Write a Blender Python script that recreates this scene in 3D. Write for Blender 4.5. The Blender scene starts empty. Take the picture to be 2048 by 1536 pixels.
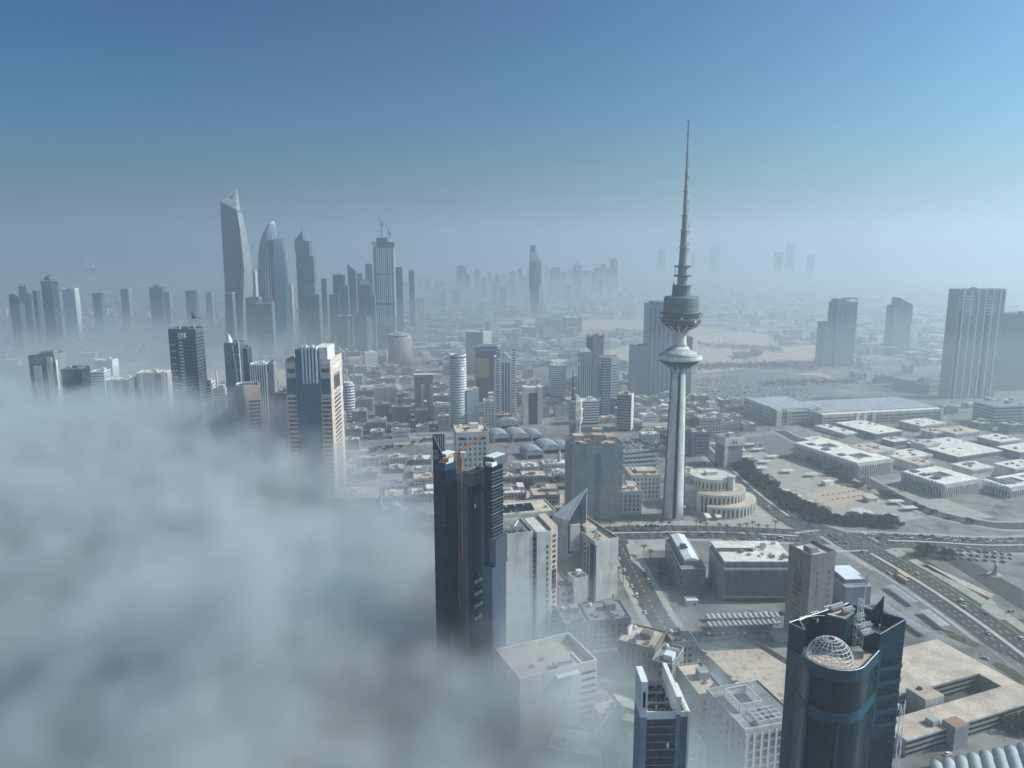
import bpy, math, random
from mathutils import Vector, Matrix
random.seed(7)
S = bpy.context.scene
COL = S.collection
R = math.radians
# ------------------------------------------------------------------ camera
CAM_H, PITCH, FPX = 258.0, R(10.2), 1500.0
cam_d = bpy.data.cameras.new('camera')
cam = bpy.data.objects.new('camera', cam_d)
COL.objects.link(cam)
cam.location = (0, 0, CAM_H)
cam.rotation_euler = (R(90) - PITCH, 0, 0)
cam_d.sensor_width = 36.0
cam_d.lens = FPX / 2048 * 36.0
cam_d.clip_start = 1.0
cam_d.clip_end = 90000.0
S.camera = cam
# ------------------------------------------------------------------ sky and sun
SUN_AZ, SUN_EL = R(85), R(38)      # azimuth clockwise from +Y (the view direction), elevation
to_sun = Vector((math.sin(SUN_AZ) * math.cos(SUN_EL), math.cos(SUN_AZ) * math.cos(SUN_EL), math.sin(SUN_EL)))
W_ = bpy.data.worlds.new('World'); S.world = W_; W_.use_nodes = True
nt = W_.node_tree
sky = nt.nodes.new('ShaderNodeTexSky'); sky.sky_type = 'NISHITA'; sky.sun_disc = False
sky.sun_elevation = SUN_EL; sky.sun_rotation = SUN_AZ
sky.altitude = 250; sky.air_density = 1.0; sky.dust_density = 3.0; sky.ozone_density = 3.0
bg = nt.nodes['Background']; bg.inputs['Strength'].default_value = 0.05
tint = nt.nodes.new('ShaderNodeMixRGB'); tint.blend_type = 'MULTIPLY'; tint.inputs[0].default_value = 1
tint.inputs[2].default_value = (0.115, 0.405, 0.475, 1)
deep = nt.nodes.new('ShaderNodeGamma'); deep.inputs[1].default_value = 1.8      # deeper blue overhead, paler towards the sun
nt.links.new(sky.outputs[0], deep.inputs[0]); nt.links.new(deep.outputs[0], tint.inputs[1]); nt.links.new(tint.outputs[0], bg.inputs['Color'])
sun_d = bpy.data.lights.new('sun', 'SUN'); sun_d.energy = 5.0; sun_d.angle = R(0.6); sun_d.color = (1.0, 0.87, 0.75)
sun = bpy.data.objects.new('sun', sun_d); COL.objects.link(sun)
sun.rotation_euler = (-to_sun).to_track_quat('-Z', 'Y').to_euler()
sun.location = to_sun * 3000
# ------------------------------------------------------------------ exposure and render settings
v = S.view_settings
v.view_transform = 'Standard'; v.look = 'None'; v.exposure = 0.12; v.gamma = 1.0; v.use_curve_mapping = False
cy = S.cycles
cy.max_bounces = 4; cy.diffuse_bounces = 2; cy.glossy_bounces = 2; cy.transmission_bounces = 2; cy.volume_bounces = 2
cy.transparent_max_bounces = 6; cy.caustics_reflective = False; cy.caustics_refractive = False
cy.use_denoising = True; cy.denoiser = 'OPENIMAGEDENOISE'
cy.use_adaptive_sampling = True; cy.adaptive_threshold = 0.02
cy.volume_step_rate = 2.0; cy.volume_max_steps = 256
cy.sample_clamp_indirect = 6.0

# ------------------------------------------------------------------ survey: photograph measurement -> metres on the ground
SP, CP = math.sin(PITCH), math.cos(PITCH)
def height_at(Y, py):                 # height of a point at ground distance Y seen in row py
    t = (768 - py) / FPX
    return CAM_H - Y * (SP - t * CP) / (CP + t * SP)
def dist_of(py, z=0.0):               # ground distance of a point of height z seen in row py
    t = (768 - py) / FPX
    return (CAM_H - z) * (CP + t * SP) / (SP - t * CP)
def x_of(px, Y, z=0.0):
    return (px - 1024) / FPX * (Y * CP + (CAM_H - z) * SP)
def W(px, py, z=0.0):
    Y = dist_of(py, z)
    return (x_of(px, Y, z), Y)
class Fit: pass
def fit(Y, a, py, b, c=None, d=None, rot=7.0):
    """a rectangular footprint: front-left corner at distance Y, front edge from column a to b at roof level,
    roof row py at the front-left corner, depth d in metres or from the column c of the far visible corner"""
    f = Fit(); r = R(rot); cs, sn = math.cos(r), math.sin(r)
    h = height_at(Y, py); D = Y * CP + (CAM_H - h) * SP; x = (a - 1024) / FPX * D
    k = (b - 1024) / FPX
    w = (k * D - x) / (cs - k * sn * CP)
    if c is not None:
        if c < a: x2, D2 = x, D
        else: x2, D2 = x + w * cs, D + w * sn * CP
        k = (c - 1024) / FPX
        d = (k * D2 - x2) / (-sn - k * cs * CP)
    f.x, f.y, f.rot, f.w, f.d, f.h = x, Y, r, w, d, h
    return f
# ------------------------------------------------------------------ mesh builder
class MB:
    def __init__(s): s.v = []; s.f = []; s.m = []; s.cur = 0
    def mat(s, i): s.cur = i; return s
    def face(s, pts):
        n = len(s.v); s.v.extend(pts); s.f.append(tuple(range(n, n + len(pts)))); s.m.append(s.cur); return s
    def box(s, x0, x1, y0, y1, z0, z1):
        n = len(s.v)
        s.v += [(x0, y0, z0), (x1, y0, z0), (x1, y1, z0), (x0, y1, z0), (x0, y0, z1), (x1, y0, z1), (x1, y1, z1), (x0, y1, z1)]
        for q in ((0, 3, 2, 1), (4, 5, 6, 7), (0, 1, 5, 4), (1, 2, 6, 5), (2, 3, 7, 6), (3, 0, 4, 7)):
            s.f.append(tuple(n + i for i in q)); s.m.append(s.cur)
        return s
    def prism(s, poly, z0, z1, top=None):
        n = len(s.v); k = len(poly); top = top or poly
        z0s = z0 if isinstance(z0, (list, tuple)) else [z0] * k
        z1s = z1 if isinstance(z1, (list, tuple)) else [z1] * k
        s.v += [(p[0], p[1], z) for p, z in zip(poly, z0s)] + [(p[0], p[1], z) for p, z in zip(top, z1s)]
        s.f.append(tuple(n + i for i in reversed(range(k)))); s.m.append(s.cur)
        s.f.append(tuple(n + k + i for i in range(k))); s.m.append(s.cur)
        for i in range(k):
            j = (i + 1) % k
            s.f.append((n + i, n + j, n + k + j, n + k + i)); s.m.append(s.cur)
        return s
    def loft(s, rings, cap=True, closed=True):
        n = len(s.v); k = len(rings[0])
        for r in rings: s.v += list(r)
        for a in range(len(rings) - 1):
            for i in range(k if closed else k - 1):
                j = (i + 1) % k
                s.f.append((n + a * k + i, n + a * k + j, n + (a + 1) * k + j, n + (a + 1) * k + i)); s.m.append(s.cur)
        if cap and closed:
            s.f.append(tuple(n + i for i in reversed(range(k)))); s.m.append(s.cur)
            s.f.append(tuple(n + (len(rings) - 1) * k + i for i in range(k))); s.m.append(s.cur)
        return s
    def lathe(s, prof, seg=24, cx=0, cy=0, a0=0, a1=360):
        full = abs(a1 - a0) >= 360
        cnt = seg if full else seg + 1
        rings = []
        for r, z in prof:
            rings.append([(cx + r * math.cos(R(a0 + (a1 - a0) * i / seg)), cy + r * math.sin(R(a0 + (a1 - a0) * i / seg)), z) for i in range(cnt)])
        return s.loft(rings, cap=full, closed=full)
    def tube(s, p, q, r, seg=4, r2=None):
        p, q = Vector(p), Vector(q); d = (q - p)
        if d.length < 1e-6: return s
        d.normalize(); u = d.orthogonal().normalized(); w = d.cross(u); r2 = r if r2 is None else r2
        A = [tuple(p + (u * math.cos(2 * math.pi * i / seg + .785) + w * math.sin(2 * math.pi * i / seg + .785)) * r) for i in range(seg)]
        Bq = [tuple(q + (u * math.cos(2 * math.pi * i / seg + .785) + w * math.sin(2 * math.pi * i / seg + .785)) * r2) for i in range(seg)]
        return s.loft([A, Bq])
    def path(s, pts, r, seg=4):
        for a, b in zip(pts, pts[1:]): s.tube(a, b, r, seg)
        return s
    def ring(s, x0, x1, y0, y1, z0, z1, t):          # four walls of a parapet, butted end to end
        s.box(x0, x1, y0, y0 + t, z0, z1); s.box(x0, x1, y1 - t, y1, z0, z1)
        s.box(x0, x0 + t, y0 + t, y1 - t, z0, z1); s.box(x1 - t, x1, y0 + t, y1 - t, z0, z1); return s
    def mesh(s, name, mats, smooth=False):
        me = bpy.data.meshes.new(name); me.from_pydata(s.v, [], s.f)
        mats = mats if isinstance(mats, (list, tuple)) else [mats]
        for m in mats: me.materials.append(M[m] if isinstance(m, str) else m)
        if len(mats) > 1: me.polygons.foreach_set('material_index', s.m)
        if smooth: me.polygons.foreach_set('use_smooth', [True] * len(me.polygons))
        me.update(); return me
    def build(s, name, mats, parent=None, loc=None, rot=0.0, smooth=False):
        return link(name, s.mesh(name, mats, smooth), parent, loc, rot)
def link(name, data, parent=None, loc=None, rot=0.0, scale=None):
    o = bpy.data.objects.new(name, data); COL.objects.link(o)
    if parent is not None: o.parent = parent
    if loc is not None: o.location = loc
    if rot: o.rotation_euler = (0, 0, rot)
    if scale is not None: o.scale = scale
    return o
def tag(o, label=None, cat=None, group=None, kind=None):
    if label: o['label'] = label
    if cat: o['category'] = cat
    if group: o['group'] = group
    if kind: o['kind'] = kind
    return o
def thing(name, label, cat, x, y, rot=0.0, z=0.0, group=None):
    o = link(name, None, None, (x, y, z), rot); o.empty_display_size = 2
    return tag(o, label, cat, group)
def at(f, name, label, cat, group=None): return thing(name, label, cat, f.x, f.y, f.rot, 0, group)
def b1(parent, name, mat, *a): return MB().box(*a).build(name, mat, parent)

# ------------------------------------------------------------------ materials
M = {}
def nodes(name):
    m = bpy.data.materials.new(name); m.use_nodes = True; M[name] = m
    t = m.node_tree; return m, t, t.nodes['Principled BSDF']
def new(t, kind, **kw):
    n = t.nodes.new(kind)
    for k, v_ in kw.items(): setattr(n, k, v_)
    return n
def wallmat(name, col, rough=0.8, var=0.25, scale=0.12, streak=0.09, bump=0.0, metal=0.0, spec=0.3, patch=0.0):
    """painted or stone surface: soft blotches, faint vertical runs of dirt and a little grain"""
    m, t, p = nodes(name); L = t.links.new
    tc = new(t, 'ShaderNodeTexCoord')
    n1 = new(t, 'ShaderNodeTexNoise'); n1.inputs['Scale'].default_value = scale; n1.inputs['Detail'].default_value = 5
    L(tc.outputs['Object'], n1.inputs['Vector'])
    mp = new(t, 'ShaderNodeMapping'); mp.inputs['Scale'].default_value = (1.1, 1.1, 0.05); L(tc.outputs['Object'], mp.inputs['Vector'])
    n2 = new(t, 'ShaderNodeTexNoise'); n2.inputs['Scale'].default_value = 0.5; n2.inputs['Detail'].default_value = 3; L(mp.outputs[0], n2.inputs['Vector'])
    r1 = new(t, 'ShaderNodeMapRange'); r1.inputs[1].default_value = 0.3; r1.inputs[2].default_value = 0.7
    r1.inputs[3].default_value = 1 - var; r1.inputs[4].default_value = 1 + var * 0.6; L(n1.outputs['Fac'], r1.inputs[0])
    r2 = new(t, 'ShaderNodeMapRange'); r2.inputs[1].default_value = 0.35; r2.inputs[2].default_value = 0.65
    r2.inputs[3].default_value = 1 - streak; r2.inputs[4].default_value = 1.05; L(n2.outputs['Fac'], r2.inputs[0])
    mu = new(t, 'ShaderNodeMath', operation='MULTIPLY'); L(r1.outputs[0], mu.inputs[0]); L(r2.outputs[0], mu.inputs[1])
    oi = new(t, 'ShaderNodeObjectInfo')
    r3 = new(t, 'ShaderNodeMapRange'); r3.inputs[3].default_value = 0.92; r3.inputs[4].default_value = 1.06; L(oi.outputs['Random'], r3.inputs[0])
    mu2 = new(t, 'ShaderNodeMath', operation='MULTIPLY'); L(mu.outputs[0], mu2.inputs[0]); L(r3.outputs[0], mu2.inputs[1])
    if patch:                                    # repaired and stained areas on flat roofs
        vo = new(t, 'ShaderNodeTexVoronoi', distance='MANHATTAN'); vo.inputs['Scale'].default_value = 0.16; L(tc.outputs['Object'], vo.inputs['Vector'])
        sp = new(t, 'ShaderNodeSeparateXYZ'); L(vo.outputs['Color'], sp.inputs[0])
        r4 = new(t, 'ShaderNodeMapRange'); r4.inputs[3].default_value = 1 - patch; r4.inputs[4].default_value = 1 + patch * .35; L(sp.outputs[0], r4.inputs[0])
        n3 = new(t, 'ShaderNodeTexNoise'); n3.inputs['Scale'].default_value = 0.7; n3.inputs['Detail'].default_value = 5; L(tc.outputs['Object'], n3.inputs['Vector'])
        r5 = new(t, 'ShaderNodeMapRange'); r5.inputs[1].default_value = .35; r5.inputs[2].default_value = .6; r5.inputs[3].default_value = 1 - patch; r5.inputs[4].default_value = 1.05; L(n3.outputs['Fac'], r5.inputs[0])
        for rr_ in (r4, r5):
            mm = new(t, 'ShaderNodeMath', operation='MULTIPLY'); L(mu2.outputs[0], mm.inputs[0]); L(rr_.outputs[0], mm.inputs[1]); mu2 = mm
    mx = new(t, 'ShaderNodeVectorMath', operation='SCALE'); mx.inputs[0].default_value = col; L(mu2.outputs[0], mx.inputs['Scale'])
    L(mx.outputs[0], p.inputs['Base Color'])
    p.inputs['Roughness'].default_value = rough; p.inputs['Metallic'].default_value = metal; p.inputs['Specular IOR Level'].default_value = spec
    return m
def glassmat(name, col, rough=0.12, pane=(1.6, 3.6), var=0.5, line=(0.02, 0.025, 0.03), mortar=0.03, spec=0.6, metal=0.0):
    """curtain-wall glass: panes of slightly different tone with thin joints, on every upright face"""
    m, t, p = nodes(name); L = t.links.new
    tc = new(t, 'ShaderNodeTexCoord'); sx = new(t, 'ShaderNodeSeparateXYZ'); L(tc.outputs['Object'], sx.inputs[0])
    ad = new(t, 'ShaderNodeMath', operation='ADD'); L(sx.outputs[0], ad.inputs[0]); L(sx.outputs[1], ad.inputs[1])
    cb = new(t, 'ShaderNodeCombineXYZ'); L(ad.outputs[0], cb.inputs[0]); L(sx.outputs[2], cb.inputs[1])
    br = new(t, 'ShaderNodeTexBrick', offset=0.0); br.inputs['Scale'].default_value = 1.0
    br.inputs['Brick Width'].default_value = pane[0]; br.inputs['Row Height'].default_value = pane[1]
    br.inputs['Mortar Size'].default_value = mortar; br.inputs['Mortar Smooth'].default_value = 0.1
    br.inputs['Color1'].default_value = (*[c * (1 - var) for c in col], 1); br.inputs['Color2'].default_value = (*[c * (1 + var) for c in col], 1)
    br.inputs['Mortar'].default_value = (*line, 1); L(cb.outputs[0], br.inputs['Vector'])
    L(br.outputs['Color'], p.inputs['Base Color'])
    n1 = new(t, 'ShaderNodeTexNoise'); n1.inputs['Scale'].default_value = 0.25; L(cb.outputs[0], n1.inputs['Vector'])
    bp = new(t, 'ShaderNodeBump'); bp.inputs['Strength'].default_value = 0.04; bp.inputs['Distance'].default_value = 1.0
    L(n1.outputs['Fac'], bp.inputs['Height']); L(bp.outputs[0], p.inputs['Normal'])
    p.inputs['Roughness'].default_value = rough; p.inputs['Specular IOR Level'].default_value = spec; p.inputs['Metallic'].default_value = metal
    return m
def groundmat(name, c1, c2, scale=0.05, c3=None, rough=0.95, s3=0.6, lo=0.35, hi=0.65):
    m, t, p = nodes(name); L = t.links.new
    ge = new(t, 'ShaderNodeNewGeometry')
    n1 = new(t, 'ShaderNodeTexNoise'); n1.inputs['Scale'].default_value = scale; n1.inputs['Detail'].default_value = 8; n1.inputs['Roughness'].default_value = 0.65
    L(ge.outputs['Position'], n1.inputs['Vector'])
    rp = new(t, 'ShaderNodeMapRange'); rp.inputs[1].default_value = lo; rp.inputs[2].default_value = hi; L(n1.outputs['Fac'], rp.inputs[0])
    mx = new(t, 'ShaderNodeMixRGB'); mx.inputs[1].default_value = (*c1, 1); mx.inputs[2].default_value = (*c2, 1); L(rp.outputs[0], mx.inputs[0])
    out = mx
    if c3:
        n2 = new(t, 'ShaderNodeTexNoise'); n2.inputs['Scale'].default_value = s3; n2.inputs['Detail'].default_value = 4; L(ge.outputs['Position'], n2.inputs['Vector'])
        r2 = new(t, 'ShaderNodeMapRange'); r2.inputs[1].default_value = 0.52; r2.inputs[2].default_value = 0.7; L(n2.outputs['Fac'], r2.inputs[0])
        m2 = new(t, 'ShaderNodeMixRGB'); m2.inputs[2].default_value = (*c3, 1); L(mx.outputs[0], m2.inputs[1]); L(r2.outputs[0], m2.inputs[0]); out = m2
    L(out.outputs[0], p.inputs['Base Color']); p.inputs['Roughness'].default_value = rough; p.inputs['Specular IOR Level'].default_value = 0.2
    return m
HAZE = 0.00030
wallmat('cream', (0.66, 0.64, 0.60)); wallmat('white_panel', (0.74, 0.75, 0.76), var=0.15); wallmat('pink_stone', (0.604, 0.486, 0.424), var=0.15)
wallmat('tan', (0.356, 0.347, 0.337)); wallmat('brown_stone', (0.219, 0.205, 0.196)); wallmat('concrete', (0.316, 0.330, 0.353)); wallmat('dark_concrete', (0.112, 0.128, 0.150))
wallmat('tower_concrete', (0.74, 0.74, 0.73), var=0.16, streak=0.22); wallmat('pod_concrete', (0.20, 0.215, 0.225), var=0.2, streak=0.3)
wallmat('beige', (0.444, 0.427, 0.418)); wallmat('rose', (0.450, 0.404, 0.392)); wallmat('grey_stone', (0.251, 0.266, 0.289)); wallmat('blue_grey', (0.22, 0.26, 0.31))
wallmat('roof_tan', (0.60, 0.50, 0.42), scale=0.06, var=0.3, streak=0, patch=0.14); wallmat('roof_grey', (0.279, 0.286, 0.300), var=0.35, streak=0, patch=0.22); wallmat('roof_white', (0.78, 0.74, 0.68), var=0.22, streak=0, patch=0.10)
wallmat('roof_dark', (0.07, 0.08, 0.085), var=0.4, streak=0); wallmat('roof_red', (0.33, 0.21, 0.16), var=0.3, streak=0)
wallmat('metal', (0.45, 0.47, 0.48), rough=0.4, metal=0.6, var=0.15, streak=0.1); wallmat('white_metal', (0.74, 0.76, 0.78), rough=0.4, var=0.1, streak=0.1)
wallmat('dark_metal', (0.05, 0.055, 0.06), rough=0.5, var=0.3); wallmat('sheet_white', (0.725, 0.768, 0.824), rough=0.6, var=0.12, streak=0)
wallmat('crane_orange', (0.72, 0.22, 0.05), rough=0.5, var=0.3); wallmat('crane_rust', (0.20, 0.12, 0.08), rough=0.6); wallmat('crane_grey', (0.10, 0.12, 0.14), rough=0.5)
glassmat('blue_panel', (0.001, 0.036, 0.062), rough=0.4, pane=(1.5, 1.3), var=0.13, line=(0.001, 0.018, 0.04), mortar=0.045, spec=0.25); wallmat('blue_band', (0.008, 0.06, 0.10), rough=0.5, var=0.12, streak=0.08, spec=0.3)
wallmat('canopy_white', (0.72, 0.69, 0.64), var=0.1, streak=0); wallmat('shed_sheet', (0.34, 0.38, 0.40), rough=0.5, var=0.25); wallmat('green_sheet', (0.42, 0.47, 0.47), rough=0.5, var=0.2)
wallmat('sign_white', (0.85, 0.85, 0.85), var=0.03, streak=0); wallmat('dark_opening', (0.018, 0.02, 0.022), var=0.2); wallmat('dark_strip', (0.025, 0.035, 0.045), rough=0.45, var=0.2, streak=0.1); wallmat('timber', (0.298, 0.211, 0.162), var=0.3)
wallmat('gold_glass', (0.42, 0.33, 0.15), rough=0.3, metal=0.4)
for nm, c in (('car_white', (0.75, 0.75, 0.74)), ('car_silver', (0.42, 0.44, 0.45)), ('car_black', (0.02, 0.02, 0.022)), ('car_red', (0.3, 0.03, 0.02)), ('car_blue', (0.03, 0.07, 0.16)), ('car_sand', (0.42, 0.36, 0.27)), ('bus_yellow', (0.62, 0.42, 0.2))):
    wallmat(nm, c, rough=0.25, var=0.05, streak=0, spec=0.6)
wallmat('tyre', (0.015, 0.015, 0.015), streak=0); wallmat('car_glass', (0.02, 0.025, 0.03), rough=0.1, var=0.05, streak=0, spec=0.6)
wallmat('bark', (0.10, 0.075, 0.05)); wallmat('leaf', (0.035, 0.055, 0.028), var=0.5, scale=0.5, streak=0); wallmat('palm_leaf', (0.045, 0.06, 0.03), var=0.4, streak=0)
glassmat('glass_blue', (0.02, 0.085, 0.155), var=0.25); glassmat('glass_dark', (0.02, 0.035, 0.05)); glassmat('glass_grey', (0.09, 0.12, 0.15), var=0.35)
glassmat('glass_teal', (0.04, 0.11, 0.16)); glassmat('glass_pale', (0.20, 0.28, 0.36), rough=0.2, var=0.2, line=(0.30, 0.33, 0.36)); glassmat('glass_navy', (0.003, 0.018, 0.034), pane=(2.2, 3.4), var=0.4, spec=0.14, line=(0.012, 0.03, 0.045))
glassmat('glass_night', (0.002, 0.013, 0.024), pane=(1.9, 3.6), var=0.4, rough=0.1, spec=0.2, line=(0.012, 0.035, 0.06), mortar=0.05)
glassmat('glass_slate', (0.05, 0.085, 0.125), rough=0.2, var=0.2, line=(0.06, 0.08, 0.1))
def panemat(name, dark, pale, cell=(1.7, 3.7)):
    # separate panes: most dark, some with pale blinds drawn
    m, t, p = nodes(name); L = t.links.new
    tc = new(t, 'ShaderNodeTexCoord'); oi = new(t, 'ShaderNodeObjectInfo'); sn = new(t, 'ShaderNodeVectorMath', operation='SNAP'); sn.inputs[1].default_value = (cell[0], cell[0], cell[1])
    ad = new(t, 'ShaderNodeVectorMath', operation='ADD'); L(tc.outputs['Object'], ad.inputs[0]); L(oi.outputs['Location'], ad.inputs[1]); L(ad.outputs[0], sn.inputs[0])
    wn = new(t, 'ShaderNodeTexWhiteNoise'); L(sn.outputs[0], wn.inputs[0]); rr = new(t, 'ShaderNodeMapRange'); rr.inputs[1].default_value = .55; rr.inputs[2].default_value = 1.1; L(wn.outputs['Value'], rr.inputs[0])
    mx = new(t, 'ShaderNodeMixRGB'); mx.inputs[1].default_value = (*dark, 1); mx.inputs[2].default_value = (*pale, 1); L(rr.outputs[0], mx.inputs[0]); L(mx.outputs[0], p.inputs['Base Color'])
    p.inputs['Roughness'].default_value = .15; p.inputs['Specular IOR Level'].default_value = .6
panemat('window_glass', (0.02, 0.028, 0.036), (0.20, 0.205, 0.2))
# rippled reflective cladding of the dark tower's foot
m_, t_, p_ = nodes('glass_ripple'); p_.inputs['Base Color'].default_value = (0.10, 0.14, 0.2, 1); p_.inputs['Roughness'].default_value = 0.15; p_.inputs['Metallic'].default_value = 0.5
tc_ = new(t_, 'ShaderNodeTexCoord'); no_ = new(t_, 'ShaderNodeTexNoise'); no_.inputs['Scale'].default_value = 0.5; no_.inputs['Detail'].default_value = 3
bp_ = new(t_, 'ShaderNodeBump'); bp_.inputs['Strength'].default_value = 0.35; bp_.inputs['Distance'].default_value = 1
t_.links.new(tc_.outputs['Object'], no_.inputs['Vector']); t_.links.new(no_.outputs['Fac'], bp_.inputs['Height']); t_.links.new(bp_.outputs[0], p_.inputs['Normal'])
groundmat('ground', (0.125, 0.13, 0.135), (0.33, 0.325, 0.315), 0.012, (0.09, 0.095, 0.08), s3=0.05)
groundmat('sand', (0.42, 0.35, 0.285), (0.58, 0.50, 0.42), 0.05, (0.30, 0.235, 0.18), s3=0.25)
groundmat('asphalt', (0.05, 0.052, 0.055), (0.085, 0.086, 0.087), 0.08, (0.04, 0.042, 0.045), s3=0.5)
groundmat('pale_asphalt', (0.14, 0.145, 0.15), (0.21, 0.21, 0.21), 0.06, (0.11, 0.113, 0.117), s3=0.3)
groundmat('paving', (0.32, 0.305, 0.28), (0.45, 0.43, 0.40), 0.1, (0.24, 0.22, 0.19), s3=0.8)
groundmat('lawn', (0.045, 0.055, 0.03), (0.085, 0.085, 0.055), 0.1, (0.15, 0.125, 0.09), s3=0.12)
groundmat('kerbstone', (0.42, 0.40, 0.36), (0.52, 0.49, 0.45), 0.3)
groundmat('road_paint', (0.6, 0.6, 0.58), (0.75, 0.75, 0.73), 0.6)
groundmat('court', (0.42, 0.33, 0.26), (0.54, 0.44, 0.35), 0.2)
groundmat('sea_water', (0.02, 0.05, 0.07), (0.03, 0.065, 0.085), 0.01, rough=0.15)
# ------------------------------------------------------------------ building kit (local frame: x along the front, y to the back, z up)
def fbox(mb, f, face, u0, u1, z0, z1, out=0.12, inn=0.15):
    if face == 'F': mb.box(u0, u1, -out, inn, z0, z1)
    elif face == 'B': mb.box(u0, u1, f.d - inn, f.d + out, z0, z1)
    elif face == 'L': mb.box(-out, inn, u0, u1, z0, z1)
    else: mb.box(f.w - inn, f.w + out, u0, u1, z0, z1)
def span(f, face): return f.w if face in 'FB' else f.d
def spots(a, b, n): return [a + (b - a) * (i + .5) / n for i in range(n)]
def solo(parent, f, face, us, zs, ww, wh, mat, name='window', out=0.12, depth=0.4):
    """every window a part of its own, sharing one mesh"""
    me = MB().box(-ww / 2, ww / 2, -depth / 2, depth / 2, -wh / 2, wh / 2).mesh(name, mat)
    for z in zs:
        for u in us:
            if face == 'F': link(name, me, parent, (u, depth / 2 - out, z))
            elif face == 'L': link(name, me, parent, (depth / 2 - out, u, z), R(90))
            elif face == 'R': link(name, me, parent, (f.w - depth / 2 + out, u, z), R(90))
def glazing(parent, f, faces, mat, z0, z1, nz, pitch=4.0, fu=0.55, fz=0.5, m0=1.5, name='glazing', out=0.1):
    """small windows that cannot be told apart singly: real panes joined into one part"""
    mb = MB(); fh = (z1 - z0) / nz
    for face in faces:
        s = span(f, face); n = max(1, int(round((s - 2 * m0) / pitch))); p = (s - 2 * m0) / n
        for i in range(n):
            for k in range(nz):
                u = m0 + p * (i + .5); z = z0 + fh * (k + .5)
                fbox(mb, f, face, u - p * fu / 2, u + p * fu / 2, z - fh * fz / 2, z + fh * fz / 2, out)
    o = mb.build(name, mat, parent); o['kind'] = 'stuff'; return o
def bands(parent, f, mat, z0, z1, nz, t=1.4, over=0.5, name='floor_band'):
    fh = (z1 - z0) / nz
    me = MB().box(-over, f.w + over, -over, f.d + over, 0, t).mesh(name, mat)
    for k in range(nz): link(name, me, parent, (0, 0, z0 + fh * k))
def fins(parent, f, face, mat, n, z0, z1, ww=0.8, out=0.7, m0=0.5, name='fin'):
    s = span(f, face)
    mb = MB()
    if face in 'FB': mb.box(-ww / 2, ww / 2, -out, 0.1, z0, z1)
    elif face == 'L': mb.box(-out, 0.1, -ww / 2, ww / 2, z0, z1)
    else: mb.box(-0.1, out, -ww / 2, ww / 2, z0, z1)
    me = mb.mesh(name, mat)
    for i in range(n):
        u = m0 + (s - 2 * m0) * i / max(1, n - 1)
        link(name, me, parent, {'F': (u, 0, 0), 'B': (u, f.d, 0), 'L': (0, u, 0), 'R': (f.w, u, 0)}[face])
AC = MB(); AC.box(-1.2, 1.2, -.9, .9, 0, 1.3); AC.mat(1); AC.lathe([(.7, 1.3), (.7, 1.5)], 8); AC_ME = None
def ac_mesh():
    global AC_ME
    if AC_ME is None: AC_ME = AC.mesh('air_conditioner', ['metal', 'dark_metal'])
    return AC_ME
TANK_ME = None
def tank_mesh():
    global TANK_ME
    if TANK_ME is None: TANK_ME = MB().lathe([(1.3, 0), (1.35, 1.8), (.9, 2.4), (.2, 2.5)], 10).mesh('water_tank', 'roof_white', True)
    return TANK_ME
def roofkit(parent, f, wall, deck='roof_tan', n=6, house=True, seed=1, par=1.1, z=None):
    rd = random.Random(seed); z = f.h if z is None else z
    MB().ring(0, f.w, 0, f.d, z - 0.02, z + par, 0.4).build('parapet', wall, parent)
    rk = b1(parent, 'roof_deck', deck, 0.41, f.w - 0.41, 0.41, f.d - 0.41, z - 0.05, z + 0.12)
    if house:
        hw, hd = min(7, f.w * .35), min(6, f.d * .35); hx, hy = f.w * rd.uniform(.35, .55), f.d * rd.uniform(.4, .6)
        b1(rk, 'stair_housing', wall, hx, hx + hw, hy, hy + hd, z + .1, z + rd.uniform(3, 4.5))
    for i in range(n):
        link('air_conditioner', ac_mesh(), rk, (rd.uniform(2, max(2.1, f.w - 2)), rd.uniform(2, max(2.1, f.d * .38)), z + .12), rd.choice((0, R(90))))
    if n > 3: link('water_tank', tank_mesh(), rk, (f.w * .15 + 1, f.d * .8, z + .12))
FOOT = []                    # footprints already built on (for the low-rise fill)
def shell(f, name, label, cat, wall, group=None, z1=None):
    o = at(f, name, label, cat, group)
    b1(o, 'wall', wall, 0, f.w, 0, f.d, 0, (f.h if z1 is None else z1) - 0.02)
    FOOT.append((f.x + f.w / 2 * math.cos(f.rot) - f.d / 2 * math.sin(f.rot), f.y + f.w / 2 * math.sin(f.rot) + f.d / 2 * math.cos(f.rot), max(f.w, f.d) * .62))
    return o
def block(f, name, label, cat, wall='cream', glass='window_glass', style='punch', faces='FLR', fh=3.8, deck='roof_tan', n=5, seed=1, pitch=4.0, fu=.55, fz=.45, group=None, house=True, z0=3.0, kit=True):
    nz = max(1, int(round((f.h - z0 - 2) / fh)))
    if style == 'band':
        o = shell(f, name, label, cat, glass, group); bands(o, f, wall, z0, f.h - 1.2, nz, (f.h - z0) / nz * (1 - fz), .5)
        b1(o, 'cornice', wall, -.52, f.w + .52, -.52, f.d + .52, f.h - 1.0, f.h - .01)
    elif style == 'glass':
        o = shell(f, name, label, cat, glass, group)
    else:
        o = shell(f, name, label, cat, wall, group); glazing(o, f, faces, glass, z0, f.h - 2, nz, pitch, fu, fz)
    if kit: roofkit(o, f, wall, deck, n, house, seed)
    return o
def inside(p, poly):
    c = False; n_ = len(poly)
    for i in range(n_):
        (x1, y1), (x2, y2) = poly[i], poly[(i + 1) % n_]
        if (y1 > p[1]) != (y2 > p[1]) and p[0] < (x2 - x1) * (p[1] - y1) / (y2 - y1) + x1: c = not c
    return c
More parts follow.
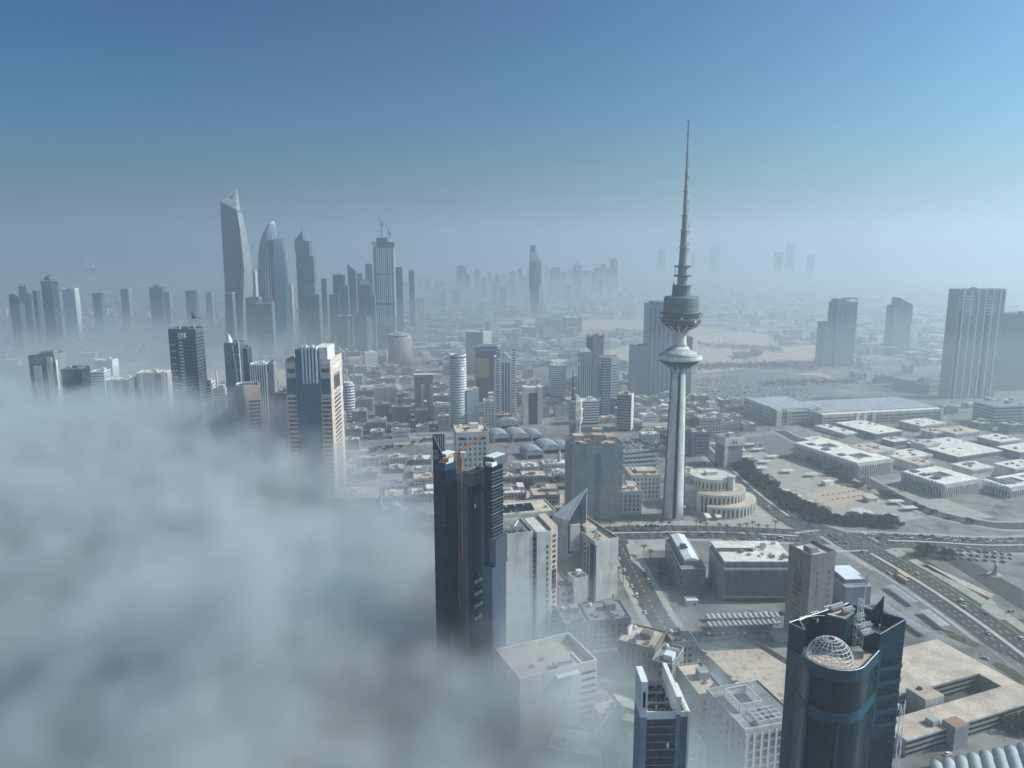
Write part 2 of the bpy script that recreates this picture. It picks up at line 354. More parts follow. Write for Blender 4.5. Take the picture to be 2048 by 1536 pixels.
# ------------------------------------------------------------------ ground, roads, lots
LOTS = []; ROADS = []
def sheet(name, pts, mat, z, label=None, kind='structure'):
    if name not in ('ground', 'sea'): LOTS.append(pts)
    return tag(MB().face([(x, y, z) for x, y in pts]).build(name, mat), label, None, None, kind)
def px(*pp): return [W(a, b) for a, b in pp]
sheet('ground', [(-45000, -3000), (45000, -3000), (45000, 60000), (-45000, 60000)], 'ground', 0.0)
sheet('sea', [(-45000, 6500), (-3200, 6500), (-1500, 9000), (3000, 14000), (6000, 60000), (-45000, 60000)], 'sea_water', 0.3)
def ribbon(name, pts, width, mat, z, h=None, inset=0.0, label=None, kind='structure'):
    L_, R_ = [], []
    if width > 8: ROADS.append((pts, width / 2))
    for i, p in enumerate(pts):
        a = Vector(pts[max(0, i - 1)]); b = Vector(pts[min(len(pts) - 1, i + 1)]); d = (b - a).normalized(); n = Vector((-d.y, d.x)); p = Vector(p)
        L_.append(p + n * (width / 2 + inset)); R_.append(p - n * (width / 2 - inset))
    mb = MB()
    for i in range(len(pts) - 1):
        q = [R_[i], R_[i + 1], L_[i + 1], L_[i]]
        if h: mb.prism([(v_.x, v_.y) for v_ in q], z, z + h)
        else: mb.face([(v_.x, v_.y, z) for v_ in q])
    return tag(mb.build(name, mat), label, None, None, kind)
def smooth(pts, n=4):
    out = []
    for i in range(len(pts) - 1):
        p0, p1, p2, p3 = pts[max(0, i - 1)], pts[i], pts[i + 1], pts[min(len(pts) - 1, i + 2)]
        for k in range(n):
            t_ = k / n
            out.append(tuple(.5 * (2 * p1[j] + (p2[j] - p0[j]) * t_ + (2 * p0[j] - 5 * p1[j] + 4 * p2[j] - p3[j]) * t_ ** 2 + (3 * p1[j] - p0[j] - 3 * p2[j] + p3[j]) * t_ ** 3) for j in (0, 1)))
    out.append(pts[-1]); return out
def dashes(pts, off, mat='road_paint', z=0.125, dash=3.0, gap=6.0, w=0.35, solid=False):
    mb = MB(); acc = 0.0
    for a, b in zip(pts, pts[1:]):
        a, b = Vector(a), Vector(b); l = (b - a).length; d = (b - a) / l; n = Vector((-d.y, d.x)); s = 0.0
        while s < l:
            e = l if solid else min(l, s + dash)
            q0, q1 = a + d * s + n * off, a + d * e + n * off
            mb.face([(*(q0 - n * w / 2), z), (*(q1 - n * w / 2), z), (*(q1 + n * w / 2), z), (*(q0 + n * w / 2), z)])
            s = e + (0.01 if solid else gap)
    return mb
AVENUE = smooth(px((1418, 893), (1460, 935), (1515, 985), (1600, 1046), (1690, 1080)) + px((1795, 1138), (1905, 1208), (2048, 1312)) + [(330, 300)])
CROSS = smooth(px((1120, 1068), (1240, 1066), (1400, 1064), (1560, 1070), (1700, 1078), (1860, 1084), (2048, 1090)) + [(640, 660)])
STREET = smooth(px((1232, 1075), (1252, 1110), (1287, 1180), (1333, 1260), (1395, 1318), (1450, 1372), (1500, 1415), (1570, 1436)))
RINGRD = smooth(px((1560, 862), (1640, 905), (1740, 965), (1850, 1020), (1960, 1046), (2048, 1052)) + [(620, 690)])
mb_all = []
ribbon('pavement', AVENUE, 46, 'paving', 0.04); ribbon('pavement', CROSS, 44, 'paving', 0.045); ribbon('pavement', STREET, 27, 'paving', 0.05)
ribbon('avenue', AVENUE, 34, 'asphalt', 0.085); ribbon('cross_road', CROSS, 34, 'asphalt', 0.09); ribbon('side_street', STREET, 17, 'asphalt', 0.095); ribbon('pavement', RINGRD, 27, 'paving', 0.055); ribbon('ring_road', RINGRD, 18, 'asphalt', 0.08)
ribbon('pavement', [(x + 25, y + 3) for x, y in AVENUE if y < 600], 9, 'paving', 0.12)
ribbon('service_lane', [(x - 24, y - 2) for x, y in AVENUE if y < 590], 7, 'pale_asphalt', 0.07)
k0 = [p for p in AVENUE if p[1] < 612]; k1 = [p for p in AVENUE if p[1] > 685]
for k in (k0, k1): ribbon('median', k, 3.2, 'kerbstone', 0.1, 0.15)
ribbon('median', [p for p in CROSS if p[0] < 268], 3.0, 'kerbstone', 0.1, 0.15); ribbon('median', [p for p in CROSS if p[0] > 325], 3.0, 'kerbstone', 0.1, 0.15)
for name, line, offs in (('avenue_marking', AVENUE, (-6, -10.5, 6, 10.5)), ('cross_marking', CROSS, (-6, -10.5, 6, 10.5)), ('street_marking', STREET, (0,))):
    for o_ in offs: tag(dashes(line, o_).build('lane_marking', 'road_paint'), kind='structure')
for line, o_ in ((AVENUE, 16.2), (AVENUE, -16.2), (CROSS, 16.2), (CROSS, -16.2)): tag(dashes(line, o_, solid=True, w=.25).build('edge_line', 'road_paint'), kind='structure')
# stop lines and crossings at the junction
J = W(1695, 1080)
for (ax, ay), (bx, by) in (((1665, 1103), (1735, 1101)), ((1590, 1066), (1640, 1060)), ((1640, 1072), (1668, 1090)), ((1725, 1063), (1755, 1083))):
    p, q = Vector(W(ax, ay)), Vector(W(bx, by)); d = (q - p).normalized(); n = Vector((-d.y, d.x)); mb = MB(); s = 0
    while s < (q - p).length:
        a = p + d * s; mb.face([(*(a - n * 1.8), .13), (*(a + d * .8 - n * 1.8), .13), (*(a + d * .8 + n * 1.8), .13), (*(a + n * 1.8), .13)]); s += 1.7
    tag(mb.build('crossing_stripes', 'road_paint'), kind='structure')
# slip roads and verges along the right of the avenue
SLIP = smooth(px((1762, 1112), (1752, 1100), (1790, 1092), (1880, 1092)))
ribbon('slip_road', SLIP, 9, 'asphalt', 0.1)
sheet('verge', px((1760, 1112), (1800, 1100), (1850, 1128), (1985, 1200), (1995, 1212), (1965, 1226), (1935, 1222), (1850, 1172)), 'paving', 0.06)
sheet('lawn', px((1785, 1116), (1830, 1108), (1870, 1130), (1980, 1196), (1960, 1218), (1900, 1194), (1836, 1158)), 'lawn', 0.10)
sheet('sand_strip', px((1840, 1130), (1860, 1130), (1990, 1190), (1980, 1196)), 'sand', 0.12)
sheet('sunken_road', px((1870, 1108), (1905, 1102), (2048, 1182), (2048, 1222)), 'asphalt', 0.13)
sheet('verge', px((1990, 1240), (2048, 1238), (2048, 1275), (2010, 1268)), 'lawn', 0.11)
SLIP2 = smooth(px((1876, 1262), (1910, 1272), (1990, 1310), (2048, 1345)) + [(300, 380)])
ribbon('slip_road', SLIP2, 10, 'pale_asphalt', 0.105)
sheet('verge', px((1880, 1258), (1900, 1262), (1962, 1290), (1950, 1296), (1898, 1275)), 'lawn', 0.115)
sheet('verge', px((1982, 1328), (2000, 1324), (2048, 1350), (2048, 1375)), 'lawn', 0.115)
# lots and squares
sheet('car_park_ground', px((1375, 1228), (1570, 1222), (1575, 1268), (1400, 1272)), 'pale_asphalt', 0.055)
sheet('lot_wall_ground', px((1400, 1284), (1490, 1272), (1590, 1335), (1590, 1398), (1500, 1402), (1440, 1350)), 'sand', 0.06)
sheet('sand_lot', px((1404, 1290), (1488, 1278), (1578, 1336), (1572, 1386), (1502, 1392), (1446, 1346)), 'sand', 0.075)
sheet('plaza', px((1230, 1042), (1560, 1040), (1580, 1062), (1240, 1054)), 'paving', 0.06)
sheet('plaza_island', px((1252, 1088), (1330, 1080), (1330, 1100), (1290, 1104), (1285, 1140), (1262, 1120)), 'paving', 0.11)
sheet('plaza', px((1375, 1010), (1500, 985), (1548, 1045), (1400, 1052)), 'paving', 0.065)
sheet('square', px((1480, 905), (1560, 900), (1760, 1000), (1850, 1035), (1760, 1052), (1660, 1036), (1560, 980)), 'paving', 0.05)
sheet('square', px((1470, 880), (1555, 868), (1640, 905), (1560, 918)), 'pale_asphalt', 0.052)
sheet('court', px((1608, 990), (1690, 966), (1752, 992), (1670, 1016)), 'court', 0.1)
sheet('forecourt', px((1740, 975), (1800, 955), (1920, 1010), (1990, 1035), (1900, 1040), (1810, 1010)), 'paving', 0.06)
sheet('open_sand', px((1200, 705), (1320, 676), (1395, 655), (1530, 668), (1560, 690), (1480, 705), (1390, 720), (1240, 735)), 'sand', 0.05)
sheet('open_sand', px((1390, 718), (1460, 700), (1640, 690), (1650, 722), (1540, 735), (1440, 742), (1395, 755)), 'sand', 0.06)
sheet('open_sand', px((1060, 655), (1190, 640), (1340, 640), (1330, 655), (1150, 668)), 'sand', 0.04)
sheet('open_sand', px((960, 640), (1060, 632), (1100, 640), (1030, 652)), 'sand', 0.04)
sheet('open_sand', px((1480, 752), (1640, 745), (1690, 760), (1600, 772)), 'sand', 0.045)
sheet('car_park_ground', px((1390, 765), (1480, 742), (1640, 752), (1700, 775), (1560, 800), (1400, 800)), 'pale_asphalt', 0.055)
sheet('car_park_ground', px((1060, 745), (1130, 738), (1230, 752), (1160, 780)), 'pale_asphalt', 0.05)
sheet('open_sand', px((380, 742), (470, 738), (640, 745), (640, 770), (400, 775)), 'sand', 0.05)
sheet('fog_side_lot', px((450, 1085), (700, 1075), (760, 1160), (480, 1210)), 'paving', 0.05)
for y0, x0, x1, wd in ((668, 900, 1340, 22), (690, 640, 1200, 20), (716, 700, 1190, 18), (742, 880, 1250, 18), (772, 660, 930, 14), (882, 620, 930, 16), (905, 560, 870, 18), (655, 1360, 1900, 24), (738, 1390, 1640, 20)):
    ribbon('road', px((x0, y0 + 12), ((x0 + x1) / 2, y0 + 2), (x1, y0 - 8)), wd, 'pale_asphalt', 0.07)
ribbon('road', px((560, 1030), (760, 1060), (880, 1062)), 22, 'asphalt', 0.07)
ribbon('road', px((100, 1240), (300, 1160), (560, 1080), (760, 1040)), 18, 'pale_asphalt', 0.065)
ribbon('road', px((1130, 820), (1180, 850), (1240, 880), (1300, 860)), 14, 'pale_asphalt', 0.07)
# ------------------------------------------------------------------ landmarks of the far skyline
def ground_at(pxc, Y): return x_of(pxc, Y), Y
def scale_at(Y, z): return (Y * CP + (CAM_H - z) * SP) / FPX     # metres per pixel
# --- the tall television tower
Y0 = 700.0; X0 = x_of(1346, Y0); T = thing('telecom_tower', 'tall concrete telecommunications tower with two round pods and long tapering mast', 'tower', X0, Y0)
FOOT.append((X0, Y0, 26))
def hy(py): return height_at(Y0, py)
def rp(pxw, py): return pxw / 2 * scale_at(Y0, hy(py))
sh = MB().lathe([(rp(44, 1034), 0), (rp(41, 1000), hy(1000)), (rp(38, 900), hy(900)), (rp(33, 800), hy(800)), (rp(29, 745), hy(745)), (rp(29, 734), hy(734))], 40).build('shaft', 'tower_concrete', T, smooth=True)
for a in (-97, -25, 47, 119, 191):
    mb = MB(); prev = None
    for py, wd in ((1030, 43.5), (900, 38), (800, 33), (740, 29)):
        r = rp(wd, py) + .25; z = max(hy(py), .5); da = 9
        ring = [(r * math.cos(R(a - da)), r * math.sin(R(a - da)), z), (r * math.cos(R(a + da)), r * math.sin(R(a + da)), z), ((r - 1) * math.cos(R(a + da)), (r - 1) * math.sin(R(a + da)), z), ((r - 1) * math.cos(R(a - da)), (r - 1) * math.sin(R(a - da)), z)]
        if prev: mb.loft([prev, ring])
        prev = ring
    mb.build('window_strip', 'dark_strip', T)
for a in range(0, 360, 36):
    c, s_ = math.cos(R(a)), math.sin(R(a))
    MB().path([(c * rp(30, 745), s_ * rp(30, 745), hy(746)), (c * rp(36, 735), s_ * rp(36, 735), hy(735)), (c * rp(60, 727), s_ * rp(60, 727), hy(727))], .9, 5).build('rib', 'tower_concrete', T)
lp = MB().lathe([(rp(28, 738), hy(738)), (rp(46, 733), hy(733)), (rp(72, 725), hy(725)), (rp(86, 718), hy(718))], 48).build('pod_window_ring', 'dark_strip', T, smooth=True)
MB().lathe([(rp(86, 718), hy(718)), (rp(89, 716.5), hy(716.5)), (rp(89, 711.5), hy(711.5)), (rp(86, 711), hy(711))], 64).build('disc_rim', 'tower_concrete', T)
MB().lathe([(rp(87, 711.2), hy(711.2)), (rp(60, 702.5), hy(702.5)), (rp(40, 697), hy(697)), (rp(29, 692), hy(692))], 64).build('disc_roof', 'tower_concrete', T, smooth=True)
MB().lathe([(rp(29, 692), hy(692)), (rp(25, 685), hy(685)), (rp(24, 668), hy(668)), (rp(27, 662), hy(662))], 40).build('neck', 'tower_concrete', T, smooth=True)
for i in range(40):
    a = R(i * 9); MB().box(0, rp(87, 711) - rp(40, 697), -.12, .12, -.05, .25).build('roof_seam', 'pod_concrete', T, (rp(40, 697) * math.cos(a), rp(40, 697) * math.sin(a), hy(697))).rotation_euler = (0, math.atan2(hy(697) - hy(711), rp(87, 711) - rp(40, 697)), a)
MB().lathe([(rp(27, 663), hy(663)), (rp(40, 659), hy(659)), (rp(62, 651), hy(651)), (rp(76, 646), hy(646))], 48).build('pod_window_ring', 'dark_strip', T, smooth=True)
for a in range(10, 370, 30):
    c, s_ = math.cos(R(a)), math.sin(R(a))
    MB().path([(c * rp(24, 668), s_ * rp(24, 668), hy(670)), (c * rp(30, 661), s_ * rp(30, 661), hy(661)), (c * rp(58, 654), s_ * rp(58, 654), hy(654)), (c * rp(70, 647), s_ * rp(70, 647), hy(647))], .75, 5).build('rib', 'tower_concrete', T)
up = MB().lathe([(rp(76, 646), hy(646)), (rp(78, 640), hy(640)), (rp(78, 636), hy(636)), (rp(72, 635.5), hy(635.5)), (rp(72, 630), hy(630)), (rp(77, 629), hy(629)), (rp(77, 624), hy(624)), (rp(70, 623), hy(623)), (rp(70, 596), hy(596)), (rp(67, 593), hy(593)), (rp(34, 592), hy(592)), (rp(33, 590), hy(590)), (rp(33, 570), hy(570)), (rp(19, 569), hy(569))], 48).build('upper_pod', 'pod_concrete', T)
for py, wd in ((641, 79), (633, 73), (626, 78)):
    MB().lathe([(rp(wd, py) + .15, hy(py + 1.3)), (rp(wd, py) + .15, hy(py - 1.3))], 48).build('window_band', 'dark_strip', up)
for i in range(40):
    a = R(i * 9); r = rp(69, 606) + .12
    MB().box(-.35, .35, -.1, .1, -1, 1).build('porthole', 'window_glass', up, (r * math.cos(a), r * math.sin(a), hy(610)), a + R(90))
for i, (a, r, py) in enumerate(((-20, 76, 644), (5, 80, 634), (-60, 77, 640), (-100, 78, 634), (170, 78, 640), (200, 80, 630), (-5, 78, 628), (40, 78, 640))):
    d = MB().lathe([(0.1, 0), (.8, .15), (1.35, .55)], 12).build('dish_antenna', 'white_metal', T, ((rp(r, py) + 1) * math.cos(R(a)), (rp(r, py) + 1) * math.sin(R(a)), hy(py)))
    d.rotation_euler = (0, R(90), R(a))
MB().lathe([(rp(21, 570), hy(570)), (rp(20, 552), hy(552)), (rp(19, 534), hy(534)), (rp(16.5, 515), hy(515)), (rp(13.5, 462), hy(462)), (rp(11.5, 461), hy(461)), (rp(10.4, 432), hy(432)), (rp(8.8, 431), hy(431)), (rp(8, 382), hy(382))], 12).build('mast', 'concrete', T)
MB().lathe([(rp(6.4, 383), hy(383)), (rp(6, 346), hy(346)), (rp(5, 345), hy(345)), (rp(4.6, 308), hy(308)), (rp(3.6, 307), hy(307)), (rp(3.2, 262), hy(262)), (rp(2.8, 241), hy(241))], 8).build('antenna', 'grey_stone', T)
for py, wd in ((551, 36), (532, 35), (571, 38), (592, 40)):
    MB().lathe([(rp(17, py), hy(py + 4)), (rp(wd, py), hy(py + 1)), (rp(wd, py), hy(py - 1)), (rp(17, py), hy(py - 1.2))], 28).build('platform', 'pod_concrete', T)
for py, wd in ((382, 13), (308, 10), (241, 8), (345, 10), (431, 16), (461, 19), (495, 21), (270, 7)):
    MB().lathe([(rp(wd, py), hy(py + 1)), (rp(wd, py), hy(py - 1))], 10).build('collar', 'metal', T)
for k, py in enumerate((505, 492, 480, 468, 455, 442, 425, 408, 395, 360, 335)):
    a = R(-15 + 20 * (k % 3)); r = rp(15 if py > 430 else 10 if py > 390 else 7, py) + .5
    MB().box(-.5, .5, -.4, .4, 0, 3.2).build('aerial_panel', 'white_metal', T, (r * math.cos(a), r * math.sin(a), hy(py)), a)
for a in (150, 165): MB().tube((rp(38, 592) * math.cos(R(a)), rp(38, 592) * math.sin(R(a)), hy(592)), (rp(34, 560) * math.cos(R(a)), rp(34, 560) * math.sin(R(a)), hy(566)), .5).build('whip_antenna', 'dark_metal', T)
MB().tube((-rp(30, 551), 0, hy(551)), (-rp(30, 551), 0, hy(530)), .25).build('whip_antenna', 'dark_metal', T)
# plant towers at the foot
for i, (pxc, py0, py1, r) in enumerate(((1357, 1028, 1008, 2.6), (1363, 1036, 1012, 2.6))):
    x, y = W(pxc, py0); hgt = height_at(y, py1)
    g = thing('round_kiosk', ('taller' if i else 'shorter') + ' of two slim round shafts with mushroom caps at the tower foot', 'kiosk', x, y)
    MB().lathe([(r * .6, 0), (r * .6, hgt - 2)], 12).build('shaft', 'cream', g, smooth=True); MB().lathe([(r * .7, hgt - 2), (r * 1.3, hgt - .6), (r * 1.3, hgt), (.2, hgt + .3)], 16).build('cap', 'cream', g)

# --- the tallest far tower: a sheared slab with a carved flank
def quad_ring(pts, z): return [(x, y, z) for x, y in pts]
def far(pxx, Y, py): z = height_at(Y, py); return (x_of(pxx, Y, z), Y, z)
Yh = 2080.0
hx = x_of(468, Yh, 200); H_ = thing('sheared_skyscraper', 'tallest far skyscraper with a pointed sheared crown and carved flank', 'skyscraper', hx, Yh)
FOOT.append((hx, Yh + 20, 60))
def hp(pxx, py, dy=0):
    x, y, z = far(pxx, Yh, py); return (x - hx, dy, z)
zb = 0
def base(pxx, dy=0): return (x_of(pxx, Yh, 0) - hx, dy, 0.0)
mb = MB()
mb.loft([[base(451), base(474), base(474, 45), base(451, 45)], [hp(450, 580), hp(476, 590), hp(476, 590, 45), hp(450, 580, 45)], [hp(447, 530), hp(480, 530), hp(480, 530, 40), hp(447, 530, 40)], [hp(440, 402), hp(473, 420), hp(473, 420, 30), hp(440, 402, 30)]])
mb.build('facade', 'glass_slate', H_)
mb = MB(); mb.face([hp(440, 402, 0), hp(473, 420, 0), hp(466, 374, 30)]); mb.face([hp(440, 402, 0), hp(466, 374, 30), hp(440, 402, 30)]); mb.face([hp(473, 420, 0), hp(473, 420, 30), hp(466, 374, 30)]); mb.face([hp(440, 402, 30), hp(466, 374, 30), hp(473, 420, 30)])
mb.build('crown', 'concrete', H_)
MB().loft([[hp(457, 392, 12), hp(466, 377, 29), hp(471, 416, 8)], [hp(457, 392, 11.4), hp(466, 377, 28.2), hp(471, 416, 7)]]).build('crown_window', 'glass_grey', H_)
mb = MB()
rings = []
for py, a, b in ((603, 476, 498), (570, 478, 498.5), (540, 481, 497), (510, 480, 492), (480, 478, 487.5), (456, 477, 483), (424, 473.5, 476)):
    rings.append([hp(a, py, 4), hp((a + b) / 2, py, -2), hp(b, py, 30), hp(a, py, 42)])
rings.insert(0, [base(476, 4), base(487, -2), base(498, 30), base(476, 42)])
mb.loft(rings); mb.build('carved_flank', 'concrete', H_, smooth=False)
for k in range(22):
    z = 20 + k * 17
    t_ = z / 400; mbb = MB(); mbb.box(x_of(452 - 11 * t_, Yh, z) - hx + 2, x_of(474 + 1 * t_, Yh, z) - hx - 2, -.5, .3, z, z + 1.0); mbb.build('floor_line', 'glass_grey', H_)
# --- the domed curved tower beside it
Yn = 2000.0; nx = x_of(540, Yn, 150); N_ = thing('curved_tower', 'curved shell tower with rounded tip and dark glass recess', 'skyscraper', nx, Yn)
FOOT.append((nx, Yn + 20, 60))
def ncol(tab, py):
    for (p0, a0, b0), (p1, a1, b1_) in zip(tab, tab[1:]):
        if p0 <= py <= p1: t_ = (py - p0) / (p1 - p0); return a0 + (a1 - a0) * t_, b0 + (b1_ - b0) * t_
    return tab[-1][1:]
tab = [(442, 538, 542), (446, 533, 545.5), (455, 527, 547.5), (470, 520, 549), (490, 514.5, 550), (510, 512, 552), (540, 511.5, 554), (600, 514, 557), (690, 519, 560)]
rings = []; pys = [690, 650, 600, 570, 540, 525, 510, 500, 490, 480, 470, 462, 455, 450, 446, 443.5, 442]
def nring(py):
    a, b = ncol(tab, py); z = height_at(Yn, py); xa, xb = x_of(a, Yn, z) - nx, x_of(b, Yn, z) - nx; c, r = (xa + xb) / 2, (xb - xa) / 2
    z = max(z, 0)
    return [(c + r * math.cos(t_), 22 + max(r * 1.1, 1) * math.sin(t_), z) for t_ in [math.pi * 2 * i / 28 for i in range(28)]]
MB().loft([nring(p) for p in pys]).build('shell', 'glass_grey', N_, smooth=True)
for i in range(15, 28):
    MB().path([nring(p)[i] for p in pys], .55, 4).build('rib', 'white_metal', N_)
tab2 = [(477, 553, 557), (482, 548.5, 558.5), (500, 548.6, 563), (540, 550, 568), (580, 552, 570), (620, 555, 571), (690, 558, 572)]
rings = []
for py in (690, 660, 620, 580, 560, 540, 520, 500, 490, 482, 477):
    a, b = ncol(tab2, py); z = height_at(Yn, py); xa, xb = x_of(a, Yn, z) - nx, x_of(b, Yn, z) - nx; z = max(z, 0)
    rings.append([(xa, -6, z), (xb, 6, z), (xb, 34, z), (xa, 34, z)])
MB().loft(rings).build('glass_wing', 'glass_teal', N_)
mb = MB(); rings = []
for py in (690, 600, 540, 500, 480):
    z = height_at(Yn, py); a = {690: 545, 600: 539, 540: 535.5, 500: 534, 480: 534.5}[py]; b = {690: 558, 600: 552, 540: 550, 500: 548.6, 480: 546}[py]
    xa, xb = x_of(a, Yn, z) - nx, x_of(b, Yn, z) - nx; z = max(z, 0); rings.append([(xa, -3, z), (xb, -7, z), (xb, 20, z), (xa, 20, z)])
mb.loft(rings); mb.build('glass_recess', 'glass_blue', N_)
# --- the spired tower
f = fit(2050, 590, 482, 618, d=34, rot=4); A_ = shell(f, 'spired_tower', 'slender glass tower with sloping crown and needle spire', 'skyscraper', 'glass_slate')
MB().prism([(-1.5, -.5), (-1.5, f.d), (f.w * .55, f.d), (f.w * .55, -.5)], f.h - 30, [f.h + 2, f.h + 2, f.h + 26, f.h + 26]).build('sloping_crown', 'glass_grey', A_)
MB().tube((f.w * .5, f.d / 2, f.h + 20), (f.w * .45, f.d / 2, height_at(2050, 443)), 3.4, 6, 1.0).build('spire', 'metal', A_)
b1(A_, 'side_wing', 'glass_grey', f.w, f.w + 9, 2, f.d, 0, height_at(2050, 513))
fins(A_, f, 'F', 'metal', 9, 5, f.h - 1, .6, .5)
# --- the tower under construction with cranes
f = fit(1960, 746, 484, 786, d=46, rot=5); C_ = shell(f, 'unfinished_tower', 'pale ribbed high-rise under construction with cranes on top', 'skyscraper', 'concrete')
FOOT.append((f.x + 20, f.y, 60))
fins(C_, f, 'F', 'white_panel', 8, 60, f.h - 4, 2.6, 1.2, 8); fins(C_, f, 'R', 'white_panel', 6, 60, f.h - 4, 2.2, 1.2, 4)
glazing(C_, f, 'F', 'dark_opening', 20, f.h - 6, 46, 6.0, .5, .5, 6, out=.3)
for k in range(20): b1(C_, 'floor_slab', 'concrete', -4, 6, -1.6, f.d * .6, f.h - 20 - k * 8, f.h - 18.4 - k * 8)
b1(C_, 'safety_screen', 'crane_grey', 9, f.w - 14, -2, f.d - 6, f.h, f.h + 11); b1(C_, 'safety_screen', 'dark_concrete', 12, f.w + 2, -1.9, f.d + 1, f.h - 14, f.h - .5)
b1(C_, 'formwork_panel', 'pink_stone', -3, 9, -2.2, 6, f.h - 10, f.h - .6)
for zz in (f.h * .42, f.h * .7): b1(C_, 'platform_ring', 'dark_concrete', -1.5, f.w + 1.5, -2.2, f.d + 1.5, zz, zz + 2.5)
def crane(pxc, py0, py1, jib, Y, label, mat='crane_grey', w=1.6):
    z0, z1 = height_at(Y, py0), height_at(Y, py1); x = x_of(pxc, Y, z0); g = thing('tower_crane', label, 'crane', x, Y, 0, z0)
    g['kind'] = 'thing'
    mb = MB()
    for sx_, sy_ in ((-1, -1), (1, -1), (1, 1), (-1, 1)): mb.tube((sx_ * w / 2, sy_ * w / 2, 0), (sx_ * w / 2, sy_ * w / 2, z1 - z0), w * .14)
    n_ = int((z1 - z0) / (w * 1.4))
    for k in range(n_):
        a, b = k * (z1 - z0) / n_, (k + 1) * (z1 - z0) / n_; s_ = 1 if k % 2 else -1
        mb.tube((-s_ * w / 2, -w / 2, a), (s_ * w / 2, -w / 2, b), w * .09); mb.tube((w / 2, -s_ * w / 2, a), (w / 2, s_ * w / 2, b), w * .09)
    mb.build('mast', mat, g)
    for nm, jx, jy in jib:
        zz = height_at(Y, jy); MB().tube((0, 0, z1 - z0), (x_of(jx, Y, zz) - x, -2, zz - z0), w * .55, 3, w * .25).build(nm, mat, g)
    MB().box(-w, w, -w, w, z1 - z0 - 2, z1 - z0 + 1.5).build('cab', mat, g)
    return g
crane(764, 473, 450, [('jib', 756, 428), ('counter_jib', 768, 443)], 1965, 'luffing crane with raised jib on the unfinished high-rise', w=2.4)
crane(779, 476, 466, [('jib', 772, 447), ('counter_jib', 786, 468)], 1975, 'smaller crane at the edge of the unfinished high-rise roof', w=2.4)
# --- the twisting tower
Yt = 2850.0; tx = x_of(1072, Yt, 100); TW = thing('twisted_tower', 'slender twisting glass tower with cut away top standing alone', 'skyscraper', tx, Yt)
FOOT.append((tx, Yt + 20, 70))
tabt = [(491, 1062, 1070.5), (500, 1061, 1071), (506, 1060.5, 1072), (522, 1059, 1083), (545, 1058.5, 1084), (575, 1060, 1083), (600, 1062, 1085.5), (640, 1063, 1087)]
rings = []
for i, py in enumerate((640, 620, 600, 588, 575, 560, 545, 533, 522)):
    a, b = ncol(tabt, py); z = max(0, height_at(Yt, py)); xa, xb = x_of(a, Yt, z) - tx, x_of(b, Yt, z) - tx; tw = R(-30 + i * 8); c, r = (xa + xb) / 2, (xb - xa) / 2
    rings.append([(c + r * 1.12 * math.cos(tw + t_), 22 + r * 1.12 * math.sin(tw + t_), z) for t_ in [math.pi * 2 * q / 6 for q in range(6)]])
MB().loft(rings).build('twisted_shaft', 'glass_grey', TW)
MB().loft([[(x_of(a, Yt, height_at(Yt, py)) - tx, yy, height_at(Yt, py)) for a, yy in ((1060, 8), (c_, 4), (c_, 30), (1060, 30))] for py, c_ in ((524, 1080), (512, 1075), (506, 1072), (500, 1071), (491, 1070.5))]).build('raised_crown', 'glass_grey', TW)
MB().loft([[(x_of(a, Yt, height_at(Yt, py)) - tx, yy, height_at(Yt, py)) for a, yy in ((1063, 3.5), (c_, 1), (c_, 7.7), (1063, 7.7))] for py, c_ in ((523, 1082), (512, 1075.5), (504, 1071.5))]).build('terrace_slope', 'white_panel', TW)
# --- the water towers on the shore
for i, (pxc, rows, lab) in enumerate(((188, ((541, 5.6), (522, 2.9)), 'largest far shore water tower with two blue spheres and a needle'), (175.5, ((542, 4.2),), 'slim far shore water tower with one sphere under its needle'))):
    Yk = 5300.0; g = thing('water_tower', lab, 'tower', x_of(pxc, Yk, 60), Yk)
    zt_ = height_at(Yk, 512 if i == 0 else 528)
    MB().lathe([(9, 0), (5.5, height_at(Yk, 541)), (3.5, height_at(Yk, 520)), (.7, zt_)], 14).build('spire', 'white_panel', g, smooth=True)
    for py, rpx in rows:
        r = rpx * scale_at(Yk, 100); z = height_at(Yk, py); MB().lathe([(max(.1, r * math.cos(R(a))), z + r * math.sin(R(a))) for a in range(-90, 91, 15)], 20).build('sphere', 'glass_teal', g, smooth=True)
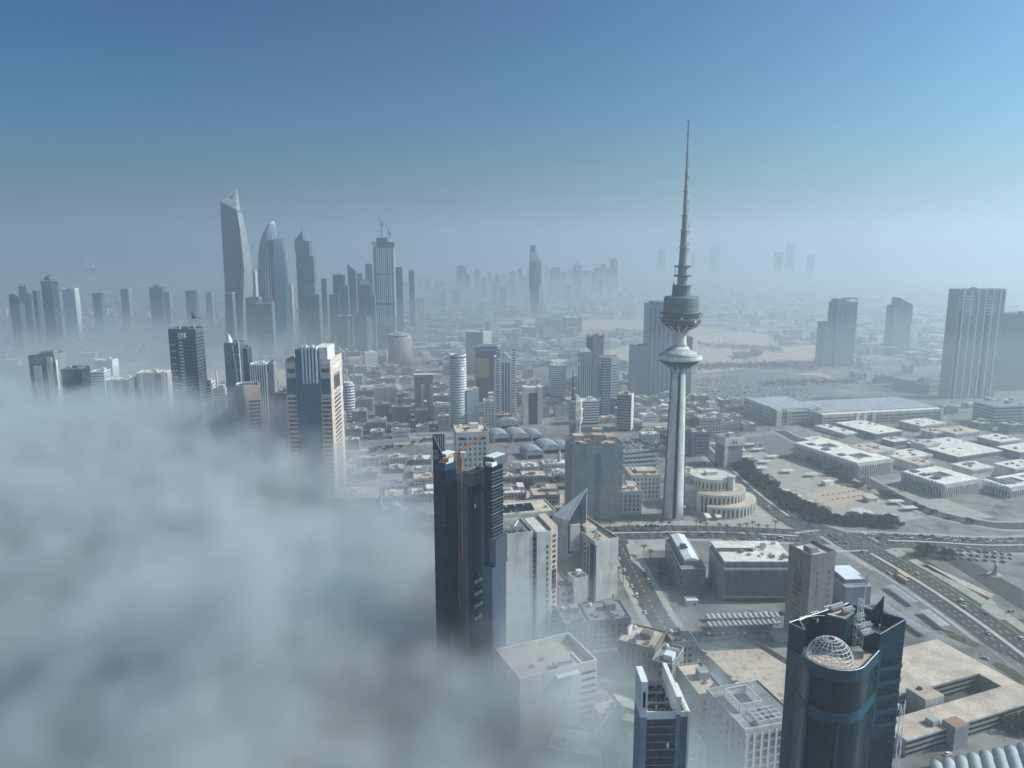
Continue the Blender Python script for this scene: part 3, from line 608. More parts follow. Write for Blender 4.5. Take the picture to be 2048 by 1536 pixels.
# --- far towers, one by one: (Y, left, roof row, right, depth, rotation, wall, glass, style, label)
FAR = [
 (1900, 19, 606, 38, 24, 6, 'blue_grey', 'glass_dark', 'band', 'dark block with a knife-edged slanting roof at the left edge of the skyline', 'slant'),
 (1960, 36, 573, 52, 26, 6, 'concrete', 'glass_grey', 'band', 'square grey tower with louvred crown beside the slant-roofed block', ''),
 (2000, 60, 582, 72, 22, 6, 'blue_grey', 'glass_grey', 'glass', 'narrow plain glass tower between the louvred tower and the domed tower', ''),
 (2100, 123, 578, 149, 26, 6, 'white_panel', 'glass_grey', 'punch', 'pale square block with flat parapet right of the domed tower', ''),
 (2250, 184, 587, 201, 26, 6, 'blue_grey', 'glass_dark', 'band', 'rounded dark block with banded floors half sunk in far haze', ''),
 (2350, 240, 579, 256, 28, 6, 'concrete', 'glass_grey', 'punch', 'grey block with a light corner strip alone in the left haze', ''),
 (2300, 298, 575, 323, 30, 6, 'blue_grey', 'glass_grey', 'glass', 'broad glass block with arched top in the left haze', ''),
 (2320, 324, 585, 338, 24, 6, 'concrete', 'glass_grey', 'punch', 'lower grey annex joined to the broad arched glass block', ''),
 (2450, 370, 582, 391, 30, 6, 'blue_grey', 'glass_grey', 'glass', 'flat-topped blue block left of the tallest far skyscraper', ''),
 (2500, 410, 586, 423, 24, 6, 'concrete', 'glass_grey', 'punch', 'small square grey tower just left of the tallest far skyscraper', ''),
 (1850, 449, 586, 464, 26, 5, 'blue_grey', 'glass_dark', 'punch', 'dark stepped block at the foot of the tallest far skyscraper', ''),
 (1830, 490, 596, 518, 26, 5, 'concrete', 'glass_dark', 'punch', 'dark crown-topped block between the sheared skyscraper and the curved tower', ''),
 (1760, 511, 608, 543, 30, 5, 'concrete', 'glass_dark', 'band', 'round-cornered banded office block in front of the curved tower', ''),
 (2150, 498, 545, 510, 24, 5, 'white_panel', 'glass_grey', 'punch', 'slim pale tower with open crown between sheared skyscraper and curved tower', ''),
 (2200, 572, 570, 583, 24, 5, 'cream', 'glass_grey', 'punch', 'slim cream tower right of the curved tower', ''),
 (1900, 609, 573, 630, 26, 5, 'blue_grey', 'glass_dark', 'punch', 'dark stepped tower standing before the spired tower', ''),
 (1880, 622, 590, 637, 24, 5, 'blue_grey', 'glass_dark', 'band', 'lower dark annex of the stepped tower before the spired tower', ''),
 (2250, 642, 558, 652, 20, 5, 'blue_grey', 'glass_grey', 'glass', 'needle-thin glass tower right of the spired tower', ''),
 (2150, 665, 551, 688, 26, 5, 'blue_grey', 'glass_grey', 'glass', 'square blue tower with a flat roof disc in the far cluster', ''),
 (1950, 658, 590, 677, 24, 5, 'concrete', 'glass_dark', 'band', 'dark banded block standing before the square blue tower', ''),
 (2180, 695, 544, 711, 26, 5, 'blue_grey', 'glass_grey', 'glass', 'dark tower with a steeply slanting roof in the far cluster', 'slant'),
 (2120, 678, 572, 696, 22, 5, 'blue_grey', 'glass_grey', 'punch', 'blue block tucked between the disc-roofed and the slant-roofed towers', ''),
 (2350, 712, 548, 725, 24, 5, 'concrete', 'glass_grey', 'punch', 'pale hazy tower behind the slant-roofed far tower', ''),
 (2050, 717, 569, 741, 24, 5, 'blue_grey', 'glass_dark', 'punch', 'dark gabled block left of the unfinished high-rise', ''),
 (2060, 730, 528, 744, 24, 5, 'white_panel', 'glass_pale', 'glass', 'white framed tower just left of the unfinished high-rise', ''),
 (1850, 733, 592, 750, 22, 5, 'blue_grey', 'glass_dark', 'punch', 'low dark block at the foot of the unfinished high-rise', ''),
 (2350, 790, 535, 804, 26, 5, 'blue_grey', 'glass_grey', 'glass', 'hazy blue tower right of the unfinished high-rise', ''),
 (2500, 817, 542, 828, 22, 5, 'blue_grey', 'glass_grey', 'punch', 'slim hazy tower second to the right of the unfinished high-rise', ''),
 (1990, 832, 597, 849, 20, 14, 'white_panel', 'glass_grey', 'punch', 'small pale tower with white corner standing alone behind low roofs', ''),
]
for i, (Y, a, py, b, d, rot, wall, glass, style, lab, ex) in enumerate(FAR):
    f = fit(Y, a, py, b, d=d, rot=rot); o = block(f, 'tower_block', lab, 'building', wall, glass, style, 'FR', 5.2, 'roof_grey', 0, i, 5.5, .6, .5, house=(ex == '' and i % 3 == 0))
    if ex == 'slant': MB().prism([(0, 0), (f.w, 0), (f.w, f.d), (0, f.d)], f.h, [f.h + 22, f.h + 2, f.h + 2, f.h + 22]).build('slanting_roof', glass, o)
    if i in (1, 12, 13): MB().ring(0, f.w, 0, f.d, f.h + 4.5, f.h + 6, .8).build('roof_frame', wall, o); [MB().box(x, x + .8, y, y + .8, f.h + 1.1, f.h + 4.5).build('frame_post', wall, o) for x in (0, f.w - .8) for y in (0, f.d - .8)]
    if i == 6: MB().lathe([(.1, 0), (8, -1), (11, -5), (11, -6)], 16).build('arched_top', 'glass_grey', o, (f.w / 2, f.d / 2, f.h + 8))
    if i == 18: MB().lathe([(14, 0), (14, 1.2)], 20).build('roof_disc', 'concrete', o, (f.w / 2, f.d / 2, f.h + 5)); b1(o, 'disc_support', 'concrete', f.w / 2 - 2, f.w / 2 + 2, f.d / 2 - 2, f.d / 2 + 2, f.h + .1, f.h + 5)
    if i == 23: MB().prism([(0, 0), (f.w, 0), (f.w, f.d), (0, f.d)], f.h + 1.1, f.h + 16, [(f.w * .45, f.d * .4), (f.w * .55, f.d * .4), (f.w * .55, f.d * .6), (f.w * .45, f.d * .6)]).build('gabled_top', 'blue_grey', o)
# domed tower at the left
f = fit(1950, 81, 563, 103, d=32, rot=6); D_ = shell(f, 'domed_tower', 'dark tall tower with flat brim and bulbous dome at left', 'skyscraper', 'glass_dark')
MB().lathe([(f.w * .78, 0), (f.w * .8, 1.5), (f.w * .6, 2)], 28).build('brim', 'concrete', D_, (f.w / 2, f.d / 2, f.h))
MB().lathe([(f.w * .42, 0), (f.w * .44, 4), (f.w * .36, 9), (f.w * .2, 13), (.3, 15), (.25, 22)], 20).build('dome', 'glass_grey', D_, (f.w / 2, f.d / 2, f.h + 1.5), smooth=True)
fins(D_, f, 'F', 'blue_grey', 7, 2, f.h, .9, .6); fins(D_, f, 'R', 'blue_grey', 7, 2, f.h, .9, .6)
# hazy skyline behind the twisted tower and at the right
rd = random.Random(11)
HAZY = [(868, 562, 895, 4100), (893, 571, 905, 4000), (912, 532, 932, 4600), (930, 549, 941, 4200), (948, 541, 960, 4700), (962, 556, 972, 4300), (974, 545, 984, 4500), (990, 551, 1000, 4200), (1003, 548, 1013, 4600), (1016, 560, 1030, 4100), (1020, 543, 1031, 4700), (1036, 539, 1044, 4800), (1048, 552, 1056, 4400), (1090, 532, 1097, 4900), (1099, 541, 1109, 4500), (1104, 535, 1120, 4800), (1124, 545, 1134, 4500), (1137, 538, 1145, 4900), (1148, 530, 1163, 4700), (1166, 541, 1180, 4500), (1184, 548, 1192, 4400), (1192, 536, 1204, 4800), (1205, 529, 1213, 5000), (1214, 538, 1222, 4600), (1222, 518, 1236, 4700), (848, 560, 860, 4300), (835, 556, 846, 4600),
        (1316, 501, 1331, 6700), (1386, 504, 1391, 6900), (1424, 491, 1440, 6600), (1552, 505, 1567, 6500), (1576, 489, 1590, 6300), (1620, 510, 1631, 6500), (800, 566, 815, 3600), (880, 585, 892, 3300), (905, 580, 920, 3500), (1000, 575, 1012, 3500), (1130, 570, 1142, 3700), (985, 567, 994, 3900), (1068, 560, 1078, 4400), (1152, 562, 1162, 4000), (1196, 560, 1206, 4100)]
ORD = ('first second third fourth fifth sixth seventh eighth ninth tenth eleventh twelfth thirteenth fourteenth fifteenth sixteenth seventeenth eighteenth nineteenth twentieth twenty-first twenty-second twenty-third twenty-fourth twenty-fifth twenty-sixth twenty-seventh twenty-eighth twenty-ninth thirtieth thirty-first thirty-second thirty-third thirty-fourth thirty-fifth thirty-sixth thirty-seventh').split()
LH = sorted(t_[0] for t_ in HAZY if t_[0] < 1300); RH = sorted(t_[0] for t_ in HAZY if t_[0] > 1300)
for i, (a, py, b, Y) in enumerate(HAZY):
    f = fit(Y, a, py, b, d=rd.uniform(28, 45), rot=rd.uniform(0, 14)); wl = rd.choice(('concrete', 'beige', 'blue_grey', 'white_panel'))
    side = 'behind the twisting tower' if i < 27 or i > 32 else 'right of the telecommunications tower'
    o = shell(f, 'hazy_tower', 'faint grey high-rise, ' + ORD[(LH if a < 1300 else RH).index(a)] + ' from the left in the hazy row ' + side, 'building', wl, 'hazy skyline ' + side)
    b1(o, 'roof_plant', wl, f.w * .25, f.w * .7, f.d * .3, f.d * .7, f.h, f.h + rd.uniform(3, 12)); glazing(o, f, 'FR', 'glass_grey', 5, f.h - 4, max(2, int(f.h / 9)), 8, .6, .5)
# --- right-hand towers in the haze
f = fit(1640, 1676, 606, 1716, d=34, rot=10); o = block(f, 'residential_tower', 'tall hazy blue tower with an open frame at its top corner', 'building', 'blue_grey', 'glass_grey', 'punch', 'FL', 3.8, 'roof_grey', 0, 1, 4)
MB().ring(f.w * .55, f.w, 1, f.d * .8, f.h + 8, f.h + 10, 1.2).build('roof_frame', 'blue_grey', o); [MB().box(x, x + 1.2, 1, 2.2, f.h + 1.1, f.h + 8).build('frame_post', 'blue_grey', o) for x in (f.w * .55, f.w - 1.2)]
b1(o, 'roof_plant', 'blue_grey', 3, f.w * .5, 4, f.d - 4, f.h + .1, f.h + 8); b1(o, 'lower_wing', 'blue_grey', -24, -.01, 3, f.d, 0, height_at(1640, 645)); fins(o, f, 'F', 'concrete', 5, 5, f.h, .8, .6)
f = fit(1830, 1790, 612, 1826, d=30, rot=10); o = block(f, 'residential_tower', 'hazy tower with a jagged pointed crown near the right edge', 'building', 'blue_grey', 'glass_grey', 'punch', 'FL', 3.8, 'roof_grey', 0, 2, 4)
MB().prism([(f.w * .25, 0), (f.w, 0), (f.w, f.d), (f.w * .25, f.d)], f.h, [f.h + 20, f.h + 2, f.h + 2, f.h + 20]).build('pointed_crown', 'blue_grey', o); fins(o, f, 'F', 'concrete', 4, 5, f.h, 1, .7)
f = fit(1290, 1920, 580, 2013, d=30, rot=3); o = block(f, 'residential_tower', 'massive slab tower with vertical balcony strips at the right edge', 'building', 'concrete', 'glass_dark', 'punch', 'FL', 4.0, 'roof_grey', 0, 3, 4.2, .45, .5)
for u0, u1 in ((3, 8), (f.w * .55, f.w * .68)): b1(o, 'recessed_strip', 'glass_dark', u0, u1, -.16, .3, 0, f.h - 34)
fins(o, f, 'F', 'white_panel', 6, 2, f.h - 1, 2.4, 1.0, 9)
for k in range(7):
    for u0 in (12, f.w * .62): b1(o, 'balcony', 'white_panel', u0, u0 + 14, -1.8, 0, f.h - 12 - k * 5, f.h - 10 - k * 5)
f = fit(1360, 2005, 628, 2120, d=30, rot=3); block(f, 'residential_tower', 'broad dark slab beyond the balconied tower at the right edge', 'building', 'blue_grey', 'glass_dark', 'punch', 'FL', 4.0, 'roof_grey', 2, 4, 4.2)
# --- behind the telecommunications tower
f = fit(1310, 1298, 609, 1352, d=30, rot=6); o = block(f, 'residential_tower', 'tall blue glass slab rising behind the telecommunications tower', 'building', 'blue_grey', 'glass_pale', 'glass', 'F', 3.8, 'roof_grey', 2, 5)
fins(o, f, 'F', 'glass_dark', 6, 3, f.h - 6, 1.6, .5, 4, 'dark_strip'); MB().lathe([(f.w * .42, 0), (f.w * .42, 4), (f.w * .4, 5)], 24).build('rounded_roof', 'blue_grey', o, (f.w / 2, f.d / 2, f.h + .2))
f = fit(1310, 1266, 694, 1298, d=26, rot=6); block(f, 'residential_tower', 'lower blue wing left of the slab behind the telecommunications tower', 'building', 'blue_grey', 'glass_dark', 'punch', 'FL', 3.8, 'roof_grey', 2, 6)
f = fit(1320, 1354, 676, 1386, d=26, rot=6); block(f, 'residential_tower', 'lower blue wing right of the slab behind the telecommunications tower', 'building', 'blue_grey', 'glass_dark', 'punch', 'FL', 3.8, 'roof_grey', 2, 7)
# ------------------------------------------------------------------ buildings of the middle distance
def sub(parent, p, f):       # offset of footprint f in the frame of footprint p (same rotation)
    c, s_ = math.cos(-p.rot), math.sin(-p.rot); dx, dy = f.x - p.x, f.y - p.y
    return dx * c - dy * s_, dx * s_ + dy * c
# --- left, rising out of the fog
f = fit(1040, 56, 712, 108, d=34, rot=8); o = shell(f, 'ribbed_tower', 'grey tower with raised pale buttresses sunk in fog at the left edge', 'building', 'grey_stone')
for u0, u1, up in ((6, 16, -6), (24, 31, 6), (36, f.w + 2, 2)): b1(o, 'buttress', 'cream', u0, u1, -2.2, 4, 0, f.h - 8 + up)
b1(o, 'roof_plant', 'grey_stone', 14, 30, 8, 22, f.h, f.h + 5); glazing(o, f, 'F', 'window_glass', 4, f.h - 10, 22, 4, .5, .5); roofkit(o, f, 'grey_stone', 'roof_grey', 4, False, 3)
f = fit(1060, 119, 740, 162, d=30, rot=8); block(f, 'office_block', 'plain dark block with roof plant right of the buttressed grey tower', 'building', 'dark_concrete', 'glass_navy', 'glass', 'F', 3.8, 'roof_grey', 8, 4)
f = fit(1130, 180, 745, 207, d=26, rot=8); block(f, 'office_block', 'white banded block half hidden behind the beige twin blocks', 'building', 'white_panel', 'glass_grey', 'band', 'F', 4, 'roof_white', 4, 5)
f = fit(1350, 188, 722, 224, d=30, rot=8); block(f, 'low_block', 'flat pale roof showing through thin fog left of the dark crane tower', 'building', 'white_panel', 'glass_grey', 'punch', 'F', 4, 'roof_white', 2, 5)
for i, (a, py, b, Y, lab) in enumerate(((212, 762, 266, 1000, 'nearer of two beige windowless blocks rising out of the fog'), (272, 748, 334, 1010, 'farther and taller of two beige windowless blocks beside the dark tower'))):
    f = fit(Y, a, py, b, d=30, rot=11); o = shell(f, 'stone_block', lab, 'building', 'rose'); roofkit(o, f, 'cream', 'roof_white', 6, True, i + 2)
    for u in (f.w * .08, f.w * .82): b1(o, 'pilaster', 'cream', u, u + 4, -1.3, 1, 0, f.h - .5)
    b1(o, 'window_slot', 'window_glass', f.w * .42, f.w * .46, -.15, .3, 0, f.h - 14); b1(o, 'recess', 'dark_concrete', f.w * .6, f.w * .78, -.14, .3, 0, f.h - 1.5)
f = fit(950, 336, 662, 391, d=30, rot=4); DT = shell(f, 'dark_tower', 'dark unfinished tower with a pale balcony strip and a crane on its roof', 'skyscraper', 'dark_concrete')
nz = 34
for k in range(nz): b1(DT, 'balcony', 'cream', f.w * .36, f.w * .50, -1.4, 0, 6 + k * 4.2, 7.3 + k * 4.2)
b1(DT, 'top_balcony', 'cream', f.w * .36, f.w * .62, -1.8, .1, f.h - 9, f.h - 3); glazing(DT, f, 'FR', 'glass_navy', 5, f.h - 3, nz, 3.4, .6, .55)
solo(DT, f, 'F', [3.2, 6.4], [12 + k * 8.4 for k in range(16)], 1.3, 2.2, 'white_panel', 'pale_window'); roofkit(DT, f, 'dark_concrete', 'roof_grey', 5, True, 4, 2.5)
z0 = f.h + 1; x0, y0 = f.x + f.w * .82, f.y + 14
g = thing('tower_crane', 'small dark crane folded like a bird on the dark tower roof', 'crane', x0, y0, 0, z0 - .6)
MB().tube((0, 0, 0), (0, 0, 17), .7).build('mast', 'cream', g); MB().tube((0, 0, 17), (-1, 0, 25), .8, 3, .3).build('apex', 'crane_grey', g); MB().tube((-4.5, 0, 21), (9.5, 0, 13), 1.1, 3, .5).build('jib', 'crane_grey', g); b1(g, 'cab', 'crane_grey', -2, 2, -1.5, 1.5, 14.5, 18); MB().tube((-4.5, 0, 21), (-1, 0, 25), .3, 3).build('tie_bar', 'crane_grey', g)
f = fit(1010, 398, 768, 420, d=24, rot=6); block(f, 'white_block', 'white banded low building directly right of the dark crane tower', 'building', 'white_panel', 'window_glass', 'band', 'F', 4, 'roof_grey', 5, 6)
f = fit(1020, 420, 779, 450, d=26, rot=6); o = block(f, 'white_block', 'wider white building with a slender minaret behind, left of the sail tower', 'building', 'white_panel', 'window_glass', 'punch', 'F', 4, 'roof_grey', 6, 7)
x, y = x_of(439, 1100, 10), 1100; g = thing('minaret', 'slender white minaret left of the sail-fronted glass tower', 'minaret', x, y); zt_ = height_at(y, 738)
MB().lathe([(2.4, 0), (2.2, zt_ * .6)], 10).build('shaft', 'white_panel', g); MB().lathe([(3.2, zt_ * .6), (3.2, zt_ * .63), (1.6, zt_ * .64), (1.5, zt_ * .85)], 10).build('balcony', 'white_panel', g); MB().lathe([(1.8, zt_ * .85), (1.6, zt_ * .9), (.1, zt_)], 10).build('cap', 'white_panel', g)
# sail tower
f = fit(980, 447, 686, 476, d=30, rot=4); SA = shell(f, 'sail_tower', 'blue glass tower with a curved white sail frame and pointed cone', 'skyscraper', 'glass_grey')
FOOT.append((f.x, f.y, 30)); cz = f.h
MB().lathe([(4.5, 0), (3.2, 5), (.2, 12)], 14).build('cone', 'white_metal', SA, (f.w * .3, 6, f.h))
pts = [(f.w * (.62 + .38 * math.sin(t_ * math.pi / 2)), -1.2, f.h - 4 - t_ * (f.h - 8)) for t_ in [i / 12 for i in range(13)]]
MB().path(pts, .5, 4).build('sail_edge', 'white_metal', SA); MB().path([(f.w * .62, -1.2, f.h - 4), (f.w + 1, -1.2, f.h + 4), (f.w + 2.5, -1.2, 4)], .5, 4).build('sail_edge', 'white_metal', SA)
for k in range(1, 12): MB().tube(pts[k], (f.w + 1.2 + k * .12, -1.2, pts[k][2]), .25).build('sail_rung', 'white_metal', SA)
f = fit(1000, 480, 698, 494, d=22, rot=4); block(f, 'office_block', 'narrow dark tower tucked behind the sail tower with a white ring ornament', 'building', 'dark_concrete', 'glass_dark', 'glass', 'F', 4, 'roof_white', 1, 8)
f = fit(1000, 499, 730, 532, d=22, rot=8); o = block(f, 'white_block', 'white building with tall vertical fins behind the rounded beige tower', 'building', 'white_panel', 'window_glass', 'glass', 'F', 4, 'roof_white', 4, 9); fins(o, f, 'F', 'white_panel', 8, 1, f.h, 1.2, 1.0)
f = fit(1020, 533, 727, 547, d=22, rot=8); block(f, 'grey_block', 'plain grey block right of the white finned building', 'building', 'concrete', 'glass_grey', 'punch', 'FR', 4, 'roof_grey', 3, 10)
# rounded beige tower
f = fit(800, 474, 776, 520, d=26, rot=24); RB = at(f, 'rounded_tower', 'rounded beige tower with dark window bands sinking into the fog', 'building'); FOOT.append((f.x + 8, f.y + 14, 26))
w_, d_, r_ = f.w, f.d, 8.0
foot = [(r_ - r_ * math.cos(R(a)), r_ - r_ * math.sin(R(a))) for a in range(0, 91, 15)] + [(w_, 0), (w_, d_)] + [(r_ - r_ * math.sin(R(a)), d_ - r_ + r_ * math.cos(R(a))) for a in range(0, 91, 15)]
MB().prism(foot, 0, f.h).build('wall', 'pink_stone', RB); MB().prism([(x * .94 + w_ * .03, y * .94 + d_ * .03) for x, y in foot], f.h, f.h + .3).build('roof_deck', 'roof_dark', RB)
n_ = len(foot)
for i in range(n_):
    a, b = foot[i], foot[(i + 1) % n_]; c = (w_ / 2, d_ / 2); MB().prism([a, b, (b[0] + (c[0] - b[0]) * .06, b[1] + (c[1] - b[1]) * .06), (a[0] + (c[0] - a[0]) * .06, a[1] + (c[1] - a[1]) * .06)], f.h + .01, f.h + 2).build('parapet', 'cream', RB)
solo(RB, f, 'F', [w_ * .72], [f.h - 16 - k * 4.2 for k in range(18)], w_ * .5, 2.0, 'window_glass', 'window_band', .15)
solo(RB, f, 'R', [d_ * .5], [f.h - 16 - k * 4.2 for k in range(18)], d_ * .8, 2.0, 'window_glass', 'window_band', .15)
for i in range(7): link('air_conditioner', ac_mesh(), RB, (w_ * .3 + 2.6 * i % (w_ * .6), d_ * (.3 + .08 * i), f.h + .3))
f = fit(850, 547, 788, 578, d=22, rot=2); block(f, 'brown_block', 'small dark brown block between the rounded tower and the blue striped tower', 'building', 'brown_stone', 'window_glass', 'punch', 'R', 4.2, 'roof_grey', 8, 11)
# --- the blue and pink striped tower
f = fit(752, 570, 724, 660, c=683, rot=1); PT = shell(f, 'striped_tower', 'blue glass and pink stone striped tower with white roof fins', 'skyscraper', 'pink_stone')
pw = f.w * .235; h = f.h
b1(PT, 'glass_front', 'glass_blue', pw, f.w - pw, -1.6, 2, 0, h + 13); b1(PT, 'glass_crown', 'glass_blue', pw + .02, f.w - pw - 9, 2.02, f.d * .6, h - .1, h + 12.5)
b1(PT, 'lift_housing', 'white_panel', f.w - pw - 6, f.w - pw + 7, 6, f.d * .7, h, h + 14)
for k in range(5): b1(PT, 'crown_fin', 'white_metal', pw + 7 + k * 3.4, pw + 8.6 + k * 3.4, -2.6, 3.5, h - 22, h + 16 + (k % 2))
for sd, u0 in ((0, 0), (1, f.w - pw)):
    uc = u0 + pw / 2
    solo(PT, f, 'F', [uc], [h - 9], pw * .72, 4.2, 'window_glass', 'attic_window'); solo(PT, f, 'F', [uc], [h - 25], pw * .86, 17, 'glass_blue', 'tall_window')
    solo(PT, f, 'F', [uc], [h - 38 - k * 4.6 for k in range(23)], pw * .82, 2.3, 'window_glass', 'window')
solo(PT, f, 'R', [f.d / 2], [h - 8], f.d * .5, 3.6, 'white_panel', 'attic_panel'); solo(PT, f, 'R', [f.d / 2], [h - 23], f.d * .5, 17, 'window_glass', 'tall_window')
solo(PT, f, 'R', [f.d / 2], [h - 36 - k * 4.6 for k in range(24)], f.d * .52, 2.2, 'window_glass', 'window')
for k in range(6): b1(PT, 'string_course', 'cream', f.w - pw - .3, f.w + .35, -.35, f.d + .3, h - 2 - (0, 4, 13, 15, 34, 36)[k], h - 1.3 - (0, 4, 13, 15, 34, 36)[k])
MB().ring(0, f.w, 2.03, f.d, h, h + 2.2, .5).build('parapet', 'pink_stone', PT)
# podium of the striped tower and the mosque by its foot
f2 = fit(735, 650, 1000, 752, d=42, rot=4); block(f2, 'podium_block', 'pale low stone block with arcades at the foot of the striped tower', 'building', 'cream', 'window_glass', 'punch', 'FR', 4.5, 'roof_tan', 9, 12, 4.5, .5, .6)
x, y = W(792, 1040); g = thing('mosque', 'small pale mosque with ribbed dome beside the striped tower', 'mosque', x, y, R(8))
b1(g, 'hall', 'cream', -12, 12, -10, 10, 0, 9); MB().lathe([(6.2, 9), (6.4, 12), (5.4, 15), (3, 17.2), (.2, 18)], 20).build('dome', 'cream', g, smooth=True); b1(g, 'porch', 'cream', -5, 5, -13, -10.01, 0, 7)
MB().lathe([(1.5, 0), (1.3, 20), (1.9, 20.5), (1.9, 21.3), (1, 21.5), (.9, 25), (.05, 28)], 10).build('minaret', 'cream', g, (-14, 6, 0)); FOOT.append((x, y, 20))
# --- behind the striped tower
f = fit(1130, 683, 770, 706, d=26, rot=3); o = at(f, 'round_banded_block', 'round white block with dark bands right behind the striped tower', 'building'); FOOT.append((f.x + 10, f.y + 12, 18))
MB().lathe([(f.w * .5, 0), (f.w * .5, f.h)], 28).build('wall', 'glass_grey', o, (f.w / 2, f.w / 2, 0), smooth=True); me = MB().lathe([(f.w * .53, 0), (f.w * .53, 2.3)], 28).mesh('floor_band', 'white_panel', True)
for k in range(int(f.h / 4.4)): link('floor_band', me, o, (f.w / 2, f.w / 2, 2 + k * 4.4))
MB().lathe([(f.w * .4, f.h), (f.w * .4, f.h + 3)], 20).build('roof_drum', 'white_panel', o, (f.w / 2, f.w / 2, 0))
f = fit(1290, 722, 783, 808, d=60, rot=14); block(f, 'parking_garage', 'broad low garage with a wide pink roof behind the striped tower', 'building', 'cream', 'window_glass', 'band', 'F', 5, 'roof_tan', 3, 13)
f = fit(1215, 748, 775, 792, d=18, rot=14); o = block(f, 'white_block', 'white mid-rise with vertical strips before the pink-roofed garage', 'building', 'white_panel', 'window_glass', 'punch', 'FR', 4, 'roof_grey', 3, 14); fins(o, f, 'F', 'concrete', 7, 1, f.h, .9, .7)
f = fit(1130, 828, 752, 866, d=24, rot=8); o = block(f, 'tan_tower', 'tan tower with pale window columns left of the round white tower', 'building', 'tan', 'window_glass', 'punch', 'F', 4, 'roof_tan', 3, 15)
for u in (f.w * .42, f.w * .9): b1(o, 'window_column', 'cream', u - 2, u + 2, -1.5, .2, 0, f.h - 14); solo(o, f, 'F', [u], [8 + k * 4.2 for k in range(int((f.h - 24) / 4.2))], 1.5, 2.0, 'window_glass', 'window', 1.62, 1.0)  # columns catch the sun: that brightness is put into their cream colour
b1(o, 'roof_canopy', 'white_panel', -1, f.w + 2, -1, 10, f.h + 1.2, f.h + 2)
f = fit(1560, 730, 706, 755, d=16, rot=30); o = block(f, 'hotel_slab', 'white slab with rooftop letters panel left of the pink cylinder', 'building', 'white_panel', 'window_glass', 'punch', 'FL', 4, 'roof_white', 3, 16, 3.2)
f = fit(1640, 772, 676, 820, d=40, rot=0); o = at(f, 'cylinder_tower', 'pinkish round office tower with flat roof brim', 'building'); r = f.w / 2; FOOT.append((f.x + r, f.y + r, 34))
MB().lathe([(r, 0), (r, f.h)], 36).build('wall', 'rose', o, (r, r, 0), smooth=True); mb = MB()
for i in range(36):
    for k in range(int(f.h / 4)):
        a = R(i * 10 + 5); mb.prism([((r + .12) * math.cos(a + q), (r + .12) * math.sin(a + q)) for q in (-.045, .045)] + [((r - .3) * math.cos(a + q), (r - .3) * math.sin(a + q)) for q in (.045, -.045)], 2 + k * 4, 4.2 + k * 4)
q = mb.build('glazing', 'window_glass', o, (r, r, 0)); q['kind'] = 'stuff'
MB().lathe([(r * .6, f.h), (r * .6, f.h + 4), (r * .95, f.h + 4.5), (r * .95, f.h + 5.5), (r * .4, f.h + 6), (r * .4, f.h + 9)], 30).build('roof_drum', 'rose', o, (r, r, 0))
for i, (Y, a, py, b, d, lab) in enumerate(((1850, 674, 633, 704, 24, 'pale wall slab at left of the pair below the unfinished high-rise'), (1840, 707, 628, 748, 26, 'broader pale wall slab right of the pair below the unfinished high-rise'))):
    f = fit(Y, a, py, b, d=d, rot=8); o = block(f, 'wall_slab', lab, 'building', 'blue_grey', 'glass_grey', 'punch', 'F', 5, 'roof_white', 1, 17 + i); b1(o, 'end_wall', 'cream', f.w * .62, f.w * .9, -1, .2, 0, f.h - 6)  # the slab's sunlit end is put into the colour of a cream panel
# --- centre cluster
f = fit(1560, 931, 664, 966, c=983, rot=-22); block(f, 'brown_slab', 'tall brown slab with blank dark face behind the round white tower', 'building', 'rose', 'window_glass', 'punch', 'R', 6, 'roof_tan', 2, 20, 7, .2, .4)
f = fit(1260, 951, 702, 1000, d=40, rot=8); o = shell(f, 'gold_block', 'stepped glass block with a golden reflecting face', 'building', 'glass_dark'); b1(o, 'gold_front', 'gold_glass', 1, f.w * .55, -.6, .4, f.h - 46, f.h - 12)
b1(o, 'upper_step', 'glass_grey', 6, f.w - 4, 8, f.d - 2, f.h, f.h + 7); roofkit(o, f, 'concrete', 'roof_grey', 3, False, 4); f3 = fit(1250, 1000, 722, 1042, d=34, rot=8); b1(o, 'rear_wing', 'blue_grey', f.w, f.w + 22, 2, 30, 0, f.h - 14)
f = fit(1075, 898, 710, 931, d=24, rot=0); o = at(f, 'round_tower', 'round white tower ringed by close balcony bands', 'skyscraper'); r = f.w / 2; FOOT.append((f.x + r, f.y + r, 20))
MB().lathe([(r * .94, 0), (r * .94, f.h - 3)], 36).build('wall', 'glass_grey', o, (r, r, 0), smooth=True); me = MB().lathe([(r, 0), (r * 1.02, .2), (r * 1.02, 2.4), (r * .94, 2.6)], 36).mesh('balcony_band', 'white_panel')
for k in range(26): link('balcony_band', me, o, (r, r, 1.5 + k * (f.h - 6) / 26))
MB().lathe([(r, f.h - 3), (r, f.h), (r * .93, f.h), (r * .93, f.h - 2.5), (.1, f.h - 2.5)], 36).build('roof_ring', 'white_panel', o, (r, r, 0)); MB().lathe([(r * .5, f.h - 2.4), (r * .5, f.h - .6)], 8).build('roof_plant', 'roof_dark', o, (r, r, 0)); b1(o, 'red_sign', 'roof_red', r * 1.7, r * 1.95, r * .18, r * .3, f.h - 4.6, f.h - 3.4)
f = fit(1080, 933, 782, 958, d=20, rot=6); block(f, 'white_block', 'pale curved-corner block hugging the round white tower', 'building', 'white_panel', 'window_glass', 'punch', 'R', 4.2, 'roof_tan', 3, 22)
f = fit(1070, 968, 803, 990, d=20, rot=6); block(f, 'white_block', 'small pale block with dot windows between round tower and gabled tower', 'building', 'cream', 'window_glass', 'punch', 'F', 4.2, 'roof_tan', 2, 23)
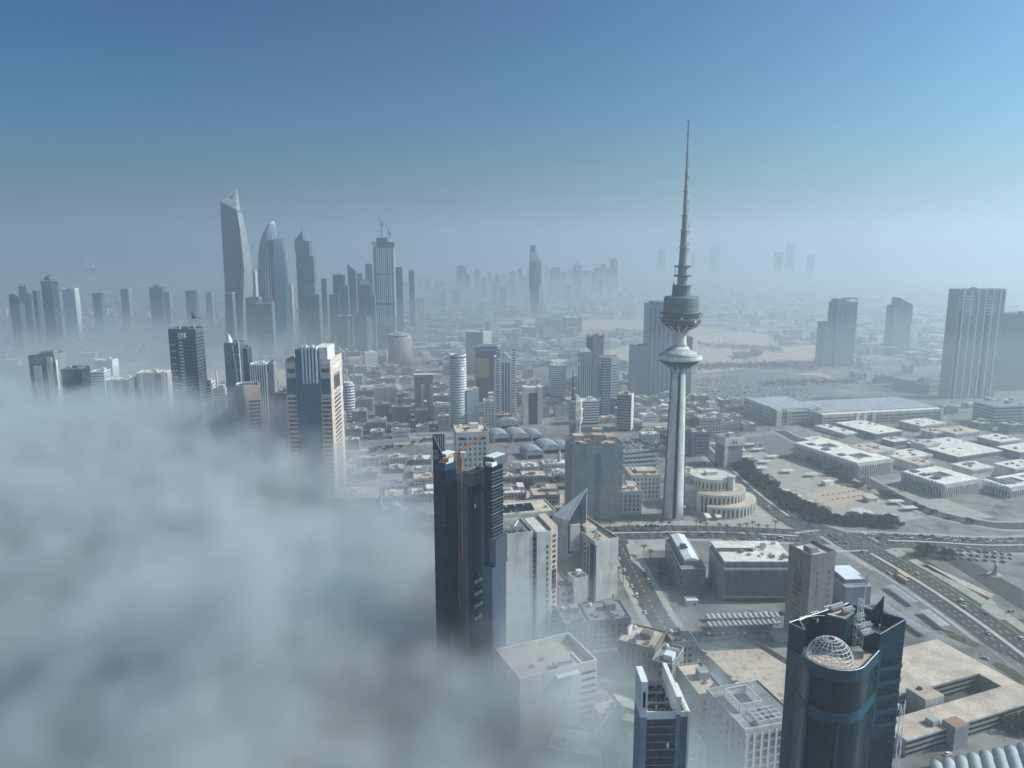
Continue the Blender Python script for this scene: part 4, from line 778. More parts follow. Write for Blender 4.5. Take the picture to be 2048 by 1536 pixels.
f = fit(1150, 990, 722, 1033, d=26, rot=5); G_ = shell(f, 'gabled_tower', 'white tower with triangular gable and dark glass central strips', 'skyscraper', 'white_panel')
MB().prism([(f.w * .2, 1), (f.w * .8, 1), (f.w * .8, f.d - 1), (f.w * .2, f.d - 1)], f.h, f.h + 11, [(f.w * .48, 1), (f.w * .52, 1), (f.w * .52, f.d - 1), (f.w * .48, f.d - 1)]).build('gable', 'white_panel', G_)
for u in (.36, .5, .64): b1(G_, 'glass_strip', 'glass_grey', f.w * u - 1.4, f.w * u + 1.4, -.25, .3, 6, f.h - 3)
for u in (.43, .57): b1(G_, 'mullion', 'white_metal', f.w * u - .6, f.w * u + .6, -.9, .2, 2, f.h + 1)
for k in range(25):
    for u in (0.04, .80): b1(G_, 'balcony', 'white_panel', f.w * u, f.w * (u + .16), -1.8, 0, 5 + k * 4, 6.1 + k * 4)
solo(G_, f, 'F', [f.w * .12, f.w * .88], [7.8 + k * 4 for k in range(25)], f.w * .14, 2.2, 'window_glass', 'window')
for u in (0, f.w - 3): b1(G_, 'corner_pylon', 'white_panel', u, u + 3, 2, f.d - 2, f.h - .01, f.h + 6)
f = fit(1090, 1047, 775, 1086, d=20, rot=8); PO = at(f, 'portal_tower', 'pale twin-leg portal building joined by a top beam', 'building'); FOOT.append((f.x + 12, f.y + 10, 26)); lw = f.w * .26
for u in (0, f.w - lw): b1(PO, 'leg_tower', 'cream', u, u + lw, 0, f.d, 0, f.h)
b1(PO, 'top_beam', 'cream', lw, f.w - lw, 2, f.d - 2, f.h - 9, f.h - 1); b1(PO, 'glass_infill', 'glass_dark', lw, f.w - lw, 5, f.d - 4, 0, f.h - 9.02)
f = fit(1300, 1105, 732, 1132, d=24, rot=12); block(f, 'white_block', 'white banded block beyond the portal building', 'building', 'white_panel', 'glass_grey', 'band', 'F', 4, 'roof_white', 2, 26)
f = fit(1230, 1161, 704, 1183, d=24, rot=5); o = block(f, 'white_tower', 'slim white ribbed tower leaning against the tall tan slab', 'building', 'white_panel', 'glass_grey', 'glass', 'F', 4, 'roof_white', 1, 27); fins(o, f, 'F', 'white_panel', 6, 1, f.h, 1.3, 1)
f = fit(1265, 1173, 672, 1208, d=24, rot=-6); o = shell(f, 'tan_slab', 'tall tan slab tower with a dark glass edge', 'skyscraper', 'tan'); b1(o, 'dark_edge', 'glass_dark', 0, f.w * .36, -.4, .3, 0, f.h - 4); roofkit(o, f, 'tan', 'roof_tan', 4, True, 9)
f = fit(1150, 1204, 716, 1238, d=24, rot=8); o = shell(f, 'grid_tower', 'blue glass tower in a white square-window frame', 'skyscraper', 'glass_blue')
b1(o, 'white_frame', 'white_panel', f.w * .55, f.w + .5, -.8, f.d, f.h * .3, f.h); solo(o, f, 'F', [f.w * .66, f.w * .79, f.w * .92], [f.h * .34 + k * 4.4 for k in range(int(f.h * .62 / 4.4))], 1.9, 2.0, 'window_glass', 'window', .95, .8)
for k in range(26): b1(o, 'floor_band', 'white_panel', f.w * .06, f.w * .53, -.5, .3, 4 + k * 4.2, 4.9 + k * 4.2)
roofkit(o, f, 'white_panel', 'roof_grey', 2, True, 10)
f = fit(1055, 1235, 790, 1262, c=None, d=24, rot=-18); o = block(f, 'tan_block', 'tan banded block with pale end wall right of the blue grid tower', 'building', 'tan', 'window_glass', 'band', 'FR', 4, 'roof_tan', 4, 28); b1(o, 'end_wall', 'cream', f.w - 1, f.w + .9, 2, f.d - 2, 0, f.h)
f = fit(1090, 1166, 803, 1198, d=22, rot=10); block(f, 'banded_block', 'low white banded block between spire tower and blue grid tower', 'building', 'white_panel', 'window_glass', 'band', 'F', 4, 'roof_white', 2, 29)
# --- the tiered spire tower
Yc_ = 790.0; xs = x_of(1150, Yc_, 60); SP_ = thing('tiered_tower', 'slim grey tower with flaring octagonal tiers and a needle antenna', 'tower', xs, Yc_); FOOT.append((xs, Yc_, 10))
zz = lambda p: height_at(Yc_, p)
MB().lathe([(6.5, 0), (6.2, zz(850))], 8).build('shaft', 'concrete', SP_)
for p0, p1, r0, r1 in ((850, 834, 6.6, 8.2), (834, 816, 7, 8.4), (816, 800, 6.8, 7.6)): MB().lathe([(r0 * .9, zz(p0) + .2), (r0, zz(p0) + .4), (r1, zz(p1) - 1.2), (r1, zz(p1) - .1), (r0 * .8, zz(p1))], 8).build('tier', 'cream', SP_)
for p in (848, 831, 813): MB().lathe([(6.9, zz(p)), (6.9, zz(p) + 1.4)], 8).build('tier_window', 'window_glass', SP_)
MB().lathe([(5, zz(800)), (3.5, zz(792)), (.8, zz(788))], 8).build('cap', 'concrete', SP_); MB().tube((-3, 0, zz(800)), (-3.2, 0, zz(740)), .9, 6, .45).build('antenna', 'dark_metal', SP_)
# --- the big tan block in front of it
f = fit(690, 1143, 893, 1246, d=34, rot=6); TB = shell(f, 'tan_block', 'broad windowless grey tan block with cluttered roof before the telecom tower', 'building', 'tan')
roofkit(TB, f, 'tan', 'roof_tan', 12, False, 31, 1.8)
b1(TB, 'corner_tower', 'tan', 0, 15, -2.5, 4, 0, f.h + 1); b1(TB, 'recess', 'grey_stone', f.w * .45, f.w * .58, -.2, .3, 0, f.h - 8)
for u0, u1, v0, v1, zz_ in ((6, 16, 20, 32, 5), (24, 34, 14, 24, 7), (38, 47, 18, 32, 4), (26, 36, 26, 33, 10)): b1(TB, 'roof_plant', 'roof_tan', u0, u1, v0, v1, f.h + .12, f.h + zz_)
for k in range(7): b1(TB, 'cooling_duct', 'metal', 18 + k * 1.7, 19.2 + k * 1.7, 2, 9, f.h + .5, f.h + 1.8)
# cream block behind the dark twin tower
f = fit(560, 912, 868, 978, d=26, rot=9); o = block(f, 'cream_block', 'cream block with slot windows seen behind the orange crane', 'building', 'cream', 'window_glass', 'punch', 'F', 4.2, 'roof_tan', 4, 33, 4, .35, .5)
solo(o, f, 'F', [4, f.w - 5], [f.h - 4], 4.5, 2.2, 'window_glass', 'attic_window')
# --- vaulted market halls
for i, (a, py, b, Y, d, lab) in enumerate(((986, 874, 1021, 985, 34, 'leftmost of the upper grey barrel-vaulted market halls'), (1024, 868, 1060, 985, 40, 'largest upper grey barrel-vaulted market hall'), (1062, 866, 1088, 990, 36, 'third upper barrel-vaulted market hall from the left'), (1052, 904, 1090, 900, 30, 'nearest barrel-vaulted market hall by the minaret'), (1084, 893, 1122, 925, 34, 'lower middle barrel-vaulted market hall'), (1118, 891, 1144, 930, 30, 'lower barrel-vaulted hall half hidden by the spire tower'), (1000, 893, 1040, 1060, 20, 'low barrel-vaulted hall with curved pale roof at the back'))):
    f = fit(Y, a, py, b, d=d, rot=16); g = at(f, 'vaulted_hall', lab, 'hall', 'barrel-vaulted market halls'); FOOT.append((f.x + f.w / 2, f.y + d / 2, 24)); n_ = 12; hw = 6.0
    arc = [(f.w / 2 - f.w / 2 * math.cos(math.pi * k / n_), hw + f.w * .26 * math.sin(math.pi * k / n_)) for k in range(n_ + 1)]
    MB().loft([[(x, 0, z) for x, z in arc] + [(f.w, 0, hw - .4), (0, 0, hw - .4)], [(x, f.d, z) for x, z in arc] + [(f.w, f.d, hw - .4), (0, f.d, hw - .4)]]).build('barrel_roof', 'shed_sheet', g, smooth=False)
    b1(g, 'wall', 'beige', .5, f.w - .5, 1, f.d - .6, 0, hw - .41); b1(g, 'entrance', 'dark_opening', 3, f.w - 3, .85, 1.4, 0, hw - 1)
    for k in range(1, 6): MB().path([(x, f.d * k / 6, z + .12) for x, z in arc], .22, 3).build('roof_rib', 'metal', g)
x, y = W(1118, 940); g = thing('minaret', 'pale stone minaret with rounded cap before the vaulted halls', 'minaret', x, y); zt_ = height_at(y, 903)
MB().lathe([(2.2, 0), (2.0, zt_ * .75)], 12).build('shaft', 'beige', g); MB().lathe([(3, zt_ * .75), (3, zt_ * .79), (1.9, zt_ * .8), (1.9, zt_ * .92), (1.2, zt_ * .98), (.1, zt_)], 12).build('cap', 'beige', g)
# --- arched shade rows left of the telecom tower
for i in range(5):
    p0, p1 = W(1250, 912 + i * 9), W(1322, 905 + i * 9.5); L_ = math.hypot(p1[0] - p0[0], p1[1] - p0[1]); ang = math.atan2(p1[1] - p0[1], p1[0] - p0[0])
    g = thing('shade_row', ('backmost', 'second', 'middle', 'fourth', 'nearest')[i] + ' row of arched grey shades left of the telecom tower', 'carport', p0[0], p0[1], ang, 0, 'arched shade rows by the telecom tower'); nb = 9; bw = L_ / nb
    me = MB(); arc = [(bw * k / 6, 3 + 1.3 * math.sin(math.pi * k / 6)) for k in range(7)]
    me.loft([[(x, 0, z) for x, z in arc] + [(x, 0, z - .15) for x, z in reversed(arc)], [(x, 9, z) for x, z in arc] + [(x, 9, z - .15) for x, z in reversed(arc)]]); me = me.mesh('canopy', 'shed_sheet')
    pm = MB().tube((0, 4.5, 0), (0, 4.5, 3), .15).mesh('post', 'metal')
    for k in range(nb): link('canopy', me, g, (bw * k, 0, 0)); link('post', pm, g, (bw * k + .2, 0, 0))
# --- pale blocks around the telecom tower's foot
f = fit(745, 1262, 952, 1322, d=30, rot=4); o = block(f, 'stone_annex', 'pale stone annex with stepped roofs left of the telecom tower foot', 'building', 'cream', 'window_glass', 'punch', 'FL', 4.5, 'roof_tan', 4, 41, 4, .4, .6); b1(o, 'raised_roof', 'roof_tan', 8, f.w - 3, 8, 22, f.h + .13, f.h + 3)
f = fit(705, 1236, 985, 1284, d=20, rot=4); o = block(f, 'stone_annex', 'low L-shaped stone annex with bright roof before the tan block', 'building', 'cream', 'window_glass', 'punch', 'FR', 4.5, 'roof_tan', 2, 42, 4, .4, .6); b1(o, 'rear_wing', 'cream', f.w * .6, f.w, f.d, f.d + 16, 0, f.h); b1(o, 'wing_roof', 'roof_tan', f.w * .62, f.w - .3, f.d + .2, f.d + 15.6, f.h + .01, f.h + .4)
f = fit(800, 1364, 948, 1402, d=22, rot=10); block(f, 'stone_annex', 'low stone block behind the round tiered building', 'building', 'cream', 'window_glass', 'punch', 'FR', 4.5, 'roof_tan', 2, 43)
# round tiered building
x0, y0 = W(1428, 1015); RT = thing('round_building', 'tiered round stone building with flat bright roofs beside the telecom tower', 'building', x0, y0, R(6)); FOOT.append((x0, y0, 46))
MB().lathe([(21, 0), (21, 31)], 40).build('drum', 'cream', RT, (0, 12, 0)); MB().lathe([(20.4, 31), (20.4, 31.4)], 40).build('drum_roof', 'roof_tan', RT, (0, 12, 0)); MB().lathe([(21.3, 29), (21.3, 32), (20.5, 32), (20.5, 31.41)], 40).build('parapet', 'cream', RT, (0, 12, 0))
b1(RT, 'roof_house', 'cream', -6, 5, 8, 16, 31.4, 35); MB().lathe([(3.6, 0), (3.6, 33), (4.4, 34), (4.4, 35)], 14).build('stair_turret', 'cream', RT, (14, -6, 0))
b1(RT, 'left_wing', 'cream', -38, -14, 2, 26, 0, 24); b1(RT, 'left_wing_roof', 'roof_tan', -37.5, -14.5, 2.5, 25.5, 24, 24.4)
for rr, zz_, a0, a1, cx, cy_ in ((30, 20, 215, 375, 2, 6), (38, 11, 235, 372, 4, 4)):
    mb = MB(); n_ = 20; poly = [(cx + rr * math.cos(R(a0 + (a1 - a0) * k / n_)), cy_ + rr * math.sin(R(a0 + (a1 - a0) * k / n_))) for k in range(n_ + 1)] + [(cx + 6, cy_ + 8), (cx - 8, cy_ + 6)]
    mb.prism(poly, 0, zz_).build('terrace', 'cream', RT); MB().prism([(cx + (x - cx) * .96, cy_ + (y - cy_) * .96) for x, y in poly], zz_, zz_ + .3).build('terrace_roof', 'roof_tan', RT)
    for k in range(1, n_):
        a = R(a0 + (a1 - a0) * k / n_); MB().box(-.25, .25, -.8, .8, 0, zz_ + .8).build('pier', 'cream', RT, (cx + (rr + .3) * math.cos(a), cy_ + (rr + .3) * math.sin(a), 0), a)
        MB().box(-.1, .1, -.9, .9, 1.5, zz_ - 2.5).build('window', 'window_glass', RT, (cx + (rr + .05) * math.cos(a + .06), cy_ + (rr + .05) * math.sin(a + .06), 0), a + .06)
for k in range(16):
    a = R(185 + k * 11); MB().box(-.1, .1, -.8, .8, 22, 28).build('window', 'window_glass', RT, (21.05 * math.cos(a), 12 + 21.05 * math.sin(a), 0), a)
for i, (dx, w_) in enumerate(((-22, 5), (-12, 5))): MB().prism([(dx, -38), (dx + w_, -38), (dx + w_, -30), (dx, -30)], 3, [4, 4, 6, 6]).build('entrance_canopy', 'canopy_white', RT)
# --- right of the tower
f = fit(868, 1452, 878, 1487, d=22, rot=16); o = shell(f, 'small_tower', 'slim dark square tower with an overhanging pale top storey', 'building', 'grey_stone'); b1(o, 'top_storey', 'cream', -1.6, f.w + 1.6, -1.6, f.d + 1.6, f.h - 9, f.h); roofkit(o, f, 'cream', 'roof_grey', 3, True, 50); solo(o, f, 'F', [f.w * .4, f.w * .55], [f.h - 5], 1.6, 3.5, 'window_glass', 'window', 1.75, .5); b1(o, 'corner_pier', 'cream', -1, 2.5, -1, 2, 0, f.h - 9.01)
for i, (Y, a, py, b, d, rot, lab) in enumerate(((925, 1364, 860, 1384, 20, 6, 'narrow grey flat block directly right of the tower shaft'), (915, 1385, 866, 1420, 24, 6, 'square grey office block with window rows right of the tower'), (985, 1400, 838, 1445, 26, 10, 'flat pale office block behind the square grey one'), (1010, 1445, 846, 1478, 22, 10, 'low office block with roof clutter behind the slim dark tower'), (1000, 1366, 838, 1394, 20, 8, 'small white roofed block behind the tower shaft'))):
    block(fit(Y, a, py, b, d=d, rot=rot), 'office_block', lab, 'building', ('concrete', 'grey_stone', 'beige')[i % 3], 'window_glass', 'punch', 'FL', 4, 'roof_tan', 5, 60 + i)
# --- long ribbed-roof market buildings
f = fit(1085, 1553, 822, 1643, d=95, rot=12); o = block(f, 'market_hall', 'left wing of the long ribbed-roof market with a stepped balcony front', 'hall', 'beige', 'window_glass', 'punch', 'FL', 5, 'roof_grey', 0, 70, 4, .5, .5, house=False)
for k in range(4): b1(o, 'balcony', 'cream', f.w * .3, f.w * .68, -3, 0, 5 + k * 5, 6.2 + k * 5)
for u in (0, f.w * .22, f.w * .72): b1(o, 'pylon', 'cream', u, u + 8, -2, 4, 0, f.h + 1)
for k in range(11): b1(o, 'roof_rib', 'sheet_white', 2 + k * f.w / 11.5, 4.4 + k * f.w / 11.5, 4, f.d - 3, f.h + .13, f.h + 2.2)
f = fit(1070, 1645, 832, 1888, d=100, rot=12); o = block(f, 'market_hall', 'right wing of the long ribbed-roof market with a glazed upper gallery', 'hall', 'beige', 'window_glass', 'punch', 'F', 5, 'roof_grey', 0, 71, 5, .7, .55, house=False)
for k in range(26): b1(o, 'roof_rib', 'sheet_white', 3 + k * f.w / 26.4, 5.6 + k * f.w / 26.4, 14, f.d - 5, f.h + .13, f.h + 2.4)
for u in (f.w * .27, f.w * .33, f.w * .4, f.w * .97): b1(o, 'pylon', 'cream', u, u + 5, -1.5, 2, 0, f.h + 2)
b1(o, 'front_roof', 'roof_white', 2, f.w - 2, 1.5, 12, f.h + .13, f.h + 1.5)
# --- courtyard ministries
def ministry(f, lab, yards=True):
    o = shell(f, 'ministry_block', lab, 'building', 'cream'); b1(o, 'cornice', 'cream', -1.2, f.w + 1.2, -1.2, f.d + 1.2, f.h - 3, f.h + .3); b1(o, 'roof_deck', 'roof_white', .5, f.w - .5, .5, f.d - .5, f.h + .31, f.h + .6)
    for face in 'FL':
        s_ = span(f, face); n_ = max(3, int(s_ / 3.6))
        solo(o, f, face, spots(3, s_ - 3, n_), [f.h * .36], 1.5, f.h * .46, 'window_glass', 'tall_window'); solo(o, f, face, spots(4, s_ - 4, max(2, n_ // 3)), [f.h - 5.2], 4.5, 1.2, 'window_glass', 'slit_window')
        fins(o, f, face, 'cream', n_ + 1, 0, f.h - 3, .9, 1.0, 2.5, 'pier')
        me = MB().box(-.9, .9, -.6, .6, 0, 1.1).mesh('merlon', 'cream')
        for u in spots(1, s_ - 1, int(s_ / 4)): link('merlon', me, o, (u, -.4, f.h + .31) if face == 'F' else (-.4, u, f.h + .31), 0 if face == 'F' else R(90))
    if yards:
        for u in (.32, .72) if f.w > 70 else (.5,):
            for v in (.5,) if f.d < 70 else (.22, .7):
                x, y = f.w * u, f.d * v; MB().ring(x - 9, x + 9, y - 9, y + 9, f.h + .61, f.h + 1.8, .8).build('courtyard_rim', 'cream', o); b1(o, 'courtyard_glass', 'glass_grey', x - 8, x + 8, y - 8, y + 8, f.h + .61, f.h + .8)
    for k in range(3): b1(o, 'roof_light', 'glass_dark', 6 + k * 1.0, 14 + k, f.d * (.3 + .25 * k), f.d * (.3 + .25 * k) + 8, f.h + .61, f.h + 1.6)
    return o
ministry(fit(824, 1717, 928, 1786, c=1588, rot=22), 'largest courtyard ministry with tall slit windows and toothed cornice')
ministry(fit(755, 1890, 971, 1962, c=1803, rot=22), 'middle courtyard ministry with tall slit windows nearest the ring road')
ministry(fit(755, 2022, 977, 2125, c=1964, rot=22), 'courtyard ministry cut by the right picture edge')
for i, (Y, a, py, b, c, lab, deck) in enumerate(((870, 1800, 918, 1862, 1760, 'low linking wing between the two courtyard ministries', 'roof_white'), (1000, 1752, 868, 1804, 1672, 'large flat pale hall with dark eaves behind the ministries', 'roof_white'), (890, 1916, 914, 2003, 1814, 'widest flat-roofed hall with dark eaves among the ministries', 'roof_white'), (965, 1788, 884, 1815, 1764, 'small square flat hall with dark eaves behind the ministries', 'roof_white'), (990, 1911, 868, 1960, 1872, 'flat pale roof with raised rim at the back of the ministries', 'roof_tan'), (960, 2000, 884, 2040, 1955, 'long flat pale block behind the right-hand ministry', 'roof_white'), (1010, 1690, 868, 1712, 1632, 'low stepped pavilion before the ribbed market hall', 'roof_white'), (905, 2040, 905, 2110, 1995, 'flat dark-edged hall at the right edge behind the ministries', 'roof_white'), (930, 1850, 890, 1880, 1822, 'small pale plant block between the flat halls', 'roof_tan'), (1045, 1840, 852, 1890, 1800, 'narrow rear block behind the flat pale halls', 'roof_white'),
 (905, 1668, 896, 1700, 1606, 'rear roof of the largest ministry with pale plant boxes', 'roof_white'), (870, 1745, 905, 1790, 1700, 'low inner wing behind the largest ministry', 'roof_tan'), (845, 1838, 930, 1868, 1806, 'small link block joining the middle ministry to the flat halls', 'roof_tan'), (812, 1945, 940, 1985, 1905, 'low rear wing behind the middle ministry', 'roof_white'), (815, 2030, 938, 2080, 1990, 'low rear wing behind the ministry at the right edge', 'roof_white'), (1000, 1868, 866, 1892, 1842, 'slim pale block among the back row of flat halls', 'roof_tan'))):
    f = fit(Y, a, py, b, c=c, rot=22); o = shell(f, 'flat_hall', lab, 'building', 'grey_stone' if i in (1, 2, 3, 7) else 'cream'); b1(o, 'eaves', 'grey_stone' if i in (1, 2, 3, 7) else 'cream', -1.5, f.w + 1.5, -1.5, f.d + 1.5, f.h - 1.6, f.h + .3); b1(o, 'roof_deck', deck, -1.1, f.w + 1.1, -1.1, f.d + 1.1, f.h + .31, f.h + .5)
    rd = random.Random(i)
    for k in range(7): u, v_ = rd.uniform(3, f.w - 5), rd.uniform(3, f.d - 5); b1(o, 'roof_plant', rd.choice(('roof_white', 'concrete', 'roof_grey')), u, u + rd.uniform(1.5, 4), v_, v_ + rd.uniform(1.5, 5), f.h + .51, f.h + rd.uniform(1, 2.4))
f = fit(1640, 1740, 721, 1812, d=45, rot=14); block(f, 'office_block', 'long pale office slab with a bright cornice in the right haze', 'building', 'cream', 'window_glass', 'punch', 'FL', 4, 'roof_grey', 2, 90)
f = fit(1330, 1860, 770, 1900, c=1785, rot=20); block(f, 'office_block', 'long low hazy block beneath the massive slab tower', 'building', 'beige', 'window_glass', 'punch', 'FL', 4, 'roof_grey', 2, 91)
f = fit(1080, 1990, 815, 2100, d=40, rot=10); block(f, 'office_block', 'wide dark low block at the right edge below the slab tower', 'building', 'concrete', 'window_glass', 'band', 'F', 5, 'roof_grey', 4, 92)
f = fit(2300, 1100, 640, 1128, d=60, rot=12); block(f, 'hazy_block', 'broad dark block with ragged roofline beyond the sand fields', 'building', 'blue_grey', 'glass_grey', 'punch', 'F', 5, 'roof_grey', 3, 93)
f = fit(2330, 1132, 636, 1164, d=60, rot=12); block(f, 'hazy_block', 'long dark block with pale roof beside the ragged-roofed one', 'building', 'blue_grey', 'glass_grey', 'punch', 'F', 5, 'roof_white', 3, 94)
f = fit(2250, 1044, 655, 1072, d=50, rot=0); block(f, 'hazy_block', 'low round-cornered dark block left of the ragged-roofed one', 'building', 'blue_grey', 'glass_grey', 'punch', 'F', 5, 'roof_white', 2, 95)
# ------------------------------------------------------------------ near buildings
# --- dark twin tower with the orange crane
rt = -36.0
fa = fit(408, 866, 925, 890, c=913, rot=rt); DK = at(fa, 'dark_glass_tower', 'near dark glass twin tower with slanted emblem crown, still under construction', 'skyscraper'); FOOT.append((fa.x + 18, fa.y + 8, 34))
h = fa.h
b1(DK, 'left_slab', 'glass_navy', 0, fa.w, 0, fa.d, 0, h)
zc = height_at(408, 868)
MB().prism([(0, 0), (fa.w, 0), (fa.w, .6), (0, .6)], h, [zc, h + 3, h + 3, zc]).build('crown_wall', 'blue_panel', DK); MB().prism([(0, .6), (.6, .6), (.6, fa.d), (0, fa.d)], h, [zc, zc, zc - 2, zc - 2]).build('crown_wall', 'blue_panel', DK)
for k in range(5): b1(DK, 'crown_fin', 'metal', .7, 1.3, 1.5 + k * 1.8, 1.8 + k * 1.8, h, zc - 2)
b1(DK, 'roof_house', 'white_panel', fa.w * .5, fa.w - .5, 1.5, fa.d - 2, h, h + 5.5); b1(DK, 'roof_sheet', 'sheet_white', fa.w * .42, fa.w, 1, fa.d - 1, h + 5.5, h + 6)
for k in range(7): b1(DK, 'joint_line', 'dark_metal', -.06, fa.w + .06, -.06, fa.d + .06, h - 4 - k * 16, h - 3.7 - k * 16)
b1(DK, 'crown_band', 'blue_band', -.08, fa.w + .08, -.08, fa.d + .08, h - 3.2, h - .3)
# emblem: ring with a sail mark, and the written name along the slanting crown
em = MB(); ex, ez = fa.w * .24, h + 5.0; rr = 2.0
em.path([(ex + rr * math.cos(R(a)), -.16, ez + rr * 1.25 * math.sin(R(a))) for a in range(0, 361, 20)], .17, 4); em.path([(ex, -.16, ez + 1.5), (ex, -.16, ez - .9)], .16); em.path([(ex - .9, -.16, ez - .9), (ex - .3, -.16, ez - 1.3), (ex + .4, -.16, ez - 1.3), (ex + 1.0, -.16, ez - .7)], .16); em.path([(ex + .2, -.16, ez + 1.2), (ex + .8, -.16, ez - .4)], .12)
em.build('round_emblem', 'sign_white', DK)
tx0, tz0 = fa.w * .50, h + 1.2; q = MB()
for st in (((4.6, .9), (4.6, .2), (4.2, 0), (3.9, .5), (3.9, .1), (3.5, 0), (3.2, .5), (3.2, .1), (2.8, 0), (2.4, .1), (2.3, .9)), ((2.3, .1), (1.9, 0), (1.5, .1), (1.4, 2.0)), ((1.4, .1), (.9, 0), (.5, .4), (.3, .1), (.4, -.7))): q.path([(tx0 + a * .92, -.16, tz0 + b * .9) for a, b in st], .15)
q.box(tx0 + 2.0, tx0 + 2.3, -.25, -.05, tz0 + 1.1, tz0 + 1.4); q.build('name_lettering', 'sign_white', DK)
fb = fit(402, 927, 945, 943, c=968, rot=rt); ox, oy = sub(DK, fa, fb); hb = fb.h
b1(DK, 'middle_block', 'glass_night', ox, ox + fb.w, oy, oy + fb.d, 0, hb); b1(DK, 'middle_top', 'dark_concrete', ox - .1, ox + fb.w + .1, oy - .1, oy + fb.d + .1, hb - 7, hb - .02); MB().ring(ox, ox + fb.w, oy, oy + fb.d, hb, hb + 1.2, .3).build('parapet', 'concrete', DK)
b1(DK, 'bare_core', 'dark_concrete', ox - .3, ox + fb.w * .5, oy - .3, oy + .2, 0, hb - 8); b1(DK, 'glass_panel', 'blue_panel', ox + fb.w, ox + fb.w + .15, oy + 1, oy + fb.d - 1, hb - 60, hb - 12)
b1(DK, 'pale_patch', 'sign_white', ox + fb.w, ox + fb.w + .3, oy + 2, oy + 3.4, hb - 20, hb - 18)
for k in range(4):
    b1(DK, 'open_floor', 'dark_opening', ox + fb.w, ox + fb.w + .2, oy + 1, oy + fb.d - 1, hb - 66 - k * 7.5, hb - 62 - k * 7.5)
    for j in range(5): b1(DK, 'floor_prop', 'sign_white', ox + fb.w + .2, ox + fb.w + .4, oy + 1.6 + j * (fb.d - 3) / 5, oy + 2.7 + j * (fb.d - 3) / 5, hb - 65.4 - k * 7.5, hb - 63.4 - k * 7.5)
for k in range(6): MB().tube((ox + 1 + k * fb.w / 6, oy + 2, hb), (ox + 1 + k * fb.w / 6, oy + 2, hb + 5), .12).build('roof_rod', 'metal', DK)
b1(DK, 'link_block', 'glass_night', fa.w * .35, ox + fb.w * .6, min(oy + 2, fa.d) - 1, max(oy, fa.d) + 12, 0, min(h, hb) - 6)
fc = fit(398, 968, 932, 984, c=1006, rot=rt); ox, oy = sub(DK, fa, fc); hc_ = fc.h
b1(DK, 'right_block', 'glass_night', ox, ox + fc.w, oy, oy + fc.d, 0, hc_); b1(DK, 'roof_house', 'dark_concrete', ox - 3, ox + fc.w * .8, oy + 3, oy + fc.d + 6, hc_ - 1, hc_ + 4); b1(DK, 'roof_sheet', 'sheet_white', ox - 2.5, ox + fc.w * .6, oy + 4, oy + fc.d + 5, hc_ + 4, hc_ + 4.4)
b1(DK, 'roof_sheet', 'sheet_white', ox + .5, ox + fc.w - .5, oy + .6, oy + fc.d * .5, hc_ + .02, hc_ + 2.2)
for k in range(46):
    b1(DK, 'ledge', 'dark_concrete' if k % 4 else 'metal', ox + fc.w - .1, ox + fc.w + .35, oy - .3, oy + fc.d + .3, hc_ - 3 - k * 2.0, hc_ - 2.75 - k * 2.0)
    if k < 40 and k % 2 == 0: b1(DK, 'ledge', 'dark_concrete', ox + fc.w * .55, ox + fc.w - .11, oy - .35, oy, hc_ - 3 - k * 2.0, hc_ - 2.8 - k * 2.0)
fd = fit(396, 966, 1130, 986, c=1012, rot=rt); ox, oy = sub(DK, fa, fd)
b1(DK, 'mirror_foot', 'glass_ripple', ox, ox + fd.w, oy - .6, oy + fd.d, 0, fd.h); b1(DK, 'mirror_foot', 'glass_ripple', ox + 3, ox + fd.w + .5, oy + 2, oy + fd.d + .6, fd.h, fd.h + 16)
# orange luffing crane
Yk = 393.0; zk = height_at(Yk, 910); xk = x_of(919, Yk, zk); CR = thing('tower_crane', 'bright orange tower crane climbing the near dark glass tower', 'crane', xk, Yk); w = 2.1
mb = MB()
for sx_, sy_ in ((-1, -1), (1, -1), (1, 1), (-1, 1)): mb.tube((sx_ * w / 2, sy_ * w / 2, 0), (sx_ * w / 2, sy_ * w / 2, zk), .16)
n_ = int(zk / 2.6)
for k in range(n_):
    a, b = k * zk / n_, (k + 1) * zk / n_; s_ = 1 if k % 2 else -1
    for p, q in (((-s_ * w / 2, -w / 2, a), (s_ * w / 2, -w / 2, b)), ((-s_ * w / 2, w / 2, a), (s_ * w / 2, w / 2, b)), ((w / 2, -s_ * w / 2, a), (w / 2, s_ * w / 2, b)), ((-w / 2, -s_ * w / 2, a), (-w / 2, s_ * w / 2, b))): mb.tube(p, q, .09)
    mb.ring(-w / 2, w / 2, -w / 2, w / 2, a - .08, a + .08, .12)
mb.build('mast', 'crane_rust', CR); b1(CR, 'upper_mast', 'crane_orange', -1.3, 1.3, -1.3, 1.3, zk - 9, zk - 1)
b1(CR, 'cab', 'white_metal', .6, 3.2, -2.5, .4, zk - 1, zk + 2); b1(CR, 'slewing_ring', 'crane_orange', -1.6, 1.6, -1.6, 1.6, zk - 1, zk + .6)
def truss(parent, name, p, q, hh, mat, n):
    p, q = Vector(p), Vector(q); mb = MB(); d = (q - p).normalized(); s_ = d.cross(Vector((0, 0, 1))).normalized() * hh / 2; u = s_.cross(d).normalized() * hh
    for a, b in ((p + s_, q + s_), (p - s_, q - s_), (p + u, q + u * .5)): mb.tube(a, b, .15)
    for k in range(n):
        a, b = p + (q - p) * k / n, p + (q - p) * (k + 1) / n; mb.tube(a + s_, b - s_, .1); mb.tube(a + s_, (a + b) / 2 + u * (1 - k / n * .5), .1); mb.tube(b - s_, (a + b) / 2 + u * (1 - k / n * .5), .1)
    return mb.build(name, mat, parent)
